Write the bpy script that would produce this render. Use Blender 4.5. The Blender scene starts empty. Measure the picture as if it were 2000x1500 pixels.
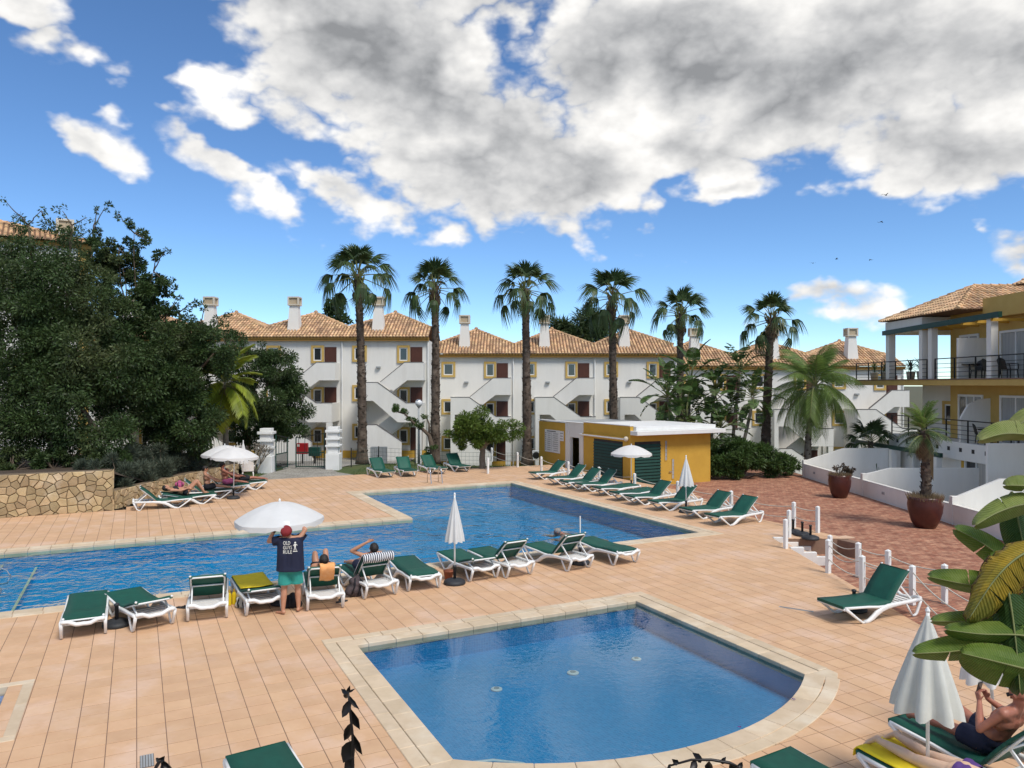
import bpy, bmesh, math, random
import numpy as np
from mathutils import Vector, Matrix
from mathutils.bvhtree import BVHTree
R = math.radians
SC = bpy.context.scene
COL = SC.collection
random.seed(7)
RNG = np.random.default_rng(7)

# ------------------------------------------------------------------ camera
EYE = 4.4            # camera height over the pool deck (first-floor balcony)
FOC = 1460.0         # focal length for a frame 2000 wide
cam_d = bpy.data.cameras.new('camera')
cam_d.sensor_width = 36.0
cam_d.lens = 36.0 * FOC / 2000.0
cam_d.clip_start = 0.05
cam_d.clip_end = 6000
cam = bpy.data.objects.new('camera', cam_d)
COL.objects.link(cam)
cam.location = (0, 0, EYE)
cam.rotation_euler = (R(90), 0, 0)
SC.camera = cam

# ------------------------------------------------------------------ sun and sky
SUN_EL, SUN_AZ = R(54), R(142)     # azimuth clockwise from +Y (behind, to the right)
sd = Vector((math.sin(SUN_AZ) * math.cos(SUN_EL), math.cos(SUN_AZ) * math.cos(SUN_EL), math.sin(SUN_EL)))
sun_d = bpy.data.lights.new('sun', 'SUN')
sun_d.energy = 2.3
sun_d.angle = R(18)
sun_d.color = (1.0, 0.95, 0.87)
sun = bpy.data.objects.new('sun', sun_d)
COL.objects.link(sun)
sun.rotation_euler = (-sd).to_track_quat('-Z', 'Y').to_euler()

world = bpy.data.worlds.new('World')
SC.world = world
world.use_nodes = True
wt = world.node_tree
wt.nodes.clear()
def wn(t, **k):
    n = wt.nodes.new(t)
    for a, b in k.items():
        setattr(n, a, b)
    return n
def wl(a, b):
    wt.links.new(a, b)
def wmath(op, a, b=None, c=None, clamp=False):
    n = wn('ShaderNodeMath', operation=op, use_clamp=clamp)
    for i, x in enumerate((a, b, c)):
        if x is None: continue
        if isinstance(x, (int, float)): n.inputs[i].default_value = x
        else: wl(x, n.inputs[i])
    return n.outputs[0]
def wmap(v, a, b, c=0.0, d=1.0, smooth=True):
    n = wn('ShaderNodeMapRange')
    n.interpolation_type = 'SMOOTHSTEP' if smooth else 'LINEAR'
    wl(v, n.inputs[0])
    for i, x in enumerate((a, b, c, d)): n.inputs[i + 1].default_value = x
    return n.outputs[0]
sky = wn('ShaderNodeTexSky', sky_type='NISHITA')
sky.sun_disc = False
sky.sun_elevation = SUN_EL
sky.sun_rotation = SUN_AZ
sky.altitude = 800
sky.air_density = 0.75
sky.dust_density = 0.0
sky.ozone_density = 1.6
tc = wn('ShaderNodeTexCoord')
nrm = wn('ShaderNodeVectorMath', operation='NORMALIZE'); wl(tc.outputs['Generated'], nrm.inputs[0])
DIR = nrm.outputs[0]
sep = wn('ShaderNodeSeparateXYZ'); wl(DIR, sep.inputs[0])
az = wmath('ARCTAN2', sep.outputs[0], sep.outputs[1])
el = wmath('ARCSINE', sep.outputs[2])
cmb = wn('ShaderNodeCombineXYZ'); wl(az, cmb.inputs[0]); wl(el, cmb.inputs[1])
# wobble the cloud outlines
def wnoise(vec, scale, detail, rough, dist=0.0, lac=2.0):
    n = wn('ShaderNodeTexNoise'); n.noise_dimensions = '3D'
    wl(vec, n.inputs['Vector'])
    n.inputs['Scale'].default_value = scale; n.inputs['Detail'].default_value = detail
    n.inputs['Roughness'].default_value = rough; n.inputs['Distortion'].default_value = dist
    n.inputs['Lacunarity'].default_value = lac
    return n
stretch = wn('ShaderNodeVectorMath', operation='MULTIPLY'); wl(DIR, stretch.inputs[0]); stretch.inputs[1].default_value = (1, 1, 1.55)
warp = wnoise(stretch.outputs[0], 5.0, 5, 0.55)
wsub = wn('ShaderNodeVectorMath', operation='SUBTRACT'); wl(warp.outputs['Color'], wsub.inputs[0]); wsub.inputs[1].default_value = (0.5, 0.5, 0.5)
wscl = wn('ShaderNodeVectorMath', operation='SCALE'); wl(wsub.outputs[0], wscl.inputs[0]); wscl.inputs['Scale'].default_value = 0.16
wadd = wn('ShaderNodeVectorMath', operation='ADD'); wl(cmb.outputs[0], wadd.inputs[0]); wl(wscl.outputs[0], wadd.inputs[1])
# cloud banks: azimuth, elevation, half width, half height, tilt (all degrees), thickness
BANKS = [(-12.0, 23.5, 14.0, 8.2, -22, 1.0), (-17.0, 27.0, 9.5, 4.5, -10, .8), (-2.5, 16.5, 12.5, 6.2, -8, 1.0), (7.0, 15.8, 6.0, 3.0, 5, .8), (-14.5, 14.0, 5.5, 2.2, -27, .6),
         (14.0, 24.0, 13.0, 7.0, 0, 1.0), (24.0, 22.5, 14.0, 7.5, 6, 1.0), (13.0, 18.3, 7.5, 3.0, -12, .8), (30.5, 15.6, 8.5, 3.9, 6, 1.0), (33.0, 20.5, 6.0, 5.0, 0, .9),
         (-32.5, 21.8, 4.4, 2.3, -20, .5), (-29.0, 16.4, 3.1, 1.3, -24, .45), (-27.3, 19.6, 1.4, 1.1, 0, .35), (-20.8, 14.2, 4.6, 1.2, -40, .35), (-23.5, 17.8, 1.2, .9, 0, .3),
         (17.2, 14.0, 1.9, .75, 8, .4), (22.8, 6.0, 3.6, 1.0, -16, .4), (33.8, 7.4, 1.9, 1.6, 0, .5), (20.6, 6.3, 1.6, .8, 0, .3), (-22.5, 27.5, 5, 3, 0, .6),
         (-4.0, 31.0, 16, 5.0, 0, 1.0), (22, 33, 16, 5.5, 0, 1.0), (-42, 30, 7, 5, 20, .7)]
cov = None
for (a_, e_, ra, re_, rot, th) in BANKS:
    m = wn('ShaderNodeMapping', vector_type='TEXTURE'); wl(wadd.outputs[0], m.inputs[0])
    m.inputs['Location'].default_value = (R(a_), R(e_), 0)
    m.inputs['Rotation'].default_value = (0, 0, R(rot))
    m.inputs['Scale'].default_value = (R(ra), R(re_), 1)
    ml = wn('ShaderNodeVectorMath', operation='MULTIPLY'); wl(m.outputs[0], ml.inputs[0]); ml.inputs[1].default_value = (1, 1, 0)
    ln = wn('ShaderNodeVectorMath', operation='LENGTH'); wl(ml.outputs[0], ln.inputs[0])
    e = wmath('MULTIPLY', wmath('SUBTRACT', 1.0, ln.outputs['Value']), th)
    cov = e if cov is None else wmath('SMOOTH_MAX', cov, e, 0.12)
# the sky beyond these banks carries on with the same broken cloud
big = wnoise(stretch.outputs[0], 1.7, 4, 0.5)
cl_else = wmath('SUBTRACT', wmath('MULTIPLY', big.outputs[0], 3.2), 1.62)
away = wmath('MAXIMUM', wmap(wmath('ABSOLUTE', az), R(38), R(55)), wmap(el, R(33), R(46)))
cl_else = wmath('ADD', cl_else, wmath('MULTIPLY', wmath('SUBTRACT', 1.0, away), -3.0))
cl_else = wmath('SUBTRACT', cl_else, wmap(el, R(14), R(2), 0, 1.2))
cov = wmath('MAXIMUM', wmath('MAXIMUM', cov, -0.8), cl_else)
def cloud_noise(off, det):
    v = wn('ShaderNodeVectorMath', operation='ADD'); wl(stretch.outputs[0], v.inputs[0]); v.inputs[1].default_value = off
    return wnoise(v.outputs[0], 5.2, det, 0.58, 0.08).outputs[0]
n0 = cloud_noise((0, 0, 0), 9)
n1 = cloud_noise((sd.x * .035 + .004, sd.y * .02, .055), 4)
fl_a = wnoise(stretch.outputs[0], 10.0, 4.0, 0.5, 0.0).outputs[0]
puff = wmath('SUBTRACT', wmath('MULTIPLY', wmath('ABSOLUTE', wmath('SUBTRACT', fl_a, 0.5)), 3.4), 0.26)
dens = wmath('ADD', wmath('ADD', wmath('ADD', cov, 0.06), wmath('MULTIPLY', puff, 0.8)), wmath('MULTIPLY', wmath('SUBTRACT', n0, 0.5), 1.6))
alpha = wmap(dens, -0.08, 0.30)
nlow = wnoise(stretch.outputs[0], 5.2, 2.5, 0.5, 0.08).outputs[0]
thick = wmap(wmath('ADD', wmath('MULTIPLY', cov, 0.9), wmath('MULTIPLY', wmath('SUBTRACT', nlow, 0.5), 1.9)), 0.10, 0.85)
relief = wmath('ADD', wmath('MULTIPLY', wmath('SUBTRACT', n0, n1), 1.5), wmath('MULTIPLY', puff, 0.44))
lum = wmath('ADD', wmath('SUBTRACT', 1.0, wmath('MULTIPLY', thick, 0.43)), relief)
lum = wmath('MINIMUM', wmath('MAXIMUM', lum, 0.36), 1.2)
CLOUD = 5.9
ccol = wn('ShaderNodeMix', data_type='RGBA')
wl(wmap(lum, 0.3, 1.0, 0, 1, False), ccol.inputs['Factor'])
ccol.inputs['A'].default_value = (0.90, 0.93, 0.98, 1); ccol.inputs['B'].default_value = (1.0, 0.985, 0.96, 1)
cscl = wn('ShaderNodeVectorMath', operation='SCALE'); wl(ccol.outputs['Result'], cscl.inputs[0]); wl(wmath('MULTIPLY', lum, CLOUD), cscl.inputs['Scale'])
hs = wn('ShaderNodeHueSaturation'); wl(sky.outputs[0], hs.inputs['Color']); hs.inputs['Saturation'].default_value = 1.10; hs.inputs['Value'].default_value = 1.12
SKYTINT = wn('ShaderNodeVectorMath', operation='MULTIPLY'); wl(hs.outputs[0], SKYTINT.inputs[0]); SKYTINT.inputs[1].default_value = (.80, .92, 1.0)
mixc = wn('ShaderNodeMix', data_type='RGBA')
wl(alpha, mixc.inputs['Factor']); wl(SKYTINT.outputs[0], mixc.inputs['A']); wl(cscl.outputs[0], mixc.inputs['B'])
bg = wn('ShaderNodeBackground'); wl(mixc.outputs['Result'], bg.inputs['Color']); bg.inputs['Strength'].default_value = 0.11
wo = wn('ShaderNodeOutputWorld'); wl(bg.outputs[0], wo.inputs['Surface'])

SC.view_settings.view_transform = 'Standard'
SC.view_settings.look = 'None'
SC.view_settings.gamma = 1.0
SC.view_settings.exposure = 0.52
SC.view_settings.use_curve_mapping = False
SC.render.engine = 'CYCLES'
SC.cycles.use_denoising = True
SC.cycles.max_bounces = 8
SC.cycles.transparent_max_bounces = 16
SC.cycles.caustics_reflective = False
SC.cycles.caustics_refractive = False

# ------------------------------------------------------------------ helpers
def at(px, py, z=0.0):
    """point at height z seen at (px, py) of a 2000 x 1500 frame"""
    d = FOC * (EYE - z) / (py - 750.0)
    return Vector(((px - 1000.0) / FOC * d, d, z))
def at_d(px, py, d):
    return Vector(((px - 1000.0) / FOC * d, d, EYE - (py - 750.0) / FOC * d))
AX = Vector((-0.4487, 0.8937, 0)); BX = Vector((0.8937, 0.4487, 0))     # the two directions of the pool
A_ANG = math.atan2(AX.y, AX.x); B_ANG = math.atan2(BX.y, BX.x)
def st(s, t, z=0.0):
    return Vector((BX.x * s + AX.x * t, BX.y * s + AX.y * t, z))
def to_st(p):
    return (p[0] * BX.x + p[1] * BX.y, p[0] * AX.x + p[1] * AX.y)

def tag(o, label=None, cat=None, group=None, kind=None):
    if label: o['label'] = label
    if cat: o['category'] = cat
    if group: o['group'] = group
    if kind: o['kind'] = kind
    return o
def empty(name, loc=(0, 0, 0), rz=0.0, label=None, cat=None, group=None, parent=None):
    o = bpy.data.objects.new(name, None); COL.objects.link(o)
    o.empty_display_size = .2
    o.location = loc; o.rotation_euler = (0, 0, rz); o.parent = parent
    return tag(o, label, cat, group)
def obj(name, me, parent=None, loc=(0, 0, 0), rot=(0, 0, 0), scale=None):
    o = bpy.data.objects.new(name, me); COL.objects.link(o)
    o.parent = parent; o.location = loc; o.rotation_euler = rot
    if scale: o.scale = scale
    return o
def copy_tree(o, parent=None):
    c = o.copy(); COL.objects.link(c); c.parent = parent
    for ch in o.children: copy_tree(ch, c)
    return c

class MB:
    def __init__(s): s.v = []; s.f = []; s.mi = []
    def add(s, vs, fs, mi=0):
        n = len(s.v); s.v += [tuple(v) for v in vs]; s.f += [tuple(i + n for i in f) for f in fs]; s.mi += [mi] * len(fs); return s
    def box(s, x0, x1, y0, y1, z0, z1, mi=0):
        return s.add([(x0, y0, z0), (x1, y0, z0), (x1, y1, z0), (x0, y1, z0), (x0, y0, z1), (x1, y0, z1), (x1, y1, z1), (x0, y1, z1)],
                     [(3, 2, 1, 0), (4, 5, 6, 7), (0, 1, 5, 4), (1, 2, 6, 5), (2, 3, 7, 6), (3, 0, 4, 7)], mi)
    def frame(s, c, ex, ey, ez, mi=0):
        c, ex, ey, ez = map(Vector, (c, ex, ey, ez))
        vs = [c - ex - ey - ez, c + ex - ey - ez, c + ex + ey - ez, c - ex + ey - ez, c - ex - ey + ez, c + ex - ey + ez, c + ex + ey + ez, c - ex + ey + ez]
        return s.add(vs, [(3, 2, 1, 0), (4, 5, 6, 7), (0, 1, 5, 4), (1, 2, 6, 5), (2, 3, 7, 6), (3, 0, 4, 7)], mi)
    def bar(s, p, q, w, h, up=(0, 0, 1), mi=0):
        p, q, up = Vector(p), Vector(q), Vector(up)
        d = q - p
        if d.length < 1e-6: return s
        x = d.normalized(); y = up.cross(x)
        if y.length < 1e-4: y = Vector((1, 0, 0)).cross(x)
        y.normalize(); z = x.cross(y)
        return s.frame((p + q) / 2, d / 2, y * w / 2, z * h / 2, mi)
    def tube(s, pts, r, n=8, cap=True, mi=0, flat=None):
        pts = [Vector(p) for p in pts]; k = len(pts)
        rs = r if isinstance(r, (list, tuple)) else [r] * k
        up = None; rings = []
        for i, p in enumerate(pts):
            d = (pts[min(i + 1, k - 1)] - pts[max(i - 1, 0)])
            d = d.normalized() if d.length > 1e-9 else Vector((0, 0, 1))
            if up is None:
                up = Vector((0, 0, 1)) if abs(d.z) < .95 else Vector((1, 0, 0))
            x = up.cross(d)
            if x.length < 1e-5: x = Vector((0, 1, 0)).cross(d)
            x.normalize(); y = d.cross(x); up = y
            fx, fy = (1, 1) if flat is None else flat
            rings.append([p + x * math.cos(t) * rs[i] * fx + y * math.sin(t) * rs[i] * fy for t in [2 * math.pi * j / n for j in range(n)]])
        vs = [v for rr in rings for v in rr]
        fs = [(i * n + j, i * n + (j + 1) % n, (i + 1) * n + (j + 1) % n, (i + 1) * n + j) for i in range(k - 1) for j in range(n)]
        if cap: fs += [tuple(range(n - 1, -1, -1)), tuple(range((k - 1) * n, k * n))]
        return s.add(vs, fs, mi)
    def lathe(s, prof, n=16, c=(0, 0, 0), mi=0, wob=None):
        vs = []; fs = []
        for (r, z) in prof:
            for j in range(n):
                t = 2 * math.pi * j / n; rr = r * (wob(t, z) if wob else 1)
                vs.append((c[0] + rr * math.cos(t), c[1] + rr * math.sin(t), c[2] + z))
        for i in range(len(prof) - 1):
            for j in range(n):
                fs.append((i * n + j, i * n + (j + 1) % n, (i + 1) * n + (j + 1) % n, (i + 1) * n + j))
        if prof[0][0] > 1e-4: fs.append(tuple(range(n - 1, -1, -1)))
        if prof[-1][0] > 1e-4: fs.append(tuple(range((len(prof) - 1) * n, len(prof) * n)))
        return s.add(vs, fs, mi)
    def prism(s, poly, y0, y1, mi=0):            # polygon in (x, z), pushed along y
        n = len(poly)
        a = sum(poly[i][0] * poly[(i + 1) % n][1] - poly[(i + 1) % n][0] * poly[i][1] for i in range(n))
        if a < 0: poly = poly[::-1]
        vs = [(x, y0, z) for x, z in poly] + [(x, y1, z) for x, z in poly]
        fs = [tuple(range(n)), tuple(range(2 * n - 1, n - 1, -1))] + [((i + 1) % n, i, n + i, n + (i + 1) % n) for i in range(n)]
        return s.add(vs, fs, mi)
    def prismz(s, poly, z0, z1, mi=0):
        n = len(poly)
        a = sum(poly[i][0] * poly[(i + 1) % n][1] - poly[(i + 1) % n][0] * poly[i][1] for i in range(n))
        if a < 0: poly = poly[::-1]
        vs = [(p[0], p[1], z0) for p in poly] + [(p[0], p[1], z1) for p in poly]
        fs = [tuple(range(n - 1, -1, -1)), tuple(range(n, 2 * n))] + [(i, (i + 1) % n, n + (i + 1) % n, n + i) for i in range(n)]
        return s.add(vs, fs, mi)
    def ball(s, c, r, n=10, m=7, mi=0):
        rx, ry, rz = (r, r, r) if isinstance(r, (int, float)) else r
        vs = []; fs = []
        for i in range(m + 1):
            ph = math.pi * i / m
            for j in range(n):
                t = 2 * math.pi * j / n
                vs.append((c[0] + rx * math.sin(ph) * math.cos(t), c[1] + ry * math.sin(ph) * math.sin(t), c[2] - rz * math.cos(ph)))
        for i in range(m):
            for j in range(n):
                fs.append((i * n + j, i * n + (j + 1) % n, (i + 1) * n + (j + 1) % n, (i + 1) * n + j))
        return s.add(vs, fs, mi)
    def mesh(s, name, mats, smooth=False):
        me = bpy.data.meshes.new(name); me.from_pydata(s.v, [], s.f)
        for m in (mats if isinstance(mats, (list, tuple)) else [mats]): me.materials.append(m)
        if any(s.mi): me.polygons.foreach_set('material_index', s.mi)
        if smooth: me.polygons.foreach_set('use_smooth', [True] * len(me.polygons))
        me.update(); return me
    def build(s, name, mats, parent=None, smooth=False, loc=(0, 0, 0), rz=0, bevel=0, seg=2):
        o = obj(name, s.mesh(name, mats, smooth), parent, loc, (0, 0, rz))
        if bevel:
            b = o.modifiers.new('edge', 'BEVEL'); b.width = bevel; b.segments = seg; b.limit_method = 'ANGLE'; b.angle_limit = R(40)
        return o
def mesh_np(name, V, F, mat, smooth=False):
    me = bpy.data.meshes.new(name)
    V = np.asarray(V, np.float32).reshape(-1, 3); F = np.asarray(F, np.int32)
    k = F.shape[1]
    me.vertices.add(len(V)); me.vertices.foreach_set('co', V.ravel())
    me.loops.add(F.size); me.loops.foreach_set('vertex_index', F.ravel())
    me.polygons.add(len(F)); me.polygons.foreach_set('loop_start', np.arange(0, F.size, k, dtype=np.int32))
    me.polygons.foreach_set('loop_total', np.full(len(F), k, np.int32))
    if smooth: me.polygons.foreach_set('use_smooth', np.ones(len(F), bool))
    me.materials.append(mat); me.update(calc_edges=True); return me

def clip(poly, p, n):
    """part of a convex 2-D polygon on the side of p that n points away from"""
    out = []; k = len(poly)
    for i in range(k):
        a, b = poly[i], poly[(i + 1) % k]
        da = (a[0] - p[0]) * n[0] + (a[1] - p[1]) * n[1]; db = (b[0] - p[0]) * n[0] + (b[1] - p[1]) * n[1]
        if da <= 0: out.append(a)
        if (da < 0 < db) or (db < 0 < da):
            t = da / (da - db); out.append((a[0] + (b[0] - a[0]) * t, a[1] + (b[1] - a[1]) * t))
    return out
def voronoi(w, h, cell, seed, gap=.012):
    rg = random.Random(seed); pts = []
    nx, ny = max(1, int(w / cell)), max(1, int(h / (cell * .8)))
    for i in range(-1, nx + 1):
        for j in range(-1, ny + 1):
            pts.append(((i + .5 + rg.uniform(-.45, .45)) * w / nx, (j + .5 + rg.uniform(-.45, .45)) * h / ny))
    out = []
    for i, a in enumerate(pts):
        poly = [(0, 0), (w, 0), (w, h), (0, h)]
        for j, b in enumerate(pts):
            if i == j or abs(a[0] - b[0]) + abs(a[1] - b[1]) > cell * 5: continue
            dx, dy = b[0] - a[0], b[1] - a[1]; L = math.hypot(dx, dy)
            n = (dx / L, dy / L); m = ((a[0] + b[0]) / 2 - n[0] * gap, (a[1] + b[1]) / 2 - n[1] * gap)
            poly = clip(poly, m, n)
            if len(poly) < 3: break
        if len(poly) >= 3:
            ar = abs(sum(poly[k][0] * poly[(k + 1) % len(poly)][1] - poly[(k + 1) % len(poly)][0] * poly[k][1] for k in range(len(poly)))) / 2
            if ar > .004: out.append(poly)
    return out

# ------------------------------------------------------------------ materials
def mat(name, c1, c2=None, scale=3.0, rough=.7, bump=0.0, bscale=None, spec=.4, metal=0.0, c3=None, dirt=0.0, dirtc=(.12, .10, .08),
        island=0.0, objrand=0.0, trans=0.0, detail=6, stretch=None, local=False, coat=0.0, sss=0.0, bdist=.02):
    m = bpy.data.materials.new(name); m.use_nodes = True
    t = m.node_tree; N = t.nodes; L = t.links
    b = N['Principled BSDF']; out = N['Material Output']
    geo = N.new('ShaderNodeNewGeometry'); tcn = N.new('ShaderNodeTexCoord')
    vec = tcn.outputs['Object'] if local else geo.outputs['Position']
    if stretch:
        mm = N.new('ShaderNodeVectorMath'); mm.operation = 'MULTIPLY'; L.new(vec, mm.inputs[0]); mm.inputs[1].default_value = stretch; vec = mm.outputs[0]
    def noise(sc, det=detail, ro=.6):
        n = N.new('ShaderNodeTexNoise'); L.new(vec, n.inputs['Vector']); n.inputs['Scale'].default_value = sc; n.inputs['Detail'].default_value = det; n.inputs['Roughness'].default_value = ro
        return n.outputs[0]
    def ramp(f, a, b_):
        r = N.new('ShaderNodeMapRange'); L.new(f, r.inputs[0]); r.inputs[1].default_value = a; r.inputs[2].default_value = b_; return r.outputs[0]
    def mix(f, a, b_, blend='MIX'):
        x = N.new('ShaderNodeMix'); x.data_type = 'RGBA'; x.blend_type = blend
        for sk, v in (('Factor', f), ('A', a), ('B', b_)):
            if hasattr(v, 'is_linked'): L.new(v, x.inputs[sk])
            elif sk == 'Factor': x.inputs[sk].default_value = v
            else: x.inputs[sk].default_value = (*v[:3], 1)
        return x.outputs['Result']
    col = None
    if c2 is None: c2 = tuple(x * .82 for x in c1)
    col = mix(ramp(noise(scale), .32, .68), c1, c2)
    if c3 is not None: col = mix(ramp(noise(scale * .37, 4), .50, .68), col, c3)
    if dirt: col = mix(ramp(noise(scale * .6 + .35, 8, .7), .55, .55 + .35 / max(dirt, .1)), col, dirtc)
    if island or objrand:
        src = geo.outputs['Random Per Island'] if island else N.new('ShaderNodeObjectInfo').outputs['Random']
        k = island or objrand
        r = N.new('ShaderNodeMapRange'); L.new(src, r.inputs[0]); r.inputs[3].default_value = 1 - k; r.inputs[4].default_value = 1 + k
        h = N.new('ShaderNodeHueSaturation'); L.new(col, h.inputs['Color']); L.new(r.outputs[0], h.inputs['Value'])
        mu = N.new('ShaderNodeMath'); mu.operation = 'MULTIPLY'; L.new(src, mu.inputs[0]); mu.inputs[1].default_value = 7.31
        fr = N.new('ShaderNodeMath'); fr.operation = 'FRACT'; L.new(mu.outputs[0], fr.inputs[0])
        r2 = N.new('ShaderNodeMapRange'); L.new(fr.outputs[0], r2.inputs[0]); r2.inputs[3].default_value = .5 - k * .022; r2.inputs[4].default_value = .5 + k * .022
        L.new(r2.outputs[0], h.inputs['Hue']); col = h.outputs[0]
    L.new(col, b.inputs['Base Color'])
    b.inputs['Roughness'].default_value = rough; b.inputs['Metallic'].default_value = metal; b.inputs['Specular IOR Level'].default_value = spec
    if coat: b.inputs['Coat Weight'].default_value = coat
    if sss: b.inputs['Subsurface Weight'].default_value = sss; b.inputs['Subsurface Radius'].default_value = (.012, .005, .003)
    if bump:
        bp = N.new('ShaderNodeBump'); bp.inputs['Strength'].default_value = bump; bp.inputs['Distance'].default_value = bdist
        L.new(noise(bscale or scale * 6, 8, .65), bp.inputs['Height']); L.new(bp.outputs[0], b.inputs['Normal'])
    if trans:
        tr = N.new('ShaderNodeBsdfTranslucent'); L.new(col, tr.inputs['Color'])
        ms = N.new('ShaderNodeMixShader'); ms.inputs[0].default_value = trans
        L.new(b.outputs[0], ms.inputs[1]); L.new(tr.outputs[0], ms.inputs[2]); L.new(ms.outputs[0], out.inputs['Surface'])
    return m
M = {}
M['render_white'] = mat('render_white', (.77, .75, .70), (.72, .70, .65), 1.2, .85, .12, 40, dirt=.55, dirtc=(.56, .53, .47), stretch=(1.6, 1.6, .28))
M['patio_white'] = mat('patio_white', (.79, .77, .72), (.73, .71, .66), 1.4, .85, .12, 40, dirt=.5, dirtc=(.58, .55, .50), stretch=(1.4, 1.4, .4))
M['white_paint'] = mat('white_paint', (.80, .80, .78), (.74, .74, .71), 3, .5, .04, 30)
M['ochre'] = mat('ochre', (.60, .36, .055), (.53, .31, .045), 1.5, .85, .1, 40, dirt=.25, dirtc=(.40, .24, .06))
M['ochre_pale'] = mat('ochre_pale', (.56, .38, .12), (.50, .33, .09), 1.5, .85, .1, 40)
M['eave'] = mat('eave', (.40, .225, .055), (.33, .18, .045), 2, .85, .1, 40)  # ochre of the moulding, with its shade put into the base colour
M['cap_inner'] = mat('cap_inner', (.42, .32, .20), (.50, .42, .30), 2, .9)
M['dark_trim'] = mat('dark_trim', (.10, .09, .085), (.16, .14, .13), 4, .8)
M['roof_tile'] = mat('roof_tile', (.55, .325, .165), (.66, .46, .275), 2.2, .9, .2, 30, island=.32, c3=(.36, .23, .14), dirt=.5, dirtc=(.20, .16, .11))
M['roof_pan'] = mat('roof_pan', (.16, .09, .055), (.22, .13, .08), 2, .9)
M['chimney_cap'] = mat('chimney_cap', (.55, .48, .36), (.66, .62, .54), 2, .85, dirt=.4, dirtc=(.3, .25, .18))
M['glass'] = mat('glass', (.02, .025, .03), (.03, .035, .04), 1, .06, spec=.8)
M['curtain'] = mat('curtain', (.42, .43, .42), (.30, .31, .31), 1.0, .25, spec=.7, stretch=(9, 9, .3))
M['door_wood'] = mat('door_wood', (.095, .032, .018), (.065, .022, .014), 3, .55, .1, 20, stretch=(6, 6, .6))
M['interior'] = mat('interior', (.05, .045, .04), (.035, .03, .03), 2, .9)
M['tile'] = mat('tile', (.63, .405, .240), (.57, .35, .20), 2.6, .72, .06, 60, objrand=.055, c3=(.66, .45, .31), dirt=.5, dirtc=(.46, .30, .205))
M['tile_far'] = mat('tile_far', (.63, .405, .240), (.57, .35, .20), 2.6, .72, .06, 60, island=.055, c3=(.66, .45, .31), dirt=.5, dirtc=(.46, .30, .205))
M['grout'] = mat('grout', (.27, .17, .115), (.19, .12, .085), 3, .95)
M['coping'] = mat('coping', (.62, .49, .34), (.54, .42, .28), 3.5, .75, .12, 30, objrand=.07, c3=(.66, .56, .42), dirt=.3, dirtc=(.42, .35, .26))
M['stone'] = mat('stone', (.46, .34, .19), (.36, .26, .14), 3.5, .9, .5, 14, objrand=.28, c3=(.52, .42, .28), dirt=.4, dirtc=(.22, .17, .11))
M['mortar'] = mat('mortar', (.22, .16, .10), (.15, .11, .07), 5, .95, .4, 20)
M['grass'] = mat('grass', (.075, .12, .025), (.05, .085, .02), 2, .9, island=.3)
M['soil'] = mat('soil', (.085, .06, .04), (.05, .035, .025), 3, .95, .6, 12)
M['plastic'] = mat('plastic', (.80, .80, .78), (.75, .745, .72), 5, .38, .02, 40, dirt=.2, dirtc=(.55, .5, .42))
M['sling'] = mat('sling', (.006, .085, .055), (.005, .065, .043), 6, .6, .15, 300, objrand=.12, bdist=.003)
M['sling_old'] = mat('sling_old', (.008, .11, .07), (.006, .085, .055), 5, .62, .15, 300, bdist=.003)
M['canvas'] = mat('canvas', (.82, .82, .80), (.77, .77, .75), 4, .8, .08, 60, trans=.28)
M['canvas_old'] = mat('canvas_old', (.70, .71, .66), (.62, .63, .58), 4, .85, .1, 60, trans=.2)
M['rubber'] = mat('rubber', (.022, .024, .027), (.035, .037, .04), 6, .6, .05, 40)
M['steel'] = mat('steel', (.62, .62, .62), (.55, .55, .55), 6, .22, metal=.9)
M['iron'] = mat('iron', (.012, .014, .014), (.025, .022, .02), 6, .5)
M['green_metal'] = mat('green_metal', (.008, .05, .036), (.006, .04, .028), 4, .45, .02)
M['rope'] = mat('rope', (.62, .58, .50), (.50, .46, .38), 20, .9)
M['red_box'] = mat('red_box', (.33, .012, .015), (.27, .01, .012), 4, .45)
M['grey_metal'] = mat('grey_metal', (.36, .38, .38), (.30, .31, .31), 4, .5, .02)
M['terracotta_glaze'] = mat('terracotta_glaze', (.085, .022, .016), (.06, .016, .012), 4, .3, .05, 12, spec=.5, dirt=.3, dirtc=(.12, .05, .035))
M['bark'] = mat('bark', (.14, .105, .075), (.08, .058, .04), 6, .95, .8, 16)
M['palm_bark'] = mat('palm_bark', (.13, .095, .07), (.065, .048, .036), 5, .95, 1.0, 12, c3=(.19, .15, .115), bdist=.05)
M['palm_scale'] = mat('palm_scale', (.15, .11, .08), (.07, .05, .038), 9, .95, .4, 20, island=.45)
M['leaf_dark'] = mat('leaf_dark', (.062, .105, .030), (.040, .072, .020), .9, .55, island=.45, trans=.30, c3=(.095, .118, .042))
M['leaf_mid'] = mat('leaf_mid', (.075, .13, .030), (.050, .092, .022), .9, .55, island=.4, trans=.28)
M['leaf_bright'] = mat('leaf_bright', (.13, .19, .030), (.085, .14, .022), .9, .5, island=.35, trans=.32)
M['leaf_grey'] = mat('leaf_grey', (.085, .105, .070), (.058, .075, .048), .9, .7, island=.4, trans=.15)
M['palm_leaf'] = mat('palm_leaf', (.060, .10, .030), (.040, .070, .022), 1.2, .5, island=.35, trans=.25, c3=(.075, .105, .03))
M['palm_bright'] = mat('palm_bright', (.17, .25, .06), (.12, .19, .045), 1.2, .5, island=.35, trans=.4)
M['palm_yellow'] = mat('palm_yellow', (.30, .34, .03), (.20, .26, .03), 1.2, .5, island=.3, trans=.35)
M['palm_dead'] = mat('palm_dead', (.23, .165, .09), (.15, .105, .06), 2, .9, island=.3, trans=.1)
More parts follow.
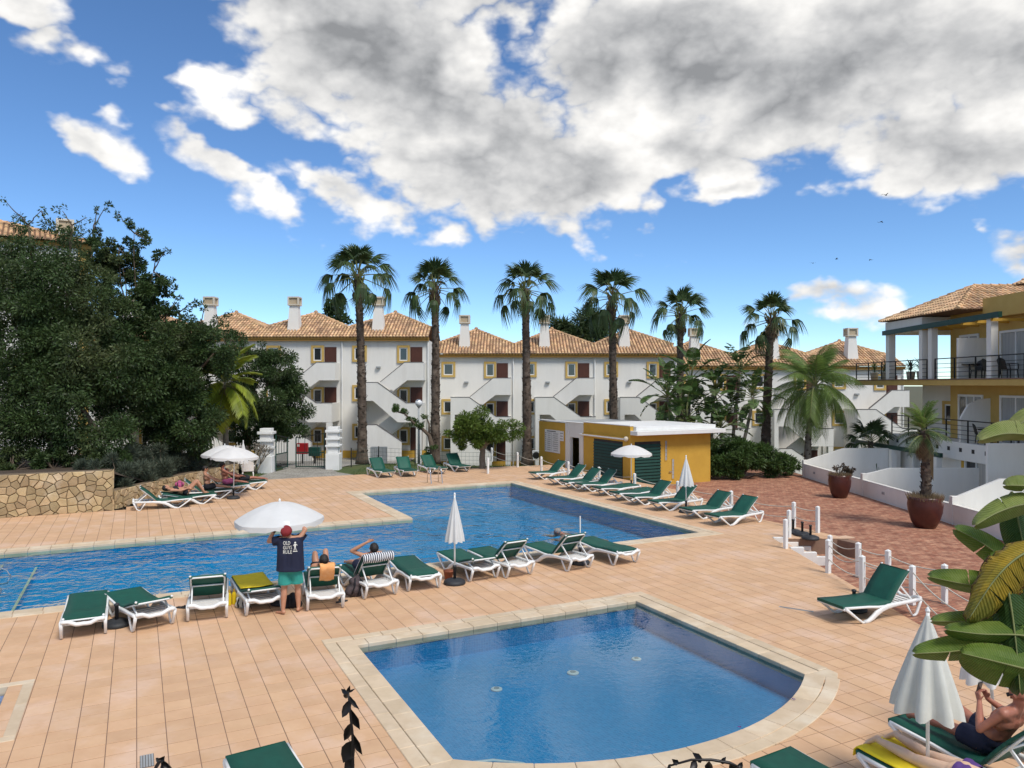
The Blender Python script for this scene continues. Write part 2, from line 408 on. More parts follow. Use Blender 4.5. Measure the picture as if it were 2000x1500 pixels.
M['petiole'] = mat('petiole', (.20, .22, .07), (.15, .16, .06), 3, .6)
M['bark_grey'] = mat('bark_grey', (.23, .20, .16), (.15, .13, .10), 7, .95, .6, 18)
M['yellow_cloth'] = mat('yellow_cloth', (.82, .62, .02), (.72, .52, .015), 6, .9, .3, 120, bdist=.004)
M['orange_cloth'] = mat('orange_cloth', (.80, .34, .10), (.85, .45, .20), 9, .9, .4, 60, bdist=.01)
M['black_cloth'] = mat('black_cloth', (.012, .012, .016), (.02, .02, .026), 6, .85, .2, 60)
M['navy_cloth'] = mat('navy_cloth', (.010, .013, .035), (.014, .018, .045), 8, .85, .3, 22, local=True)
M['teal_cloth'] = mat('teal_cloth', (.035, .33, .28), (.028, .26, .22), 7, .8, .35, 16, local=True)
M['pink_cloth'] = mat('pink_cloth', (.50, .12, .26), (.36, .07, .17), 14, .9, .3, 40)
M['purple_cloth'] = mat('purple_cloth', (.10, .045, .20), (.08, .035, .16), 9, .8)
M['skin'] = mat('skin', (.52, .27, .17), (.44, .21, .125), 9, .5, .05, 60, sss=.1, local=True)
M['skin_pale'] = mat('skin_pale', (.74, .50, .35), (.67, .43, .29), 9, .5, .05, 60, sss=.1, local=True)
M['skin_red'] = mat('skin_red', (.42, .17, .11), (.33, .125, .08), 7, .45, .05, 50, sss=.1, local=True)
M['hair'] = mat('hair', (.012, .009, .008), (.022, .016, .013), 20, .5, .5, 80)
M['hair_grey'] = mat('hair_grey', (.30, .28, .26), (.2, .19, .18), 20, .6, .5, 80)
M['red_cloth'] = mat('red_cloth', (.26, .025, .03), (.18, .016, .02), 9, .85, .2, 60)
M['white_cloth'] = mat('white_cloth', (.80, .80, .78), (.74, .74, .72), 9, .85, .2, 60)
M['print_white'] = mat('print_white', (.72, .72, .66), (.66, .66, .60), 9, .8)

# ------------------------------------------------------------------ setting: ground, deck, pools
def struct(o): return tag(o, kind='structure')
MB().box(-2500, 2500, -2500, 2500, -3.6, -3.3)
g_ = MB(); g_.add([(-2500, -2500, -3.3), (2500, -2500, -3.3), (2500, 2500, -3.3), (-2500, 2500, -3.3)], [(0, 1, 2, 3)])
struct(g_.build('ground', mat('ground_earth', (.12, .10, .06), (.07, .08, .035), .3, .95)))

# pool outlines in pool coordinates (s along the short view, t away)
S0, S1, T0, T1, SN, TN = -4.6, 14.9, 17.27, 29.78, 8.08, 23.36
main_poly = [(S0, T0), (S1, T0), (S1, T1), (SN, T1), (SN, TN), (S0, TN)]
def arc_pts(n=20, off=0.0):
    c0, c1, sag = (3.3, 8.12), (9.05, 8.12), 1.0
    h = (c1[0] - c0[0]) / 2; r = (h * h + sag * sag) / (2 * sag); cx, cy = (c0[0] + c1[0]) / 2, 8.12 - sag + r
    a0 = math.atan2(c0[1] - cy, c0[0] - cx); a1 = math.atan2(c1[1] - cy, c1[0] - cx)
    return [(cx + (r + off) * math.cos(a0 + (a1 - a0) * i / n), cy + (r + off) * math.sin(a0 + (a1 - a0) * i / n)) for i in range(n + 1)]
small_poly = arc_pts(24) + [(9.05, 12.42), (3.3, 12.42)]
tray_poly = [(-4.2, 11.15), (-1.49, 11.15), (-1.49, 13.0), (-4.2, 13.0)]

def pool_mosaic(name, c1, c2, c3, size=.05):
    m = bpy.data.materials.new(name); m.use_nodes = True
    N = m.node_tree.nodes; L = m.node_tree.links; b = N['Principled BSDF']
    tcn = N.new('ShaderNodeTexCoord'); br = N.new('ShaderNodeTexBrick')
    br.offset = 0.0; br.inputs['Scale'].default_value = 1.0; br.inputs['Brick Width'].default_value = size; br.inputs['Row Height'].default_value = size
    br.inputs['Mortar Size'].default_value = size * .07; br.inputs['Color1'].default_value = (*c1, 1); br.inputs['Color2'].default_value = (*c2, 1); br.inputs['Mortar'].default_value = (*c3, 1)
    br.inputs['Mortar Smooth'].default_value = .1
    sp = N.new('ShaderNodeSeparateXYZ'); L.new(tcn.outputs['Object'], sp.inputs[0])
    ad = N.new('ShaderNodeMath'); ad.operation = 'ADD'; L.new(sp.outputs[1], ad.inputs[0]); L.new(sp.outputs[2], ad.inputs[1])
    cb = N.new('ShaderNodeCombineXYZ'); L.new(sp.outputs[0], cb.inputs[0]); L.new(ad.outputs[0], cb.inputs[1]); L.new(cb.outputs[0], br.inputs['Vector'])
    L.new(br.outputs['Color'], b.inputs['Base Color']); b.inputs['Roughness'].default_value = .25
    return m
def water_mat(name, tint, ripple, scale, fine, ior=1.45, dist=.09):
    m = bpy.data.materials.new(name); m.use_nodes = True
    t = m.node_tree; N = t.nodes; L = t.links; N.remove(N['Principled BSDF']); out = N['Material Output']
    tr = N.new('ShaderNodeBsdfTransparent'); tr.inputs[0].default_value = (*tint, 1)
    gl = N.new('ShaderNodeBsdfGlossy'); gl.inputs['Roughness'].default_value = .015
    fr = N.new('ShaderNodeFresnel'); fr.inputs[0].default_value = ior
    geo = N.new('ShaderNodeNewGeometry')
    def nz(sc, st_, det):
        mu = N.new('ShaderNodeVectorMath'); mu.operation = 'MULTIPLY'; L.new(geo.outputs['Position'], mu.inputs[0]); mu.inputs[1].default_value = st_
        n = N.new('ShaderNodeTexNoise'); L.new(mu.outputs[0], n.inputs['Vector']); n.inputs['Scale'].default_value = sc; n.inputs['Detail'].default_value = det; n.inputs['Distortion'].default_value = .6
        return n.outputs[0]
    a = nz(scale, (1, 1.0, 1), 3); c = nz(scale * 3.7, (1, 1.2, 1), 2)
    ad = N.new('ShaderNodeMath'); ad.operation = 'MULTIPLY_ADD'; L.new(c, ad.inputs[0]); ad.inputs[1].default_value = fine; L.new(a, ad.inputs[2])
    # calm and ruffled patches
    pt = nz(.22, (1, 1, 1), 2); mr = N.new('ShaderNodeMapRange'); L.new(pt, mr.inputs[0]); mr.inputs[1].default_value = .35; mr.inputs[2].default_value = .65; mr.inputs[3].default_value = .35; mr.inputs[4].default_value = 1.0
    st_ = N.new('ShaderNodeMath'); st_.operation = 'MULTIPLY'; L.new(mr.outputs[0], st_.inputs[0]); st_.inputs[1].default_value = ripple
    bp = N.new('ShaderNodeBump'); bp.inputs['Distance'].default_value = dist; L.new(ad.outputs[0], bp.inputs['Height']); L.new(st_.outputs[0], bp.inputs['Strength'])
    L.new(bp.outputs[0], gl.inputs['Normal']); L.new(bp.outputs[0], fr.inputs['Normal'])
    ms = N.new('ShaderNodeMixShader'); L.new(fr.outputs[0], ms.inputs[0]); L.new(tr.outputs[0], ms.inputs[1]); L.new(gl.outputs[0], ms.inputs[2]); L.new(ms.outputs[0], out.inputs['Surface'])
    return m
def basin(name, poly, depth, m, wm, wz):
    k = len(poly); b = MB()
    b.add([(p[0], p[1], -depth) for p in poly], [tuple(range(k))])
    for i in range(k):
        p, q = poly[i], poly[(i + 1) % k]
        b.add([(p[0], p[1], -depth), (q[0], q[1], -depth), (q[0], q[1], -.03), (p[0], p[1], -.03)], [(0, 1, 2, 3)])
    o = struct(b.build(name + '_basin', m, rz=B_ANG))
    w = MB().add([(p[0], p[1], wz) for p in poly], [tuple(range(k))])
    struct(w.build(name + '_water', wm, rz=B_ANG))
    return o
mos_deep = pool_mosaic('mosaic_deep', (.003, .27, .54), (.002, .225, .47), (.02, .30, .56), .05)
mos_mid = pool_mosaic('mosaic_mid', (.034, .34, .68), (.026, .285, .60), (.06, .38, .70), .05)
mos_pale = pool_mosaic('mosaic_pale', (.20, .34, .66), (.14, .26, .58), (.42, .50, .70), .04)
bs = basin('swimming_pool', main_poly, .62, mos_deep, water_mat('water_main', (.66, .93, .98), 1.0, 1.15, .30, 1.19, .26), -.05)
basin('small_pool', small_poly, .48, mos_mid, water_mat('water_small', (.78, .94, .98), .05, 2.6, .5, 1.58), -.05)
basin('shower_tray', tray_poly, .12, mos_pale, water_mat('water_tray', (.9, .96, 1), .03, 3, .5), -.09)
# entry steps and their white nosings inside the pool's left end
stp = MB()
for i, s_ in enumerate((-2.35, -3.1, -3.85)):
    stp.box(S0, s_, T0 + .003, TN - .003, -.619, -.46 + .13 * i)
stp.build('pool_step', mos_deep, bs)
for i, s_ in enumerate((-2.35, -3.1, -3.85)):
    MB().box(s_ - .05, s_ + .005, T0 + .01, TN - .01, -.458 + .13 * i, -.445 + .13 * i).build('step_nosing', M['coping'], bs)

# coping: an outer and an inner course of stone slabs
COP_IN, COP_OUT = .27, .21
def slab_mesh(w, top, L=.5):
    b = MB(); e = .008; g = .004
    x0, x1, y0, y1 = g, L - g, 0, w
    vs = [(x0, y0, -.14), (x1, y0, -.14), (x1, y1, -.14), (x0, y1, -.14), (x0, y0, top - e), (x1, y0, top - e), (x1, y1, top - e), (x0, y1, top - e),
          (x0 + e, y0 + e, top), (x1 - e, y0 + e, top), (x1 - e, y1 - e, top), (x0 + e, y1 - e, top)]
    fs = [(8, 9, 10, 11)] + [(i, (i + 1) % 4, 4 + (i + 1) % 4, 4 + i) for i in range(4)] + [(4 + i, 4 + (i + 1) % 4, 8 + (i + 1) % 4, 8 + i) for i in range(4)]
    return b.add(vs, fs).mesh('coping_stone', M['coping'])
sl_in, sl_out = slab_mesh(COP_IN + .014, .010), slab_mesh(COP_OUT - .012, .016)
def coping_run(parent, p, q, n, ext0=0.0, ext1=0.0, o0x=0.0, o1x=0.0, courses=2):
    """p -> q along the water's edge in pool coordinates, n the way out"""
    d = (q[0] - p[0], q[1] - p[1]); L = math.hypot(*d); d = (d[0] / L, d[1] / L)
    for me, o0, e in ((sl_in, -.014, COP_IN), (sl_out, COP_IN + .012, COP_IN + COP_OUT))[:courses]:
        out = o0 > 0; a0 = -ext0 * e - (o0x * (COP_IN + .008) if out else 0); a1 = L + ext1 * e + (o1x * (COP_IN + .008) if out else 0); k = max(1, round((a1 - a0) / .5)); w = (a1 - a0) / k
        for i in range(k):
            a = a0 + i * w
            x, y = p[0] + d[0] * a + n[0] * o0, p[1] + d[1] * a + n[1] * o0
            flip = (d[0] * n[1] - d[1] * n[0]) < 0
            if flip: x, y = x + d[0] * w, y + d[1] * w
            ang = math.atan2(d[1], d[0]) + (math.pi if flip else 0)
            obj('coping_stone', me, parent, (x, y, random.uniform(0, .003)), (0, 0, ang), (w / .5, 1, 1))
cp = struct(empty('pool_coping', rz=B_ANG)); cp2 = struct(empty('small_pool_coping', rz=B_ANG)); cp3 = struct(empty('shower_tray_coping', rz=B_ANG))
coping_run(cp, (S0, T0), (S1, T0), (0, -1), 0, 1)
coping_run(cp, (S1, T0), (S1, T1), (1, 0), 0, 0, 1, 1)
coping_run(cp, (SN, T1), (S1, T1), (0, 1), 1, 1)
coping_run(cp, (SN, TN + COP_IN + COP_OUT), (SN, T1), (-1, 0), 0, 0, 0, 1)
coping_run(cp, (S0, TN), (SN, TN), (0, 1), 0, 0)
coping_run(cp2, (3.3, 12.42), (9.05, 12.42), (0, 1), 1, 1)
coping_run(cp2, (3.3, 8.12), (3.3, 12.42), (-1, 0), 0, 0, 0, 1)
coping_run(cp2, (9.05, 8.12), (9.05, 12.42), (1, 0), 0, 0, 0, 1)
for (x0, x1, y0, y1) in ((-4.2, -2.5, 13.0, 13.14), (-2.49, -1.35, 13.0, 13.14), (-1.49, -1.35, 12.2, 12.99), (-1.49, -1.35, 11.16, 12.19), (-2.6, -1.35, 11.01, 11.15), (-4.2, -2.61, 11.01, 11.15)):
    MB().box(x0, x1, y0 - .006, y1, -.12, .010).build('coping_stone', M['coping'], cp3, bevel=.006, seg=1)
for o0, o1, top in ((-.014, COP_IN, .010), (COP_IN + .012, COP_IN + COP_OUT, .016)):
    K = 13; pi_, po = arc_pts(K * 4, o0), arc_pts(K * 4, o1)
    for k in range(K):
        seg = [pi_[4 * k + j] for j in range(5)] + [po[4 * k + 4 - j] for j in range(5)]
        cx, cy = sum(p[0] for p in seg) / 10, sum(p[1] for p in seg) / 10
        seg = [(cx + (p[0] - cx) * .988, cy + (p[1] - cy) * .988) for p in seg]
        MB().prismz(seg, -.14, top + random.uniform(0, .003)).build('coping_stone', M['coping'], cp2, bevel=.006, seg=1)
# corner fillers where the curve meets the straight sides
for sx, x0 in ((-1, 3.3), (1, 9.05)):
    w = COP_IN + COP_OUT
    q = [(x0, 8.12), (x0 + sx * w, 8.12), (x0 + sx * w * .98, 7.93), (x0 + sx * .14, 7.66)]
    MB().prismz(q, -.14, .009).build('coping_stone', M['coping'], cp2, bevel=.006, seg=1)

# deck slab and tiles
TILE = .335
DX, DY, DS, DT = 7.45, 21.3, 18.15, 35.8
def in_deck(p):
    s, t = to_st(p)
    if t > DT or p[1] < 3.0 or p[0] < -22: return False
    if t > 29.45 and p[0] < -13.75 + max(0, (p[1] - 26)) * .06: return False
    return p[0] < DX or (p[1] > DY and s < DS)
def in_rect(s, t, r): return r[0] < s < r[1] and r[2] < t < r[3]
CW = COP_IN + COP_OUT - .03
def in_pools(s, t):
    if in_rect(s, t, (S0 - CW, S1 + CW, T0 - CW, TN + CW)) or in_rect(s, t, (SN - CW, S1 + CW, T0, T1 + CW)): return True
    if in_rect(s, t, (3.3 - CW, 9.05 + CW, 8.12, 12.42 + CW)): return True
    if in_rect(s, t, (-4.2, -1.37, 11.03, 13.12)): return True
    if t < 8.13 and 3.3 - CW < s < 9.05 + CW:
        h = 2.875; r = (h * h + 1) / 2; cx, cy = 6.175, 8.12 - 1 + r
        return math.hypot(s - cx, t - cy) < r + CW
    return False
deck = struct(empty('pool_deck', rz=B_ANG))
grout = MB()
tiles = []
for i in range(-70, 60):
    for j in range(0, 108):
        s0, t0 = i * TILE, j * TILE
        cs = [(s0, t0), (s0 + TILE, t0), (s0 + TILE, t0 + TILE), (s0, t0 + TILE)]
        if all(in_pools(*c) for c in cs): continue
        ws = [st(*c) for c in cs]
        ins = [in_deck(w) for w in ws]
        if not any(ins): continue
        poly = [(w.x, w.y) for w in ws]
        if not all(ins):
            c = st(s0 + TILE / 2, t0 + TILE / 2)
            if c.y < DY + .3 and abs(c.x - DX) < .4 and c.y < DY - .0: poly = clip(poly, (DX, 0), (1, 0))
            elif abs(c.y - DY) < .4 and c.x > DX - .3: poly = clip(poly, (0, DY), (0, -1)) if c.x > DX else poly
            elif s0 + TILE > DS: poly = clip(poly, tuple(st(DS, 0)[:2]), (BX.x, BX.y))
            elif t0 + TILE > DT: poly = clip(poly, tuple(st(0, DT)[:2]), (AX.x, AX.y))
            elif not in_deck(c): continue
        if len(poly) < 3: continue
        loc = [to_st(p) for p in poly]
        tiles.append((loc, len(poly) == 4 and all(ins)))
for loc, full in tiles:                                        # bed under the joints, only where there is deck
    cx, cy = sum(p[0] for p in loc) / len(loc), sum(p[1] for p in loc) / len(loc)
    grout.add([(p[0], p[1], -.004) for p in loc], [tuple(range(len(loc)))])
grout.build('joint_bed', M['grout'], deck)
def tile_geo(loc, b, jit):
    cx, cy = sum(p[0] for p in loc) / len(loc), sum(p[1] for p in loc) / len(loc)
    k = len(loc); e = .005; g = .0052
    def sh(p, m): 
        dx, dy = p[0] - cx, p[1] - cy; L = max(math.hypot(dx, dy), 1e-4); f = max(0, L - m * 1.4) / L
        return (cx + dx * f, cy + dy * f)
    lo = [sh(p, g) for p in loc]; hi = [sh(p, g + e) for p in loc]
    b.add([(p[0], p[1], -.02 + jit) for p in lo] + [(p[0], p[1], -.001 + jit) for p in lo] + [(p[0], p[1], .001 + jit) for p in hi],
          [tuple(range(2 * k, 3 * k))] + [(i, (i + 1) % k, k + (i + 1) % k, k + i) for i in range(k)] + [(k + i, k + (i + 1) % k, 2 * k + (i + 1) % k, 2 * k + i) for i in range(k)])
def shows(loc):
    w = st(sum(p[0] for p in loc) / len(loc), sum(p[1] for p in loc) / len(loc))
    if w.y < 8.4 or abs(w.x / w.y) > .70: return 1e9
    return w.y
order = sorted(range(len(tiles)), key=lambda i: shows(tiles[i][0]))
near = [i for i in order if tiles[i][1]][:300]; near_set = set(near)
tb = MB(); tile_geo([(0, 0), (TILE, 0), (TILE, TILE), (0, TILE)], tb, 0); tile_me = tb.mesh('tile', M['tile'])
for i in near:
    loc = tiles[i][0]
    obj('tile', tile_me, deck, (min(p[0] for p in loc), min(p[1] for p in loc), random.uniform(-.0006, .0012)), (random.uniform(-.002, .002), random.uniform(-.002, .002), 0))
fb = MB()
for i, (loc, full) in enumerate(tiles):
    if i not in near_set: tile_geo(loc, fb, random.uniform(-.0006, .0010))
tag(fb.build('tile_field', M['tile_far'], deck), kind='stuff')
# edge wall of the deck towards the brick yard
ew = MB()
ew.box(DX - .25, DX - .004, 5, 21.2, -.6, -.03)
ew.build('deck_edge', M['grout'], deck).rotation_euler = (0, 0, -B_ANG)
ew3 = MB(); ew3.box(DX - .2, 9.62, DY + .004, DY + .25, -.6, -.03); ew3.build('deck_edge', M['grout'], deck).rotation_euler = (0, 0, -B_ANG)
ew2 = MB(); ew2.box(DS - .3, DS - .004, 14.3, 36, -.6, -.03); ew2.build('deck_edge', M['grout'], deck)

# brick yard
def brick_mat():
    m = bpy.data.materials.new('brick_paving'); m.use_nodes = True
    t = m.node_tree; N = t.nodes; L = t.links; b = N['Principled BSDF']
    geo = N.new('ShaderNodeNewGeometry'); br = N.new('ShaderNodeTexBrick')
    mp = N.new('ShaderNodeMapping'); L.new(geo.outputs['Position'], mp.inputs[0]); mp.inputs['Rotation'].default_value = (0, 0, R(-26.7))
    L.new(mp.outputs[0], br.inputs['Vector']); br.inputs['Scale'].default_value = 1; br.inputs['Brick Width'].default_value = .22; br.inputs['Row Height'].default_value = .11
    br.inputs['Mortar Size'].default_value = .006; br.inputs['Color1'].default_value = (.36, .15, .09, 1); br.inputs['Color2'].default_value = (.50, .27, .17, 1); br.inputs['Mortar'].default_value = (.15, .09, .065, 1)
    br.inputs['Bias'].default_value = -.1
    n = N.new('ShaderNodeTexNoise'); L.new(geo.outputs['Position'], n.inputs['Vector']); n.inputs['Scale'].default_value = 2.3; n.inputs['Detail'].default_value = 9; n.inputs['Roughness'].default_value = .72
    mr = N.new('ShaderNodeMapRange'); L.new(n.outputs[0], mr.inputs[0]); mr.inputs[1].default_value = .38; mr.inputs[2].default_value = .64
    mx = N.new('ShaderNodeMix'); mx.data_type = 'RGBA'; mx.blend_type = 'MULTIPLY'; mx.inputs['Factor'].default_value = 1
    cr = N.new('ShaderNodeMix'); cr.data_type = 'RGBA'; L.new(mr.outputs[0], cr.inputs['Factor']); cr.inputs['A'].default_value = (.62, .52, .50, 1); cr.inputs['B'].default_value = (1.25, 1.28, 1.25, 1)
    L.new(br.outputs['Color'], mx.inputs['A']); L.new(cr.outputs['Result'], mx.inputs['B']); L.new(mx.outputs['Result'], b.inputs['Base Color'])
    b.inputs['Roughness'].default_value = .85
    bp = N.new('ShaderNodeBump'); bp.inputs['Strength'].default_value = .6; bp.inputs['Distance'].default_value = .01; L.new(br.outputs['Fac'], bp.inputs['Height']); bp.invert = True; L.new(bp.outputs[0], b.inputs['Normal'])
    return m
M['brick'] = brick_mat()
BZ = -.45
b = MB(); b.add([(7.2, 4, BZ), (15.5, 4, BZ), (15.5, 43, BZ), (9, 43, BZ), (2.0, 43, BZ), tuple(st(18.0, 37, BZ)), tuple(st(18.0, 15.2, BZ)), (9.2, 21.35, BZ), (7.2, 21.35, BZ)], [tuple(range(9))])
struct(b.build('brick_yard', M['brick']))
b = MB(); b.prismz([(DX + .005, 5), (9.0, 5), (9.0, 15.2), (8.3, 17.2), (DX + .005, 17.2)], -.8, -.008); struct(b.build('brick_landing', M['brick']))
# three steps down from the deck into the yard
stx = struct(empty('yard_steps', (DX, 20.0, 0)))
for i in range(3):
    MB().box(.02 + .34 * i, .36 + .34 * i, .1, 1.25, -.6, -.11 - .113 * i).build('step', M['tile_far'], stx, bevel=.01, seg=1)
for y in (-.03, 1.26):
    MB().prism([(-.0, .03), (.36, .03), (.36, -.10), (.70, -.10), (.70, -.22), (1.06, -.22), (1.06, -.6), (-.0, -.6)], y, y + .12).build('stringer', M['patio_white'], stx, bevel=.008, seg=1)

# lawn, falling away to the houses
def sm(a, b, x):
    t = min(1, max(0, (x - a) / (b - a))); return t * t * (3 - 2 * t)
def lawn_z(x, y):
    base = -.97 - 1.08 * sm(-6.6, -4.6, x) - .9 * sm(12, 14, x)
    return -.05 + (base + .05) * sm(40, 51, y)
lb = MB(); idx = {}
for i in range(81):
    for j in range(41):
        x, y = -40 + i * 1.0, 33 + j * .8
        idx[i, j] = len(lb.v); lb.v.append((x, y, lawn_z(x, y)))
for i in range(80):
    for j in range(40):
        x, y = -39.5 + i, 33.4 + j * .8
        s, t = to_st((x, y))
        if t > 34.9 and not (s > 17.2 and y < 42.0):
            lb.f.append((idx[i, j], idx[i + 1, j], idx[i + 1, j + 1], idx[i, j + 1])); lb.mi.append(0)
struct(lb.build('lawn', mat('lawn_turf', (.07, .10, .025), (.05, .075, .02), 1.5, .95, .5, 20, c3=(.10, .10, .035))))
V = []; F = []
rg = np.random.default_rng(3); n = 0
while n < 22000:
    x, y = rg.uniform(-14, 5), rg.uniform(34, 46); s, t = to_st((x, y))
    if t < DT + .02 or (-12.2 < x < -8.0 and y < 50): 
        n += 1; continue
    z = lawn_z(x, y); h = rg.uniform(.03, .085); a = rg.uniform(0, 6.3); w = .012
    dx, dy = math.cos(a) * w, math.sin(a) * w; lx, ly = rg.normal(0, .03, 2); k = len(V)
    V += [(x - dx, y - dy, z - .01), (x + dx, y + dy, z - .01), (x + lx, y + ly, z + h)]; F.append((k, k + 1, k + 2)); n += 1
gr = obj('grass', mesh_np('grass', V, F, M['grass'])); tag(gr, 'short green grass of the lawn between the pool deck and the apartments', 'grass', kind='stuff')
# cobbled path through the gate
def cobble_mat():
    m = mat('cobble', (.42, .40, .35), (.30, .28, .24), 1.2, .9, 0)
    N = m.node_tree.nodes; L = m.node_tree.links; b = N['Principled BSDF']; geo = N.new('ShaderNodeNewGeometry')
    v = N.new('ShaderNodeTexVoronoi'); v.feature = 'DISTANCE_TO_EDGE'; L.new(geo.outputs['Position'], v.inputs['Vector']); v.inputs['Scale'].default_value = 8
    mr = N.new('ShaderNodeMapRange'); L.new(v.outputs['Distance'], mr.inputs[0]); mr.inputs[2].default_value = .12; mr.inputs[3].default_value = .45
    old = b.inputs['Base Color'].links[0].from_socket
    mx = N.new('ShaderNodeMix'); mx.data_type = 'RGBA'; mx.blend_type = 'MULTIPLY'; mx.inputs['Factor'].default_value = 1; L.new(old, mx.inputs['A']); L.new(mr.outputs[0], mx.inputs['B']); L.new(mx.outputs['Result'], b.inputs['Base Color'])
    bp = N.new('ShaderNodeBump'); bp.inputs['Strength'].default_value = .7; bp.inputs['Distance'].default_value = .02; L.new(mr.outputs[0], bp.inputs['Height']); L.new(bp.outputs[0], b.inputs['Normal'])
    return m
pb = MB(); rows = []
for y, x0, x1 in ((34.5, -12.1, -6.6), (36.2, -12.1, -7.5), (37.4, -12.0, -8.7), (38.6, -11.8, -9.3), (40.5, -12.5, -8.9), (43, -16, -8.4), (46, -22, -8), (49, -26, -7.5), (52.5, -26, -7.0), (55, -26, -7.0)):
    rows.append([(x0 + (x1 - x0) * k / 8, y) for k in range(9)])
for r_ in rows:
    for (x, y) in r_:
        s, t = to_st((x, y)); pb.v.append((x, y, lawn_z(x, y) + .035 if t > DT - .3 else -.06))
for i in range(len(rows) - 1):
    for k in range(8):
        pb.f.append((i * 9 + k, i * 9 + k + 1, (i + 1) * 9 + k + 1, (i + 1) * 9 + k)); pb.mi.append(0)
struct(pb.build('path', cobble_mat()))

# stone walls on the left with their planting bed
def stone_face(parent, origin, ang, w, h, seed, cell=.27, gap=.010):
    for poly in voronoi(w, h, cell, seed, gap):
        cx, cz = sum(p[0] for p in poly) / len(poly), sum(p[1] for p in poly) / len(poly)
        pr = random.uniform(.018, .05); k = len(poly)
        b = MB()
        b.add([(x - cx, .02, z - cz) for x, z in poly] + [(x - cx, -pr * .55, z - cz) for x, z in poly] + [((x - cx) * .86, -pr + random.uniform(-.006, .006), (z - cz) * .86) for x, z in poly],
              [tuple(range(2 * k, 3 * k))] + [(i, (i + 1) % k, k + (i + 1) % k, k + i) for i in range(k)] + [(k + i, k + (i + 1) % k, 2 * k + (i + 1) % k, 2 * k + i) for i in range(k)])
        o = b.build('stone', M['stone'], parent)
        d = Vector((math.cos(ang), math.sin(ang), 0))
        o.location = Vector(origin) + d * cx + Vector((0, 0, cz)); o.rotation_euler = (0, 0, ang)
tall = empty('stone_wall', label='tall rubble stone retaining wall of honey coloured stones below the dark trees', cat='wall')
p0 = st(-6.6, 29.47); L_ = 5.85
wb = MB().box(0, L_, .012, .42, -.1, 1.40); o = wb.build('wall_core', M['mortar'], tall, loc=p0, rz=B_ANG)
stone_face(tall, p0, B_ANG, L_, 1.40, 11)
pe = p0 + BX * L_; stone_face(tall, (pe.x + .0, pe.y, 0), B_ANG + math.pi / 2, .42, 1.40, 5, .3)
low = empty('low_stone_wall', label='low rubble stone wall curving away behind the row of sunbathers', cat='wall')
pts = [Vector((-13.93, 26.2, 0)), Vector((-13.75, 29.0, 0)), Vector((-13.45, 32.0, 0)), Vector((-12.9, 35.2, 0))]
for i in range(3):
    a, c = pts[i], pts[i + 1]; d = c - a; ang = math.atan2(d.y, d.x); L_ = d.length
    MB().box(0, L_ + .02, .012, .40, -.1, .64).build('wall_core', M['mortar'], low, loc=a, rz=ang)
    stone_face(low, a, ang, L_, .65, 21 + i, .26)
bedm = MB()
bed = [st(-14, 29.8), st(-.95, 29.8), Vector((-14.1, 29, 0)), Vector((-13.8, 32, 0)), Vector((-13.2, 35.1, 0)), Vector((-13.2, 38.5, 0)), Vector((-16, 41, 0)), Vector((-45, 41, 0))]
bedm.add([(p.x, p.y, z) for p, z in zip(bed, (1.32, 1.32, .58, .58, .56, .1, .3, 1.4))] + [(-17, 32, 1.1)], [(i, (i + 1) % 8, 8) for i in range(8)])
struct(bedm.build('planting_bed', M['soil']))

# ------------------------------------------------------------------ buildings
def tile_slope(b, o, ex, ey, W, vmax, pitch=.23, L=.42, r=.085, lip=.03):
    """rows of barrel tiles over a slope: o its low corner, ex along the eave, ey up the slope"""
    o, ex, ey = Vector(o), Vector(ex).normalized(), Vector(ey).normalized(); nz = ex.cross(ey).normalized()
    k = max(1, int(W / pitch)); w = W / k
    for i in range(k):
        u = (i + .5) * w; top = min(vmax(u - w * .3), vmax(u + w * .3)); v = -.05
        while v < top - .06:
            v1 = min(v + L, top)
            vs = []
            for (vv, rr, hh) in ((v, r * 1.08, lip), (v1 + .03, r * .92, .0)):
                for a in (0, .25, .5, .75, 1):
                    t = math.pi * a
                    vs.append(o + ex * (u + rr * math.cos(t)) + ey * vv + nz * (hh + rr * .85 * math.sin(t)))
            b.add(vs, [(j, j + 1, 6 + j, 5 + j) for j in range(4)] + [(4, 3, 2, 1, 0)])
            v += L
def ridge_caps(b, p, q, r=.11, L=.40):
    p, q = Vector(p), Vector(q); d = q - p; n = max(1, int(d.length / L)); x = d.normalized()
    y = Vector((0, 0, 1)).cross(x).normalized(); z = x.cross(y)
    for i in range(n):
        a, c = p + d * (i / n), p + d * ((i + 1) / n) + x * .03
        vs = []
        for (pp, rr, h) in ((a, r * 1.1, .03), (c, r * .95, 0)):
            for t in (0, .25, .5, .75, 1):
                vs.append(pp + y * rr * math.cos(math.pi * t) + z * (h + rr * math.sin(math.pi * t)))
        b.add(vs, [(j, 5 + j, 6 + j, j + 1) for j in range(4)] + [(0, 1, 2, 3, 4), (9, 8, 7, 6, 5)])

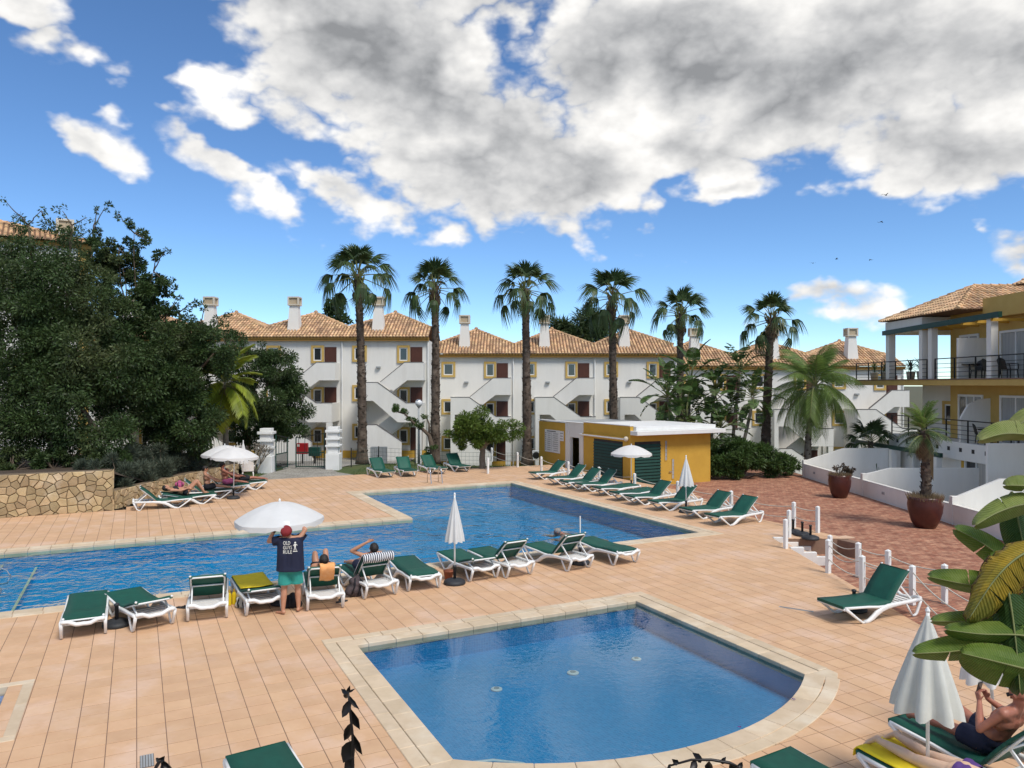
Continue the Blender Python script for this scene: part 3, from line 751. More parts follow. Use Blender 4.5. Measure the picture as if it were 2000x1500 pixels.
UW, UE = 6.2, 8.72            # width of one apartment bay, height of its eave
def unit_roof_meshes():
    ov, dep, zv, rise = .38, 8.6, .78, 2.15
    run = (dep + 2 * ov) / 2; vy = run * zv / rise            # depth of the saddle line
    C = Vector((UW / 2, -ov + run, rise))
    F0, F1, Fv0, Fv1 = Vector((0, -ov, 0)), Vector((UW, -ov, 0)), Vector((0, -ov + vy, zv)), Vector((UW, -ov + vy, zv))
    yb = dep + ov
    B0, B1, Bv0, Bv1 = Vector((0, yb, 0)), Vector((UW, yb, 0)), Vector((0, yb - vy, zv)), Vector((UW, yb - vy, zv))
    pan = MB()
    pan.add([F0, F1, Fv1, C, Fv0], [(0, 1, 2, 3, 4)]); pan.add([B1, B0, Bv0, C, Bv1], [(0, 1, 2, 3, 4)])
    pan.add([Fv0, C, Bv0], [(0, 1, 2)]); pan.add([Fv1, Bv1, C], [(0, 1, 2)])
    t = MB()
    sl = math.hypot(run, rise); s1 = sl * zv / rise
    vm = lambda u: s1 + (sl - s1) * (1 - abs(u - UW / 2) / (UW / 2))
    tile_slope(t, F0, (1, 0, 0), (0, run, rise), UW, vm)
    for P0, P1, sgn in ((Bv0, Fv0, 1), (Fv1, Bv1, -1)):       # the two inner hips
        W = (P1 - P0).length; up = C - (P0 + P1) / 2; hl = up.length
        tile_slope(t, P0, P1 - P0, up, W, lambda u, W=W, hl=hl: hl * (1 - abs(u - W / 2) / (W / 2)))
    for P in (Fv0, Fv1, Bv0, Bv1): ridge_caps(t, P, C)
    t.ball((C.x, C.y, C.z + .1), (.16, .16, .14), 8, 5)
    return pan.mesh('roof', M['roof_pan']), t.mesh('roof_tiles', M['roof_tile'])
RP, RT = unit_roof_meshes()
def ring(b, x0, x1, z0, z1, w, y0, y1, mi=0):
    b.box(x0, x1, y0, y1, z1 - w, z1, mi); b.box(x0, x1, y0, y1, z0, z0 + w, mi); b.box(x0, x0 + w, y0, y1, z0 + w, z1 - w, mi); b.box(x1 - w, x1, y0, y1, z0 + w, z1 - w, mi)
def win_meshes(w, h, sur=.16):
    a = MB(); ring(a, 0, w, 0, h, sur, -.085, 0)
    f = MB(); ring(f, sur, w - sur, sur, h - sur, .075, -.035, .0)
    g = MB(); g.box(sur + .07, w - sur - .07, -.012, 0, sur + .07, h - sur - .07)
    return a.mesh('window', M['ochre_pale']), f.mesh('frame', M['white_paint']), g.mesh('pane', M['glass'])
W_SM = win_meshes(1.05, 1.18); W_TP = win_meshes(.92, 1.28)
def unit_meshes():
    m = {}
    b = MB(); b.box(0, UW, 0, .25, -1.6, 8.5); m['wall'] = b.mesh('wall', M['render_white'])
    b = MB(); b.box(0, UW, -.06, -.003, -1.6, .55)
    m['plinth'] = b.mesh('plinth', M['ochre'])
    b = MB(); b.box(0, UW, -.30, .1, 8.46, 8.60); b.box(0, UW, -.36, .1, 8.603, 8.70); m['eave_moulding'] = b.mesh('eave_moulding', M['eave'])
    cw = [(1.54, 5.45), (2.90, 5.45), (4.87, 4.03), (5.94, 4.03), (5.94, 2.71), (4.30, 2.71), (2.59, 4.19), (1.85, 4.19), (1.85, 2.53), (2.84, 2.53), (4.56, 1.36), (4.56, -1.6), (1.54, -1.6)]
    b = MB(); b.prism(cw, -2.40, -2.25); b.box(1.54, 1.69, -2.247, 0, -1.6, 5.448); b.box(5.80, 5.94, -2.247, 0, 2.712, 4.028); m['stair_wall'] = b.mesh('stair_wall', M['render_white'])
    dp = [(2.90, 5.47), (4.62, 6.87), (5.94, 6.87), (5.94, 5.61), (4.81, 5.61), (3.82, 4.87)]
    b = MB(); b.prism(dp, -1.35, -1.2); b.box(5.80, 5.94, -1.197, 0, 5.612, 6.868)
    b.prism([(2.84, 1.3), (2.84, 2.5), (4.72, 3.95), (4.72, 2.72)], -1.35, -1.2); m['stair_parapet'] = b.mesh('stair_parapet', M['render_white'])
    b = MB()
    b.box(4.62, 5.795, -1.195, -.003, 5.615, 5.78); b.box(4.80, 5.795, -2.24, -.003, 2.715, 2.87); b.box(1.70, 2.90, -2.24, -.003, 4.195, 4.35); b.box(1.70, 2.84, -2.24, -.003, 1.25, 1.42)
    for (x0, z0, x1, z1, y0, y1) in ((2.9, 4.35, 4.8, 2.87, -2.24, -1.36), (2.9, 4.35, 4.62, 5.78, -1.19, -.003), (2.84, 1.42, 4.72, 2.87, -1.19, -.003), (4.56, 0.0, 2.84, 1.42, -2.24, -1.36)):
        b.prism([(x0, z0), (x1, z1), (x1, z1 - .28), (x0, z0 - .28)], y0, y1)
    m['stair_flight'] = b.mesh('stair_flight', M['patio_white'])
    b = MB(); b.box(5.56, 5.93, -2.39, -2.05, -1.6, 2.708); m['pillar'] = b.mesh('pillar', M['render_white'])
    for ci, (pl, y) in enumerate((([(1.52, 5.45), (2.90, 5.45), (4.87, 4.03), (5.96, 4.03)], -2.325), ([(2.90, 5.47), (4.62, 6.87), (5.96, 6.87)], -1.275), ([(1.86, 2.53), (2.84, 2.53), (4.58, 1.36)], -2.325))):
        b = MB()
        for p, q in zip(pl, pl[1:]): b.bar((p[0], y, p[1] + .02), (q[0], y, q[1] + .02), .19, .035)
        m['stair_coping%d' % ci] = b.mesh('stair_coping', M['dark_trim'])
    b = MB(); b.box(0, .86, -.03, 0, 0, 2.22); b.box(.08, .78, -.055, -.031, .15, .95); b.box(.08, .78, -.055, -.031, 1.1, 2.05); m['door'] = b.mesh('door', M['door_wood'])
    b = MB(); b.ball((.77, -.08, 1.0), .035, 8, 5); m['door_handle'] = b.mesh('door_handle', M['steel'])
    b = MB(); b.tube([(0, 0, -1.6), (0, 0, 8.4)], .05, 8); m['downpipe'] = b.mesh('downpipe', M['white_paint'])
    b = MB(); b.frame((0, 0, .0), (.16, 0, 0), (0, .08, 0), (0, 0, .07)); b.box(-.1, .1, -.13, -.081, -.04, .04); m['wall_lamp'] = b.mesh('wall_lamp', M['grey_metal'])
    # chimney: tapered shaft and a boxed cap with slots
    b = MB(); h0, h1 = .47, .30
    b.add([(-h0, -h0, -.5), (h0, -h0, -.5), (h0, h0, -.5), (-h0, h0, -.5), (-h1, -h1, 1.95), (h1, -h1, 1.95), (h1, h1, 1.95), (-h1, h1, 1.95)], [(4, 5, 6, 7), (0, 1, 5, 4), (1, 2, 6, 5), (2, 3, 7, 6), (3, 0, 4, 7)])
    m['chimney'] = b.mesh('chimney', M['render_white'])
    b = MB(); b.box(-.42, .42, -.42, .42, 1.951, 2.05); b.box(-.42, .42, -.42, .42, 2.50, 2.60)
    for sx in (-1, 1):
        for sy in (-1, 1): b.frame((sx * .36, sy * .36, 2.275), (.06, 0, 0), (0, .06, 0), (0, 0, .223))
    b.box(-.335, .335, -.335, .335, 2.052, 2.498, 1); m['chimney_cap'] = b.mesh('chimney_cap', [M['chimney_cap'], M['cap_inner']])
    return m
UM = unit_meshes()
def apartment_block(x_left, y, z, n, label, cap_shift):
    root = empty('apartment_block', (x_left, y, z), label=label, cat='building', group='white apartment blocks behind the palms')
    for u in range(n):
        x = u * UW
        for key in ('wall', 'plinth', 'eave_moulding', 'stair_wall', 'stair_parapet', 'stair_flight', 'pillar', 'stair_coping0', 'stair_coping1', 'stair_coping2'):
            obj(key.rstrip('012'), UM[key], root, (x, 0, 0))
        rf = obj('roof', RP, root, (x, 0, UE)); tag(obj('roof_tiles', RT, rf), kind='stuff')
        ch = obj('chimney', UM['chimney'], root, (x + 2.35 + cap_shift, 1.2, UE + .45)); obj('chimney_cap', UM['chimney_cap'], ch)
        for (wx, wz, ms) in ((.66, 6.95, W_SM), (.66, 4.10, W_SM), (.66, 1.30, W_SM), (3.90, 6.86, W_TP), (3.90, 3.85, W_TP), (3.90, .95, W_TP)):
            w = obj('window', ms[0], root, (x + wx, -.004, wz)); obj('frame', ms[1], w); obj('pane', ms[2], w)
        for dz in (5.8, 2.9, .0):
            d = obj('door', UM['door'], root, (x + 4.86, -.004, dz)); obj('door_handle', UM['door_handle'], d)
        obj('downpipe', UM['downpipe'], root, (x + UW - .07, -.09, 0))
        obj('wall_lamp', UM['wall_lamp'], root, (x + 2.55, -.09, 6.55))
    e = MB(); e.box(0, n * UW, .252, 8.6, -1.6, 8.5); e.build('end_wall', M['render_white'], root)
    return root
def xw(px, d): return (px - 1000) / FOC * d
apartment_block(xw(838, 54) - 4 * UW, 54, -.95, 4, 'white three storey apartment block with outside stairs behind the entrance gate', 0)
apartment_block(xw(1322, 57) - 3 * UW, 57, -2.03, 3, 'white three storey apartment block with outside stairs behind the yellow pool hut', 0)
apartment_block(xw(1742, 58) - 3 * UW + .9, 58, -2.95, 3, 'white three storey apartment block at the far right behind the feathery palm', .3)

# the house behind the dark trees on the left
lh = empty('left_house', (-22.7, 40, 0), R(33), label='tall white house with ochre corner and tiled roof behind the left trees', cat='building')
MB().box(-18, 0, 0, 9, -1, 11.6).build('wall', M['render_white'], lh)
MB().box(-.45, .03, -.03, .4, -1, 11.6).build('corner_strip', M['ochre_pale'], lh)
MB().box(-18, .15, -.15, 9, 11.603, 11.85).build('eave_moulding', M['eave'], lh)
a, c, d, e = Vector((-18.4, -.4, 11.86)), Vector((.4, -.4, 11.86)), Vector((.4, 9.4, 11.86)), Vector((-18.4, 9.4, 11.86)); r0, r1 = Vector((-13.5, 4.5, 13.5)), Vector((-4.5, 4.5, 13.5))
lr = MB().add([a, c, r1, r0], [(0, 1, 2, 3)]).add([c, d, r1], [(0, 1, 2)]).add([d, e, r0, r1], [(0, 1, 2, 3)]).build('roof', M['roof_pan'], lh)
tb = MB(); sl = math.hypot(4.9, 1.64)
tile_slope(tb, a, (1, 0, 0), (0, 4.9, 1.64), 18.8, lambda u: sl * min(1, u / 4.9, (18.8 - u) / 4.9)); tile_slope(tb, c, (0, 1, 0), (-4.9, 0, 1.64), 9.8, lambda u: sl * (1 - abs(u - 4.9) / 4.9))
ridge_caps(tb, r0, r1); ridge_caps(tb, c, r1); tag(tb.build('roof_tiles', M['roof_tile'], lr), kind='stuff')
ch = obj('chimney', UM['chimney'], lh, (-1.0, 1.4, 10.7)); obj('chimney_cap', UM['chimney_cap'], ch)
for (wx, wz) in ((-3.4, 8.8), (-8.0, 8.8), (-3.4, 4.2), (-8.0, 4.2), (-12.5, 8.8), (-12.5, 4.2)):
    w = obj('window', W_SM[0], lh, (wx, -.004, wz)); obj('frame', W_SM[1], w); obj('pane', W_SM[2], w)

# ---- the ochre and white building on the right, with balconies
RX, RB_, Y0, Y1 = 21.7, 20.3, 22.0, 40.6
rb = empty('balcony_building', (RX, 30, -1.0), label='ochre and white apartment building with long green railed balconies at the right edge', cat='building')
def rbo(b, name, m, parent=None, **k):
    o = b.build(name, m, parent or rb, **k)
    if parent is None: o.location = (-RX, -30, 1.0)
    return o
F2, F1, GZ = 4.60, 1.75, -1.0
rbo(MB().box(RX, 32, Y0, 37.0, GZ, 8.2), 'wall', M['ochre_pale'])
rbo(MB().box(RX + .6, 32, 37.003, Y1, GZ, F2).box(RX + 2.4, 32, 37.003, Y1, F2 + .003, 7.0), 'white_wall', M['render_white'])
rbo(MB().box(RB_ - .02, RX - .003, 37.0, Y1, 7.05, 7.72).box(RX, 32, 37.003, Y1, 7.05, 7.72), 'corner_beam', M['render_white'])
for (y_, w_) in ((Y1 - .35, .35), (37.0, .3)): rbo(MB().box(RB_, RB_ + .35, y_, y_ + w_, F2 + .003, 7.048), 'column', M['render_white'])
rbo(MB().box(RX + .8, RX + 1.1, 37.1, 37.4, F2 + .003, 7.048), 'column', M['render_white'])
rbo(MB().box(RB_ - .03, RX + 6, Y0, 44.2, F2 - .27, F2), 'balcony_slab', M['ochre_pale'], bevel=.02)
rbo(MB().box(RB_ - .06, RB_ + .25, Y0, 44.22, F2 + .003, F2 + .05), 'slab_edge', M['grout'])
rbo(MB().box(RB_ - .03, RX + 6, 28.9, 40.2, F1 - .8, F1), 'lower_balcony_slab', M['render_white'], bevel=.02)
for k in range(11): rbo(MB().box(RB_ - .04, RB_ - .028, 30.0 + k * .92, 30.2 + k * .92, F1 - .42, F1 - .24), 'vent_hole', M['interior'])
# window walls: frames, mullions and panes
def glazed(y0, y1, z0, z1, n, sur, name='patio_door', x=RX):
    b = MB(); w = .10
    b.box(x - .06, x - .003, y0, y1, z1 - w, z1); b.box(x - .06, x - .003, y0, y0 + w, z0, z1 - w); b.box(x - .06, x - .003, y1 - w, y1, z0, z1 - w); b.box(x - .06, x - .003, y0 + w, y1 - w, z0, z0 + .06)
    o = rbo(b, name, M['white_paint'])
    ww = (y1 - y0 - 2 * w) / n
    for i in range(n):
        c0 = y0 + w + i * ww
        if i: 
            q = MB().box(x - .05, x - .004, c0 - .035, c0 + .035, z0 + .06, z1 - w).build('mullion', M['white_paint'], o)
        MB().box(x - .02, x - .005, c0 + .04, c0 + ww - .04, z0 + .062, z1 - w - .002).build('pane', M['curtain'] if (i + int(y0)) % 3 else M['glass'], o)
    if sur:
        rbo(MB().box(x - .075, x - .004, y0 - .2, y0 - .003, z0, z1 + .2).box(x - .075, x - .004, y1 + .003, y1 + .2, z0, z1 + .2).box(x - .075, x - .004, y0 - .002, y1 + .002, z1 + .003, z1 + .2), 'door_surround', sur)
glazed(29.2, 33.2, F2 + .01, 6.75, 4, None); glazed(34.7, 36.2, F2 + .01, 6.75, 2, None)
glazed(29.2, 33.2, F1 + .01, F1 + 2.15, 4, None); glazed(34.4, 36.3, F1 + .01, F1 + 2.15, 3, None)
glazed(30.6, 33.8, GZ + .02, GZ + 2.1, 4, M['ochre'], x=RB_ + .2); glazed(36.0, 38.2, GZ + .7, GZ + 2.0, 3, None, name='window', x=RB_ + .2)
rbo(MB().box(RB_ + .2, RX - .003, 29.0, 40.1, GZ, F1 - .803), 'ground_floor_wall', M['patio_white'])
w = obj('window', W_SM[0], rb, (-.0 + .59, 8.6, F1 + 1.6), (0, 0, R(-90))); obj('frame', W_SM[1], w); obj('pane', W_SM[2], w)
# balcony dividers and columns
rbo(MB().box(RB_ + .05, RX, 34.1, 34.22, F2 + .003, F2 + 1.9), 'privacy_panel', M['render_white'])
rbo(MB().prism([(RB_ + .05, F1 + .003), (RX, F1 + .003), (RX, F1 + 2.0), (RX - .5, F1 + 1.95), (RX - 1.0, F1 + 1.7), (RB_ + .05, F1 + 1.1)], 33.9, 34.02), 'privacy_panel', M['render_white'])
for y_ in (36.2, 31.7): rbo(MB().box(RB_ + .02, RB_ + .32, y_, y_ + .32, F2 + .003, 7.28), 'column', M['render_white'])
rbo(MB().bar((RB_ - .05, 31.0, 7.30), (RB_ - .05, 40.75, 7.16), .16, .24), 'pergola_beam', M['green_metal'])
for k in range(9): rbo(MB().bar((RB_ - .05, 31.6 + k * 1.05, 7.12), (RX - .01, 31.6 + k * 1.05, 7.12), .07, .12), 'pergola_rafter', M['ochre'])
# railings
def railing(y0, y1, z, x):
    o = rbo(MB().bar((x, y0, z + 1.0), (x, y1, z + 1.0), .06, .045), 'railing', M['iron'])
    for h in (.16, .36, .56, .76): MB().bar((x, y0, z + h), (x, y1, z + h), .022, .022).build('rail', M['iron'], o)
    n = max(2, round((y1 - y0) / 1.6)); 
    for i in range(n + 1):
        y_ = y0 + (y1 - y0) * i / n; MB().bar((x, y_, z + .004), (x, y_, z + .977), .05, .05).build('post', M['iron'], o)
railing(26.5, 35.9, F2, RB_ + .02); railing(36.6, 44.1, F2, RB_ + .02); railing(30.0, 40.0, F1, RB_ + .03)
# roof: a hip over the far bays
ez = 7.78; a, c, d, e = Vector((20.15, 33.8, ez)), Vector((20.15, 41.0, ez)), Vector((31, 41.0, ez)), Vector((31, 33.8, ez)); r0, r1 = Vector((23.1, 37.4, 9.28)), Vector((31, 37.4, 9.28))
rr = rbo(MB().add([c, a, r0], [(0, 1, 2)]).add([a, e, r1, r0], [(0, 1, 2, 3)]).add([d, c, r0, r1], [(0, 1, 2, 3)]).add([a, c, d, e], [(0, 1, 2, 3)]), 'roof', M['roof_pan'])
tb = MB(); s1_, s2_ = math.hypot(2.95, 1.5), math.hypot(3.6, 1.5)
tile_slope(tb, c, (0, -1, 0), (2.95, 0, 1.5), 7.2, lambda u: s1_ * (1 - abs(u - 3.6) / 3.6)); tile_slope(tb, a, (1, 0, 0), (0, 3.6, 1.5), 10.85, lambda u: s2_ * min(1, u / 2.95)); ridge_caps(tb, c, r0); ridge_caps(tb, a, r0); ridge_caps(tb, r0, r1)
tag(tb.build('roof_tiles', M['roof_tile'], rr), kind='stuff')
rbo(MB().box(RX - .45, RX + .02, Y0, 33.75, 7.35, 8.25), 'ochre_fascia', M['ochre_pale'])
tb = MB(); o2 = Vector((19.7, 29.4, 8.27)); tile_slope(tb, o2, (0, -1, 0), (3.0, 0, 1.5), 8.0, lambda u: 3.2)
rf2 = rbo(MB().add([o2, o2 + Vector((0, -8, 0)), o2 + Vector((3.0, -8, 1.5)), o2 + Vector((3, 0, 1.5))], [(0, 1, 2, 3)]).add([o2, o2 + Vector((3, 0, 1.5)), o2 + Vector((3, 0, 0))], [(0, 1, 2)]), 'porch_roof', M['roof_pan'])
tag(tb.build('roof_tiles', M['roof_tile'], rf2), kind='stuff')
rbo(MB().bar((19.7, 34.3, 1.12), (19.7, 43.3, 1.12), .14, .2), 'pergola_beam', M['green_metal'])
for y_ in (42.9, 38.7, 34.6): rbo(MB().box(19.58, 19.84, y_ - .13, y_ + .13, GZ, 1.018), 'pergola_post', M['patio_white'])
# patio walls in front of it
struct(MB().box(15.35, 26, 20, 44.5, GZ - .3, GZ).build('patio_floor', M['patio_white']))
pw = empty('patio_wall', (15.25, 30, BZ), label='low white garden wall with sloping dividers in front of the balcony building', cat='wall')
def pwo(b, name, **k):
    o = b.build(name, M['patio_white'], pw, **k); o.location = (-15.25, -30, -BZ); return o
pwo(MB().box(15.2, 15.36, 18.0, 39.1, -1.3, .22), 'low_wall', bevel=.012)
pwo(MB().box(15.19, 15.37, 18.0, 39.12, .223, .25), 'wall_cap', bevel=.006)
for (y_, z0, z1, xs) in ((38.95, .42, 1.05, 17.3), (32.4, .50, .75, 16.4), (25.8, .50, 1.12, 16.9)):
    pwo(MB().prism([(15.365, -1.3), (15.365, z0), (xs, z1), (20.25, z1), (20.25, -1.3)], y_, y_ + .16), 'divider', bevel=.012)
    pwo(MB().box(15.18, 15.40, y_ - .02, y_ + .18, -1.3, z0 + .02), 'wall_pier', bevel=.012)
pwo(MB().box(18.4, 26, 28.9, 29.05, -1.3, 2.1), 'terrace_wall', bevel=.012)
for y_ in (21.5, 26.5, 30.5, 34.2, 37.5):
    o = MB().box(15.18, 15.199, y_, y_ + .2, -.12, -.02).build('wall_light', M['grey_metal'], pw); o.location = (-15.25, -30, -BZ)

# ---- pool hut
HC = at(1231, 952, BZ); hut = empty('pool_hut', HC, B_ANG, label='small ochre pool hut with white roof slab and dark green shutters', cat='building')
HW, HL, HH = 4.85, 8.9, 2.45      # along b, along a, height under the slab
# local x along b, y along a (away); the pool-facing side is x = 0
b = MB()
b.box(0, .18, 0, 4.1, 0, 2.86); b.box(0, .18, 5.9, HL, 0, 2.72); b.box(.183, HW, HL - .2, HL, 0, 2.60); b.box(HW - .2, HW, .003, HL - .203, 0, HH - .003); b.box(.183, HW - .203, .0, .18, 0, HH - .003)
b.build('ochre_wall', M['ochre'], hut)
b = MB(); b.box(.01, .17, 4.103, 5.897, 2.02, 2.80); b.box(.01, .17, 4.103, 4.55, 0, 2.018); b.box(.01, .17, 5.45, 5.897, 0, 2.018); b.box(-.03, .008, 4.103, 4.40, 0, 2.75); b.box(-.03, .008, 5.6, 5.897, 0, 2.75); b.build('white_bay', M['render_white'], hut)
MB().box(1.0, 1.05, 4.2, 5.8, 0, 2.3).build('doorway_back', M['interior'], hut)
MB().box(.005, HW + .5, -.55, 2.2, HH, HH + .20).build('roof_slab', M['white_paint'], hut, bevel=.015)
MB().box(.185, HW + .15, -.22, 4.2, HH + .203, HH + .40).build('roof_parapet', M['white_paint'], hut, bevel=.015)
MB().box(-.03, .20, -.02, 4.1, 2.863, 2.90).build('wall_cap', M['white_paint'], hut); MB().box(-.03, .20, 4.103, HL + .02, 2.803, 2.83).build('wall_cap', M['white_paint'], hut)
MB().box(.205, HW, 4.203, HL - .1, 2.62, 2.74).build('roof_gravel', M['grey_metal'], hut)
HH = 2.72
b = MB(); b.box(-.12, -.004, .3, 4.05, HH - .52, HH - .40); b.build('awning_box', M['ochre'], hut)
MB().tube([(-.09, .3, HH - .48), (-.09, 4.3, HH - .48)], .05, 8).build('awning_roll', M['white_paint'], hut)
MB().ball((-.1, .2, HH - .46), .12, 10, 7).build('wall_lamp', M['chimney_cap'], hut)
def shutter(along_x, u0, u1, z1):
    if along_x: b = MB().box(u0, u1, -.012, -.003, .05, z1)
    else: b = MB().box(-.012, -.003, u0, u1, .05, z1)
    o = b.build('shutter', M['interior'], hut); n = int((z1 - .05) / .15)
    for k in range(n):
        z = .07 + k * .15
        if along_x: q = MB().add([(u0, -.014, z + .10), (u1, -.014, z + .10), (u1, -.055, z), (u0, -.055, z), (u0, -.014, z + .125), (u1, -.014, z + .125), (u1, -.055, z + .015), (u0, -.055, z + .015)], [(0, 1, 2, 3), (7, 6, 5, 4), (3, 2, 6, 7), (0, 3, 7, 4), (1, 5, 6, 2)])
        else: q = MB().add([(-.014, u0, z + .10), (-.014, u1, z + .10), (-.055, u1, z), (-.055, u0, z), (-.014, u0, z + .125), (-.014, u1, z + .125), (-.055, u1, z + .015), (-.055, u0, z + .015)], [(3, 2, 1, 0), (4, 5, 6, 7), (7, 6, 2, 3), (4, 7, 3, 0), (2, 6, 5, 1)])
        q.build('slat', M['green_metal'], o)
    return o
shutter(False, .6, 3.1, 2.1); shutter(True, .25, 1.75, 2.12)
for (x0, z0) in ((2.0, 1.15), (2.42, .25)):
    fr = MB(); ring(fr, x0, x0 + .17, z0, z0 + 1.0, .025, -.02, -.003); o = fr.build('glass_block_strip', M['ochre'], hut)
    for k in range(5): MB().box(x0 + .027, x0 + .143, -.012, -.004, z0 + .03 + k * .19, z0 + .205 + k * .19).build('glass_block', M['curtain'], o)
MB().tube([(2.25, -.05, .62), (2.40, -.05, .60)], .02, 6).build('tap', M['steel'], hut)
# notice board
nb = MB().box(-.035, -.004, 6.5, 8.15, 1.05, 2.30).build('notice_board', M['white_paint'], hut)
tag(nb, 'white board of pool rules in two columns of print')
pr = MB()
for k in range(9):
    z = 2.12 - k * .115
    pr.box(-.038, -.0355, 8.0, 8.08, z - .05, z + .01)
    for (y0, y1) in ((7.42, 7.92), (6.62, 7.28)):
        for q in range(2):
            yy = y0 + random.uniform(0, .1); pr.box(-.038, -.0355, yy, y1 - random.uniform(0, .15), z - .012 - q * .035, z + .002 - q * .035)
pr.box(-.038, -.0355, 7.36, 7.375, 1.12, 2.15); pr.box(-.039, -.0355, 6.9, 7.9, 2.19, 2.24)
pr.build('print', M['dark_trim'], nb)
nb2 = MB().box(-.035, -.004, 6.1, 6.48, 1.75, 2.28).build('small_notice', M['white_paint'], hut)
pr = MB()
for k in range(3): pr.box(-.038, -.0355, 6.14, 6.44, 1.85 + k * .15, 1.88 + k * .15)
pr.build('print', M['dark_trim'], nb2)

# ------------------------------------------------------------------ vegetation
def leaves_mesh(name, C, Dn, size, m, aspect=.38, jit=.35, seed=1):
    """diamond leaves at points C pointing along Dn"""
    rg = np.random.default_rng(seed); n = len(C)
    D = Dn + rg.normal(0, jit, (n, 3)); D /= np.linalg.norm(D, axis=1)[:, None] + 1e-9
    U = rg.normal(0, 1, (n, 3)); S = np.cross(D, U); S /= np.linalg.norm(S, axis=1)[:, None] + 1e-9
    L = size * rg.uniform(.6, 1.35, n)[:, None]; W = L * aspect
    Nn = np.cross(D, S)
    V = np.stack([C, C + D * L * .45 + S * W * .5 + Nn * L * .06, C + D * L, C + D * L * .45 - S * W * .5 + Nn * L * .06], 1).reshape(-1, 3)
    F = np.arange(n * 4, dtype=np.int32).reshape(-1, 4)
    return mesh_np(name, V, F, m)
def clump_points(blobs, n, seed, sub=14, subr=(.22, .42), fill=.25):
    """points in many small clumps spread over a list of (centre, radius) blobs"""
    rg = np.random.default_rng(seed); cl = []
    for c, r in blobs:
        k = max(3, int(sub * (r / 1.2) ** 1.6)) if r > .5 else 3
        d = rg.normal(0, 1, (k, 3)); d /= np.linalg.norm(d, axis=1)[:, None]
        rad = r * rg.uniform(.35, 1.0, k) ** .7
        rr = r * rg.uniform(*subr, k)
        for i in range(k): cl.append((np.array(c) + d[i] * rad[i] * np.array((1, 1, .9)), rr[i]))
    w = np.array([r ** 2 for _, r in cl]); w /= w.sum()
    cnt = rg.multinomial(n, w); P = []; Dn = []
    for (c, r), k in zip(cl, cnt):
        d = rg.normal(0, 1, (k, 3)); d /= np.linalg.norm(d, axis=1)[:, None] + 1e-9
        P.append(c + d * (r * rg.uniform(0, 1, k) ** .45)[:, None] * np.array((1, 1, .8))); Dn.append(d + np.array((0, 0, -.15)))
    return np.concatenate(P), np.concatenate(Dn), cl
def limb(b, p, q, r0, r1, sag=.0, n=6, seed=0):
    rg = random.Random(seed); p, q = Vector(p), Vector(q); pts = []; L = (q - p).length
    for i in range(n + 1):
        t = i / n; w = p.lerp(q, t) + Vector((rg.uniform(-1, 1), rg.uniform(-1, 1), rg.uniform(-.5, .5))) * L * .045 * math.sin(math.pi * t) + Vector((0, 0, sag * math.sin(math.pi * t)))
        pts.append(w)
    b.tube(pts, [r0 + (r1 - r0) * i / n for i in range(n + 1)], 7)
def tree(name, label, base, blobs, n, m, size, seed, trunk_r=.2, group=None, bark='bark', sub=14, subr=(.22, .42), aspect=.38, fork=.35, cat='tree', twigs=30):
    root = empty(name, base, label=label, cat=cat, group=group); B = Vector(base)
    P, Dn, cl = clump_points([(tuple(Vector(c) - B), r) for c, r in blobs], n, seed, sub, subr)
    obj('crown', leaves_mesh('crown', P, Dn, size, m, aspect, seed=seed), root)
    top = max(c[2] for c, r in blobs) - B.z; f = Vector((0, 0, top * fork)); b = MB()
    limb(b, (0, 0, -.15), f, trunk_r, trunk_r * .72, seed=seed)
    for i, (c, r) in enumerate(blobs):
        c = Vector(c) - B
        if r > .45: limb(b, f * (.7 + .3 * random.random()), c, trunk_r * .5, trunk_r * .12, sag=.1, seed=seed + i)
        else:
            near_ = min(blobs, key=lambda q: (Vector(q[0]) - B - c).length if q[1] > .45 else 99); limb(b, Vector(near_[0]) - B, c, .03, .012, seed=seed + i)
    rg = random.Random(seed)
    for c, r in rg.sample(cl, min(twigs, len(cl))):
        near_ = min(blobs, key=lambda q: (Vector(q[0]) - B - Vector(c)).length); limb(b, Vector(near_[0]) - B, Vector(c), .025, .008, n=4, seed=rg.randint(0, 999))
    b.build('trunk', M[bark], root, smooth=True)
    return root
def bl(lst, d0=None):
    out = []
    for q in lst:
        px, py, r = q[:3]; d = q[3] if len(q) > 3 else d0
        out.append((tuple(at_d(px, py, d)), r / FOC * d))
    return out
T = 'dark evergreen trees left of the pool'
tree('carob_tree', 'largest dark evergreen tree at the left edge above the tall stone wall', (-18.6, 30.6, 1.2),
     bl([(60, 540, 85, 31), (130, 575, 95, 30.5), (40, 660, 95, 30), (150, 690, 105, 30), (60, 790, 95, 29.6), (170, 810, 92, 29.6), (25, 850, 70, 29.4), (235, 640, 70, 31), (250, 730, 85, 30.5), (110, 480, 55, 31.5), (15, 470, 45, 31.5), (100, 870, 55, 29.3),
         (215, 870, 45, 29.3), (15, 600, 75, 30.2), (0, 730, 85, 29.9), (100, 625, 75, 30.2), (95, 745, 70, 29.5), (10, 392, 10, 31), (80, 412, 15, 31.5), (122, 412, 17, 31.5), (55, 440, 22, 31.5), (170, 425, 18, 31.5), (140, 440, 25, 31.5)]), 150000, M['leaf_dark'], .135, 3, .35, T)
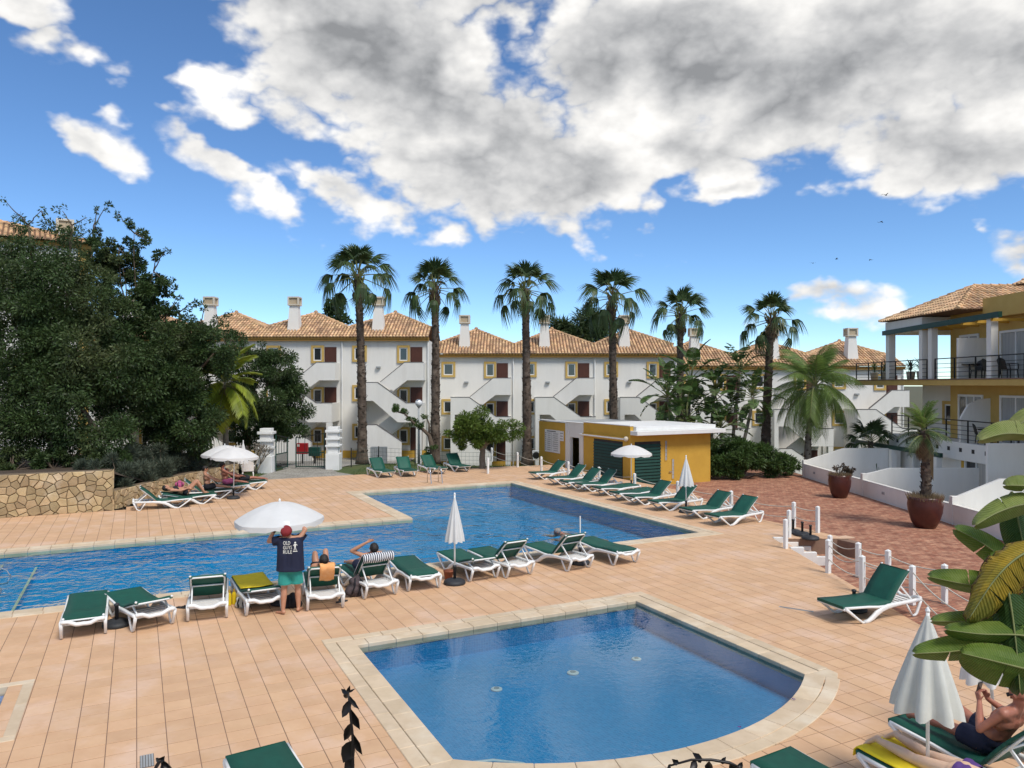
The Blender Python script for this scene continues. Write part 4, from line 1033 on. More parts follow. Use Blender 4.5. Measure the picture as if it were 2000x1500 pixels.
tree('airy_tree', 'loose open evergreen crown with sky showing through above the dark tree mass', (-16.3, 32.0, 1.1),
     bl([(232, 485, 40), (262, 455, 30), (300, 530, 32), (258, 570, 50), (305, 500, 20), (332, 560, 20), (322, 622, 42), (232, 420, 13), (205, 405, 12), (275, 610, 45), (180, 455, 25), (240, 525, 45), (285, 565, 42), (212, 540, 45), (300, 590, 38), (200, 485, 34), (345, 590, 14), (290, 470, 18), (322, 492, 10), (190, 410, 9)], 32.0), 30000, M['leaf_dark'], .135, 5, .11, T, sub=16, subr=(.14, .3))
tree('dense_tree', 'dense dark evergreen tree between the airy crown and the bright palm', (-14.8, 32.6, 1.0),
     bl([(340, 690, 80), (305, 775, 85), (390, 640, 42), (385, 725, 65), (418, 690, 45), (300, 855, 60), (365, 830, 65), (375, 590, 16), (350, 610, 22), (400, 600, 12)], 32.3), 80000, M['leaf_dark'], .135, 8, .28, T)
tree('round_tree', 'round dark evergreen tree overhanging the left gate pillar', (-13.2, 40.2, .1),
     bl([(530, 785, 70), (480, 715, 52), (545, 725, 46), (558, 825, 42), (500, 835, 50), (448, 660, 36), (572, 765, 28), (592, 782, 12), (452, 800, 40), (440, 610, 14), (555, 685, 18), (425, 640, 20), (520, 680, 20)], 40.0), 56000, M['leaf_dark'], .14, 12, .22, T)
# trees behind the roofs
tree('far_tree', 'small dark tree rising behind the roof beside the leftmost tall palm', (-18.6, 82, -3.2), bl([(657, 600, 18), (650, 620, 15), (668, 625, 14), (655, 582, 9), (640, 605, 9)], 80), 2600, M['leaf_dark'], .38, 14, .2)
tree('pine_tree', 'feathery dark pine behind the middle roofs', (9.0, 92, -3.2), bl([(1150, 640, 32), (1125, 650, 20), (1178, 645, 20), (1148, 605, 14), (1135, 620, 14), (1165, 615, 12)], 90), 4200, M['leaf_dark'], .9, 15, .25, aspect=.12)
tree('pine_tree', 'smaller dark pine behind the roof right of the third tall palm', (5.8, 92, -3.2), bl([(1095, 640, 16), (1082, 628, 9), (1105, 650, 14)], 90), 1500, M['leaf_dark'], .9, 16, .25, aspect=.12)
# small bright tree with two crowns on the lawn
tree('lawn_tree', 'small bright green tree with a forked trunk and two crowns on the lawn', at(942, 917, -.06),
     bl([(922, 832, 36), (905, 840, 30), (945, 842, 28), (925, 815, 18), (985, 838, 26), (1000, 846, 16), (970, 846, 22), (886, 848, 14), (955, 852, 18), (935, 858, 20), (903, 862, 14)], 38.4), 17000, M['leaf_bright'], .15, 17, .19, bark='bark_grey', fork=.42, aspect=.34, sub=18, subr=(.30, .55))
# cloud pruned tree
cp_ = at(843, 903, -.06); cpt = empty('pruned_tree', cp_, label='small pruned tree with pompom tufts on bare arms beside the second palm', cat='tree'); b = MB(); tufts = []
for (px, py, r) in ((775, 802, 11), (788, 803, 10), (808, 822, 10), (820, 828, 9), (832, 812, 7), (800, 818, 8), (838, 880, 14), (830, 890, 12), (848, 870, 9)):
    tufts.append((tuple(at_d(px, py, 41.2) - cp_), r / FOC * 41))
pr_ = [at_d(*q, 41.2) - cp_ for q in ((846, 905), (843, 870), (838, 850), (825, 838), (808, 826), (790, 808), (776, 804))]
b.tube(pr_, [.16, .14, .11, .09, .07, .05, .04], 7); b.tube([pr_[2], at_d(838, 828, 41.2) - cp_, at_d(832, 812, 41.2) - cp_], [.07, .05, .04], 6); b.build('trunk', M['bark'], cpt, smooth=True)
P, Dn, _ = clump_points(tufts, 3600, 18, 6, (.3, .5)); obj('crown', leaves_mesh('crown', P, Dn, .11, M['leaf_mid'], seed=2), cpt)

# hedges and shrubs
def shrub(name, label, base, blobs, n, m, size, seed, aspect=.35, cat='shrub', group=None, up=0.0, sub=14):
    root = empty(name, base, label=label, cat=cat, group=group); B = Vector(base)
    P, Dn, cl = clump_points([(tuple(Vector(c) - B), r) for c, r in blobs], n, seed, sub)
    Dn = Dn + np.array((0, 0, up)); k = P[:, 2] > -.02; P, Dn = P[k], Dn[k]
    obj('foliage', leaves_mesh('foliage', P, Dn, size, m, aspect, seed=seed), root)
    b = MB()
    for c, r in cl[::max(1, len(cl) // 16)]: limb(b, (0, 0, -.1), Vector(c), .03, .008, n=4, seed=seed)
    b.build('stems', M['bark'], root); return root
shrub('leafy_hedge', 'dense leafy dark green hedge at the back of the brick yard', (11.6, 38.5, BZ), [((10.9, 37.6, .2), .75), ((11.4, 38.4, .6), 1.0), ((12.3, 38.6, .5), .95), ((13.2, 38.9, .45), .9), ((14.0, 39.2, .25), .75), ((14.6, 39.6, .1), .6), ((11.9, 39.2, .9), .9), ((12.9, 39.6, .7), .9), ((10.6, 38.3, .3), .8), ((10.9, 39.2, .9), .8)], 26000, M['leaf_mid'], .2, 31, .26, cat='hedge')
for i, (x, y, r) in enumerate(((-14.35, 27.6, .62), (-14.35, 29.1, .66), (-14.2, 30.6, .66), (-14.05, 32.2, .66), (-13.85, 33.8, .62))):
    shrub('rosemary_shrub', ['first grey green needle leaved bush beside the end of the tall stone wall', 'second grey green needle leaved bush from the tall wall behind the low stone wall', 'middle one of five grey green bushes behind the low stone wall',
          'fourth grey green bush from the tall wall behind the low stone wall', 'last grey green bush nearest the open umbrellas behind the low wall'][i], (x, y, .5),
          [((x, y, .85), r), ((x - .5, y + .3, 1.15), r), ((x - .1, y + .5, 1.05), r * .8), ((x - 1.0, y, 1.35), r)], 7000, M['leaf_grey'], .2, 40 + i, .10, group='grey green bushes behind the low stone wall', up=.7)
for i, (px, py, d, r) in enumerate(((105, 905, 28.4, .55), (200, 905, 28.2, .5), (30, 910, 28.0, .5))):
    c = at_d(px, py, d)
    shrub('ground_shrub', ['dark undergrowth bush spilling over the middle of the tall stone wall', 'dark undergrowth bush above the right end of the tall stone wall', 'dark undergrowth bush above the left end of the tall stone wall'][i], (c.x, c.y, 1.25), [(tuple(c), r), ((c.x + .5, c.y + .3, c.z + .1), r), ((c.x - .5, c.y + .3, c.z + .15), r)], 4200, M['leaf_dark'], .15, 60 + i, .3, group='undergrowth above the tall stone wall')
# bare branched shrub at the left pillar
bp_ = at(497, 925, 0); bs_ = empty('bare_plumeria', bp_, label='bare grey branched shrub standing against the left gate pillar', cat='shrub'); b = MB(); rg = random.Random(4)
def fork(p, d, L, r, k):
    q = p + d * L; b.tube([p, p.lerp(q, .5) + Vector((rg.uniform(-.04, .04), 0, .02)), q], [r, r * .9, r * .75], 6)
    if k:
        for _ in range(2 + (k > 2)):
            nd = (d + Vector((rg.uniform(-.8, .8), rg.uniform(-.6, .6), rg.uniform(-.05, .5)))).normalized(); fork(q, nd, L * .72, r * .68, k - 1)
for a in (-.5, .1, .6): fork(Vector((0, 0, 0)), Vector((a, 0, 1)).normalized(), .55, .05, 4)
b.build('branches', M['bark_grey'], bs_, smooth=True)

# ---- palms
def fan_mesh(seed, lp=.95, rad=1.0, n=24, droop=.5, spread=105, m='palm_leaf'):
    rg = random.Random(seed); b = MB()
    pts = [Vector((lp * t, 0, -.12 * lp * t * t)) for t in (0, .35, .7, 1)]
    b.tube(pts, [.035, .028, .022, .016], 5, mi=1); o = pts[-1]
    for i in range(n):
        th = R(-spread + 2 * spread * i / (n - 1)) + rg.uniform(-.03, .03); L = rad * (1 - .22 * abs(th) / R(spread)) * rg.uniform(.88, 1.08)
        d = Vector((math.cos(th), math.sin(th) * .92, 0)); s = Vector((-d.y, d.x, 0)); fold = .10 * (1 if i % 2 else -1)
        vs = []
        for u, w in ((.03, .03), (.35, .075), (.62, .06), (.84, .032), (1.0, .004)):
            c = o + d * L * u + Vector((0, 0, -droop * L * max(0, u - .35) ** 2 * 1.9 - .12 * abs(math.sin(th)) * u + .05 * u))
            if u > .6: c += Vector((0, 0, -rg.uniform(0, .10) * (u - .6) * 2)) + s * rg.uniform(-.03, .03)
            vs += [c - s * w * L * 1.0 + Vector((0, 0, fold * w)), c + s * w * L * 1.0 - Vector((0, 0, fold * w))]
        b.add(vs, [(2 * k, 2 * k + 1, 2 * k + 3, 2 * k + 2) for k in range(4)])
    return b.mesh('frond', [M[m], M['petiole']])
def feather_mesh(seed, L=2.0, n=34, leaf=.5, arch=.9, m='palm_bright', w=.022, hang=.5):
    rg = random.Random(seed); b = MB(); pts = []
    for i in range(11):
        t = i / 10; pts.append(Vector((L * (t - .16 * t * t * arch), 0, L * (.22 * t - .62 * arch * t * t))))
    b.tube(pts, [.03 - .024 * i / 10 for i in range(11)], 5, mi=1)
    for i in range(n):
        t = .18 + .82 * i / (n - 1); k = min(9, int(t * 10)); f = t * 10 - k; p = pts[k].lerp(pts[k + 1], f); d = (pts[k + 1] - pts[k]).normalized()
        ll = leaf * (.45 + .55 * math.sin(math.pi * (t * .85 + .12))) * rg.uniform(.85, 1.1)
        for sg in (-1, 1):
            dirv = (d * .62 + Vector((0, sg, 0)) * .75 + Vector((0, 0, .12))).normalized(); up = Vector((0, 0, 1)); vs = []
            for u, ww in ((0, .6), (.4, 1), (.75, .7), (1, .08)):
                c = p + dirv * ll * u + Vector((0, 0, -hang * ll * u * u + rg.uniform(-.01, .01))); vs += [c - d * w * ww, c + d * w * ww]
            b.add(vs, [(2 * j, 2 * j + 1, 2 * j + 3, 2 * j + 2) for j in range(3)])
    return b.mesh('frond', [M[m], M['petiole']])
FANS = [fan_mesh(1, lp=.8, droop=.35, spread=95), fan_mesh(2, lp=1.1, rad=.95, droop=.9, spread=90), fan_mesh(3, lp=1.3, rad=.88, droop=1.6, spread=80, n=20), fan_mesh(4, lp=1.4, rad=.82, droop=2.2, spread=70, n=18)]
FAN_DEAD = fan_mesh(5, lp=.6, rad=.75, droop=1.2, spread=60, m='palm_dead')
def palm_trunk(root, h, r0, r1, lean, seed, scales=420, mat_='palm_bark', off=Vector((0, 0, 0))):
    rg = random.Random(seed); b = MB(); n = 34; pts = []; rs = []
    ph = rg.uniform(0, 6)
    for i in range(n + 1):
        t = i / n; pts.append(off + Vector((lean[0] * t * t + .05 * math.sin(ph + 3 * t), lean[1] * t * t, h * t - .1)))
        rs.append((r0 + (r1 - r0) * min(1, t * 1.3)) * (1 + .05 * math.sin(17 * t + ph)) * (1 + (.35 * (1 - t * 14) if t < .07 else 0)) * rg.uniform(.96, 1.05))
    b.tube(pts, rs, 12); tr = b.build('trunk', M[mat_], root, smooth=True)
    if scales:
        s = MB()
        for k in range(scales):
            t = rg.uniform(.06, .99); i = min(n - 1, int(t * n)); p = pts[i].lerp(pts[i + 1], t * n - i); a = rg.uniform(0, 2 * math.pi); r = rs[i]
            o = Vector((math.cos(a), math.sin(a), 0)); sd_ = Vector((-o.y, o.x, 0)); w = rg.uniform(.05, .10); hh = rg.uniform(.06, .15); out = rg.uniform(.02, .075)
            c = p + o * r * .97
            s.add([c - sd_ * w, c + sd_ * w, c + sd_ * w * .5 + o * out + Vector((0, 0, hh)), c - sd_ * w * .5 + o * out + Vector((0, 0, hh))], [(0, 1, 2, 3)])
        tag(s.build('bark_scales', M['palm_scale'], root), kind='stuff')
    return pts[-1]
def crown(root, top, meshes, n, lo, hi, seed, scale=1.0, dead=0, dead_me=None, r=.14, pw=1.0):
    rg = random.Random(seed); g = 2.39996
    for i in range(n):
        t = i / (n - 1); e = hi + (lo - hi) * t ** pw + rg.uniform(-9, 9); a = i * g + rg.uniform(-.25, .25)
        me = meshes[min(len(meshes) - 1, int(t * len(meshes)))]; o = obj('frond', me, root)
        o.rotation_euler = (rg.uniform(-.2, .2), -R(e), a); sc_ = scale * rg.uniform(.86, 1.12); o.scale = (sc_, sc_, sc_)
        o.location = top + Vector((math.cos(a) * r * .7, math.sin(a) * r * .7, .25 - .55 * t))
    for i in range(dead):
        a = i * g + 1; o = obj('dead_frond', dead_me, root); o.rotation_euler = (rg.uniform(-.2, .2), R(rg.uniform(62, 82)), a); sc_ = scale * rg.uniform(.7, 1.0); o.scale = (sc_,) * 3
        o.location = top + Vector((math.cos(a) * r, math.sin(a) * r, -.45))
def fan_palm(px, base, cy, d, wpx, seed, label, trunk_px=None):
    P = at_d(px, cy, d); z0 = base; bx = xw(trunk_px or px, d)
    root = empty('fan_palm', (bx, d, z0), label=label, cat='palm tree', group='tall fan palms in front of the apartments')
    h = P.z - z0; sc_ = wpx / FOC * d / 3.75
    top = palm_trunk(root, h, .285, .20, (P.x - bx, 0), seed)
    b = MB(); rg = random.Random(seed)
    for k in range(46):                                     # cut leaf bases below the crown
        a = rg.uniform(0, 6.28); z = rg.uniform(-1.25, .1); o = Vector((math.cos(a), math.sin(a), 0)); p = top + o * (.20 + .05 * (z + 1)) + Vector((0, 0, z))
        b.bar(p, p + o * .16 + Vector((0, 0, .34)), .085, .03, up=tuple(o))
    b.build('leaf_bases', M['petiole'] if seed % 2 else M['palm_dead'], root)
    crown(root, top, FANS, 22 + (seed * 5) % 6, -34, 84, seed * 7, sc_ * .90, 1 + seed % 3, FAN_DEAD, pw=1.0 + .08 * (seed % 3))
fan_palm(700, -.08, 532, 42.5, 142, 1, 'tallest fan palm, leftmost of the row, right of the gate', 706)
fan_palm(848, -.08, 558, 43.0, 122, 2, 'second fan palm from the left, behind the globe street lamp', 850)
fan_palm(1028, -.25, 560, 43.5, 126, 3, 'third fan palm from the left, just left of the yellow hut', 1028)
fan_palm(1197, -.45, 575, 46.0, 132, 4, 'fourth fan palm from the left, rising behind the yellow hut', 1197)
fan_palm(1328, -.8, 608, 48.0, 116, 5, 'fifth fan palm from the left, behind the paddle leaved plants', 1330)
fan_palm(1505, -.45, 618, 43.5, 122, 6, 'rightmost of the tall fan palms, behind the leafy hedge', 1497)
# feathery palms
FE = [feather_mesh(1, 2.3, n=44, arch=.75, leaf=.72, w=.02, hang=.8), feather_mesh(2, 2.4, n=44, arch=1.05, leaf=.8, w=.02, hang=1.1), feather_mesh(3, 2.3, n=44, arch=1.3, leaf=.8, w=.02, hang=1.3)]
q = at_d(1592, 752, 41); qb = Vector((xw(1577, 41), 41, -.95)); root = empty('feather_palm', qb, label='bright green feathery palm with drooping fronds behind the low white wall', cat='palm tree')
top = palm_trunk(root, q.z - qb.z, .20, .15, (q.x - qb.x, 0), 11, 60, 'bark_grey'); crown(root, top, FE, 30, -30, 80, 12, 1.05, r=.08)
FY = [feather_mesh(6, 1.5, n=26, leaf=.5, arch=.7, m='palm_yellow', w=.045, hang=.35), feather_mesh(7, 1.6, n=26, leaf=.52, arch=1.0, m='palm_yellow', w=.045, hang=.5)]
q = at_d(440, 742, 35); root = empty('golden_palm', (q.x, 35, .5), label='yellow green feathery palm glowing against the dark trees', cat='palm tree'); top = palm_trunk(root, q.z - .5, .14, .1, (0, 0), 13, 0, 'bark_grey'); crown(root, top, FY, 24, -45, 70, 13, 1.25, r=.06)
def sword_mesh(seed, L=1.1, w=.05, droop=.7, m='leaf_mid'):
    b = MB(); vs = []
    for u, ww in ((0, .5), (.25, 1), (.5, 1), (.75, .7), (1, .05)): vs += [(L * u * (1 - .15 * u * droop), -w * ww, L * (.12 * u - droop * .5 * u * u) + .25 * w * ww), (L * u * (1 - .15 * u * droop), w * ww, L * (.12 * u - droop * .5 * u * u) + .25 * w * ww)]
    b.add(vs, [(2 * j, 2 * j + 1, 2 * j + 3, 2 * j + 2) for j in range(4)]); return b.mesh('sword_leaf', M[m])
SW = [sword_mesh(1, droop=.3), sword_mesh(2, droop=.8), sword_mesh(3, droop=1.3)]; SWD = sword_mesh(4, .95, .04, 1.2, 'palm_dead')
yq = at_d(395, 800, 34); root = empty('spiky_yucca', (yq.x, 34, .55), label='spiky sword leaved yucca with a brown skirt under the yellow green palm', cat='plant')
b = MB(); b.tube([(0, 0, -.1), (0, 0, yq.z - .5)], [.16, .12], 8); b.build('trunk', M['bark'], root)
rg = random.Random(9)
for i in range(110):
    t = i / 109; o = obj('sword_leaf', SW[min(2, int(t * 3))], root, (0, 0, yq.z - .55 - .9 * t), (0, -R(80 - 120 * t + rg.uniform(-8, 8)), i * 2.39996)); k = rg.uniform(.9, 1.35); o.scale = (k, k, k)
for i in range(36):
    o = obj('sword_leaf', SWD, root, (0, 0, yq.z - 1.5 - .25 * rg.random()), (0, R(rg.uniform(55, 85)), i * 2.39996))
# fan palm shrub behind the pergola
q = at_d(1700, 862, 40.5); root = empty('fan_palm_shrub', (q.x, 40.5, GZ), label='low fan palm bush behind the green pergola beam', cat='plant')
MB().tube([(0, 0, 0), (0, 0, q.z - GZ)], [.16, .14], 8).build('trunk', M['palm_bark'], root)
crown(root, Vector((0, 0, q.z - GZ)), FANS[:3], 20, -20, 78, 21, .72, r=.06)
# paddle leaved plants (bird of paradise trees) right of the hut
def paddle_mesh(seed, L=1.0, w=.25, pet=.5, m='leaf_mid', tears=3, droop=.5):
    rg = random.Random(seed); b = MB(); n = 12; b.tube([(0, 0, 0), (pet * .5, 0, .02), (pet, 0, 0)], [.025, .02, .014], 5, mi=1)
    cut = [rg.randint(2, n - 2) for _ in range(tears)]
    mid = [Vector((pet + L * (i / n) * (1 - .12 * droop * i / n), 0, -droop * .45 * L * (i / n) ** 2)) for i in range(n + 1)]
    b.tube(mid, [.014 - .011 * i / n for i in range(n + 1)], 5, mi=1)
    for sg in (-1, 1):
        for i in range(n):
            t0, t1 = i / n, (i + 1) / n
            f = lambda t: w * (math.sin(math.pi * min(1, t * .93 + .06)) ** .55)
            k = .04 if (i in cut) else 0
            a0, a1 = mid[i] + Vector((.005 + k, 0, .003)), mid[i + 1] + Vector((0, 0, .003))
            e0, e1 = mid[i] + Vector((.03 + k, sg * f(t0), .22 * f(t0) - rg.uniform(0, .02))), mid[i + 1] + Vector((.03 - k, sg * f(t1), .22 * f(t1) - rg.uniform(0, .02)))
            h0, h1 = a0.lerp(e0, .5) + Vector((0, 0, .02)), a1.lerp(e1, .5) + Vector((0, 0, .02))
            b.add([a0, h0, e0, a1, h1, e1], [(0, 1, 4, 3), (1, 2, 5, 4)] if sg > 0 else [(3, 4, 1, 0), (4, 5, 2, 1)])
    return b.mesh('paddle_leaf', [M[m], M['petiole']], smooth=True)
PD = [paddle_mesh(1), paddle_mesh(2, 1.1, .28, .6, droop=.8), paddle_mesh(3, .9, .22, .4, droop=1.2, tears=4), paddle_mesh(4, 1.0, .25, .5, 'leaf_dark', 4, .9)]
for i, (px, py, d, bpx, k, n, lab) in enumerate(((1305, 775, 42.0, 1325, 1.15, 15, 'leftmost paddle leaved plant leaning over the hut roof'), (1350, 745, 43.5, 1345, 1.1, 15, 'second paddle leaved plant from the left behind the hut'),
        (1395, 760, 42.5, 1390, 1.1, 16, 'bushy paddle leaved plant in the middle of the clump behind the hut'), (1443, 725, 42.5, 1432, 1.0, 17, 'tallest thin stemmed paddle leaved plant right of the hut'),
        (1470, 775, 41.0, 1447, .9, 15, 'slanting thin stemmed paddle leaved plant at the right of the clump'), (1340, 822, 41.5, 1338, 1.1, 14, 'lower paddle leaved plant just above the hut roof'), (1410, 838, 40.5, 1412, 1.05, 14, 'lowest paddle leaved plant beside the right corner of the hut'))):
    q = at_d(px, py, d); bx = xw(bpx, d); root = empty('paddle_plant', (bx, d, BZ - .1), label=lab, cat='plant', group='paddle leaved plants behind the hut')
    b = MB(); h = q.z - BZ + .1; pts = [Vector(((q.x - bx) * t ** 1.5 + .06 * math.sin(5 * t + i), 0, h * t)) for t in [j / 8 for j in range(9)]]
    b.tube(pts, [.11 - .03 * j / 8 for j in range(9)], 8); b.build('stem', M['bark_grey'], root, smooth=True)
    crown(root, pts[-1], [PD[i % 4], PD[(i + 1) % 4], PD[2]], n + 9, -50, 80, 70 + i, k * 1.22, r=.05)
    for o in root.children:
        if o.name.startswith('frond'): o.name = 'paddle_leaf'
# big glazed pots in the yard
def pot(loc, r, h, label):
    root = empty('glazed_pot', loc, label=label, cat='flower pot', group='dark red glazed pots in the brick yard')
    MB().lathe([(r * .58, 0), (r * .78, h * .2), (r * .95, h * .5), (r, h * .75), (r * .95, h * .92), (r * .97, h), (r * .88, h), (r * .86, h * .9), (.01, h * .88)], 28).build('pot', M['terracotta_glaze'], root, smooth=True)
    MB().lathe([(r * .86, h * .885), (.01, h * .93)], 20).build('soil', M['soil'], root)
    return root
P1, P2 = at(1640, 972, BZ), at(1807, 1030, BZ)
pot(P1, .46, .98, 'dark red glazed pot with a thin reddish plant, farther along the white wall'); pot(P2, .55, 1.04, 'larger dark red glazed pot holding the small palm')
def fringe(base, r, n, seed, m, label, h=.22):
    root = empty('pot_fringe', base, label=label, cat='plant', group='dry fringe plants round the pot rims'); rg = random.Random(seed); V = []; F = []
    for k in range(n):
        a = rg.uniform(0, 6.28); rr = r * rg.uniform(.3, 1.02); x, y = rr * math.cos(a), rr * math.sin(a); hh = h * rg.uniform(.4, 1.2); w = .012; i = len(V); ox, oy = math.cos(a) * rg.uniform(0, .15), math.sin(a) * rg.uniform(0, .15)
        V += [(x - w, y, 0), (x + w, y, 0), (x + ox, y + oy, hh)]; F.append((i, i + 1, i + 2))
    obj('foliage', mesh_np('foliage', V, F, M[m]), root)
fringe((P1.x, P1.y, BZ + .87), .42, 700, 1, 'palm_dead', 'dry brown fringe growing in the farther glazed pot'); fringe((P2.x, P2.y, BZ + .92), .52, 900, 2, 'palm_dead', 'dry brown fringe growing round the potted palm stem', .25)
shrub('red_leaf_plant', 'thin plant with small reddish leaves growing out of the farther glazed pot', (P1.x, P1.y, BZ + .9), [((P1.x + .3, P1.y, .75), .22), ((P1.x - .1, P1.y, .8), .15), ((P1.x + .5, P1.y, .65), .16), ((P1.x + .15, P1.y, .95), .1)], 420, mat('leaf_red', (.10, .06, .035), (.06, .05, .03), 2, .6, island=.4, trans=.15), .11, 81, .5, cat='plant', sub=10)
root = empty('potted_palm', (P2.x, P2.y, BZ + .92), label='small palm with a rough brown trunk growing in the larger glazed pot', cat='palm tree'); q = at_d(1803, 835, 25.3)
top = palm_trunk(root, q.z - BZ - .92, .16, .11, (q.x - P2.x, 0), 31, 160)
FP = [feather_mesh(11, .85, n=26, leaf=.30, arch=.6, m='palm_bright', w=.013, hang=.35), feather_mesh(12, .95, n=26, leaf=.32, arch=1.0, m='palm_leaf', w=.013), feather_mesh(13, .9, n=24, leaf=.3, arch=1.4, m='palm_dead', w=.012, hang=.7)]
crown(root, top, FP[:2], 26, -15, 82, 32, .95, r=.04)
for i in range(9):
    o = obj('dead_frond', FP[2], root, top + Vector((0, 0, -.12)), (0, R(35 + 6 * (i % 4)), 2.2 + i * .35)); o.scale = (.9,) * 3
b = MB()
for k in range(14): b.tube([top + Vector((.1, -.08, -.1)), top + Vector((.14 + .01 * k, -.1, -.6)), top + Vector((.12 + .012 * k, -.1, -1.3 - .03 * k))], [.02, .018, .006], 4)
b.build('dead_skirt', M['palm_dead'], root)

# ---- big leaves close to the camera on the right, one plant
fp = empty('bird_of_paradise_plant', (3.75, 4.9, 0), label='large leaved plant with torn and yellowing leaves reaching in from the right edge', cat='plant')
def big_leaf(pts, d0, d1, wl, wr, m, tears=(), curl=.1, seed=0, dry=0.0, name='leaf'):
    """midrib through frame points from base to tip; wl, wr half widths (frame pixels) on either side"""
    n = 22; rg = random.Random(seed); B = Vector(fp.location); mid = []
    P = [Vector((p[0], p[1], 0)) for p in pts]
    def curve(t):
        k = t * (len(P) - 1); i = min(int(k), len(P) - 2); f = k - i; p0 = P[max(0, i - 1)]; p1 = P[i]; p2 = P[i + 1]; p3 = P[min(len(P) - 1, i + 2)]
        return .5 * ((2 * p1) + (p2 - p0) * f + (2 * p0 - 5 * p1 + 4 * p2 - p3) * f * f + (3 * p1 - p0 - 3 * p2 + p3) * f ** 3)
    b = MB(); rows = []; vein = []; rim = []
    for i in range(n + 1):
        t = i / n; c = curve(t); d = d0 + (d1 - d0) * t; tg = (curve(min(1, t + .02)) - curve(max(0, t - .02))); tg.normalize(); nn = Vector((-tg.y, tg.x, 0))
        w = (math.sin(math.pi * min(1, t * .96 + .035)) ** .5)
        row = []
        for k in (-1, -.66, -.33, 0, .33, .66, 1):
            hw = (wl if k < 0 else wr) * w * abs(k); q = c + nn * hw * (1 if k > 0 else -1) + tg * abs(k) * 7
            if abs(k) == 1 and dry: q += tg * rg.uniform(-4, 9) * dry - nn * k * rg.uniform(0, 9) * dry
            row.append(at_d(q.x, q.y, d + curl * abs(k) ** 1.5 * (1 if wl > wr * .3 else .5) + rg.uniform(-.004, .004)) - B)
        rows.append(row)
    for i in range(n):
        for k in range(6):
            side = 0 if k < 3 else 1
            a, c_, e, f = rows[i][k], rows[i][k + 1], rows[i + 1][k + 1], rows[i + 1][k]
            if (i, side) in tears:                           # a tear opens towards the margin
                o = (1 - k / 3) if side == 0 else (k - 2) / 3
                sh = (rows[i + 1][3] - rows[i][3]) * .55 * o
                a = a + sh if side == 0 else a; c_ = c_ + sh * (.66 if side == 0 else 1)
            b.add([a, c_, e, f], [(0, 1, 2, 3)])
            K = [abs(x - 3) / 3 for x in (k, k + 1)]
            vein += [i / n - .10 * K[0], i / n - .10 * K[1], (i + 1) / n - .10 * K[1], (i + 1) / n - .10 * K[0]]; rim += [K[0], K[1], K[1], K[0]]
    o = b.build(name, m, fp, smooth=True)
    for nm, vals in (('vein', vein), ('rim', rim)): o.data.attributes.new(nm, 'FLOAT', 'POINT').data.foreach_set('value', vals)
    b2 = MB(); b2.tube([r_[3] + Vector((0, -.003, 0)) for r_ in rows], [.009 - .007 * i / n for i in range(n + 1)], 6); b2.build('midrib', M['petiole'], o, smooth=True)
    return o
def vein_leaf(name, c1, c2, c3=None, tr=.25, burn=1.56):
    m = mat(name, c1, c2, 7, .5, 0, spec=.3, trans=tr, c3=c3); N = m.node_tree.nodes; L = m.node_tree.links; b = N['Principled BSDF']
    at_ = N.new('ShaderNodeAttribute'); at_.attribute_name = 'vein'; mu = N.new('ShaderNodeMath'); mu.operation = 'MULTIPLY'; mu.inputs[1].default_value = 230; L.new(at_.outputs['Fac'], mu.inputs[0])
    sn = N.new('ShaderNodeMath'); sn.operation = 'SINE'; L.new(mu.outputs[0], sn.inputs[0]); bp = N.new('ShaderNodeBump'); bp.inputs['Strength'].default_value = .55; bp.inputs['Distance'].default_value = .004; L.new(sn.outputs[0], bp.inputs['Height']); L.new(bp.outputs[0], b.inputs['Normal'])
    old = b.inputs['Base Color'].links[0].from_socket; mr = N.new('ShaderNodeMapRange'); L.new(sn.outputs[0], mr.inputs[0]); mr.inputs[1].default_value = -1; mr.inputs[3].default_value = .80; mr.inputs[4].default_value = 1.08
    mx = N.new('ShaderNodeMix'); mx.data_type = 'RGBA'; mx.blend_type = 'MULTIPLY'; mx.inputs['Factor'].default_value = 1; L.new(old, mx.inputs['A']); L.new(mr.outputs[0], mx.inputs['B']); col = mx.outputs['Result']
    rm = N.new('ShaderNodeAttribute'); rm.attribute_name = 'rim'; nz = N.new('ShaderNodeTexNoise'); nz.inputs['Scale'].default_value = 22; ad = N.new('ShaderNodeMath'); ad.operation = 'ADD'; L.new(rm.outputs['Fac'], ad.inputs[0]); L.new(nz.outputs[0], ad.inputs[1])
    r2 = N.new('ShaderNodeMapRange'); L.new(ad.outputs[0], r2.inputs[0]); r2.inputs[1].default_value = burn; r2.inputs[2].default_value = burn + .12
    m2 = N.new('ShaderNodeMix'); m2.data_type = 'RGBA'; L.new(r2.outputs[0], m2.inputs['Factor']); L.new(col, m2.inputs['A']); m2.inputs['B'].default_value = (.10, .05, .02, 1); L.new(m2.outputs['Result'], b.inputs['Base Color'])
    for q in N:
        if q.type == 'BSDF_TRANSLUCENT': L.new(m2.outputs['Result'], q.inputs['Color'])
    return m
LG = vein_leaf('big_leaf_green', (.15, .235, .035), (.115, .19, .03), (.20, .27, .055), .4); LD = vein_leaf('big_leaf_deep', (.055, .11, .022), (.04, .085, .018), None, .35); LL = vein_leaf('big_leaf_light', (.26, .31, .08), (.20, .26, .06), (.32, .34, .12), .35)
LY = vein_leaf('big_leaf_yellow', (.50, .33, .03), (.40, .30, .04), (.24, .23, .04), .4, 1.34)
big_leaf([(2060, 858), (2000, 848), (1955, 848), (1914, 860)], 4.9, 4.8, 14, 26, LL, {(9, 1)}, seed=1)
big_leaf([(2050, 805), (2010, 815), (1985, 835), (1962, 845)], 5.0, 4.9, 8, 22, LL, seed=2)
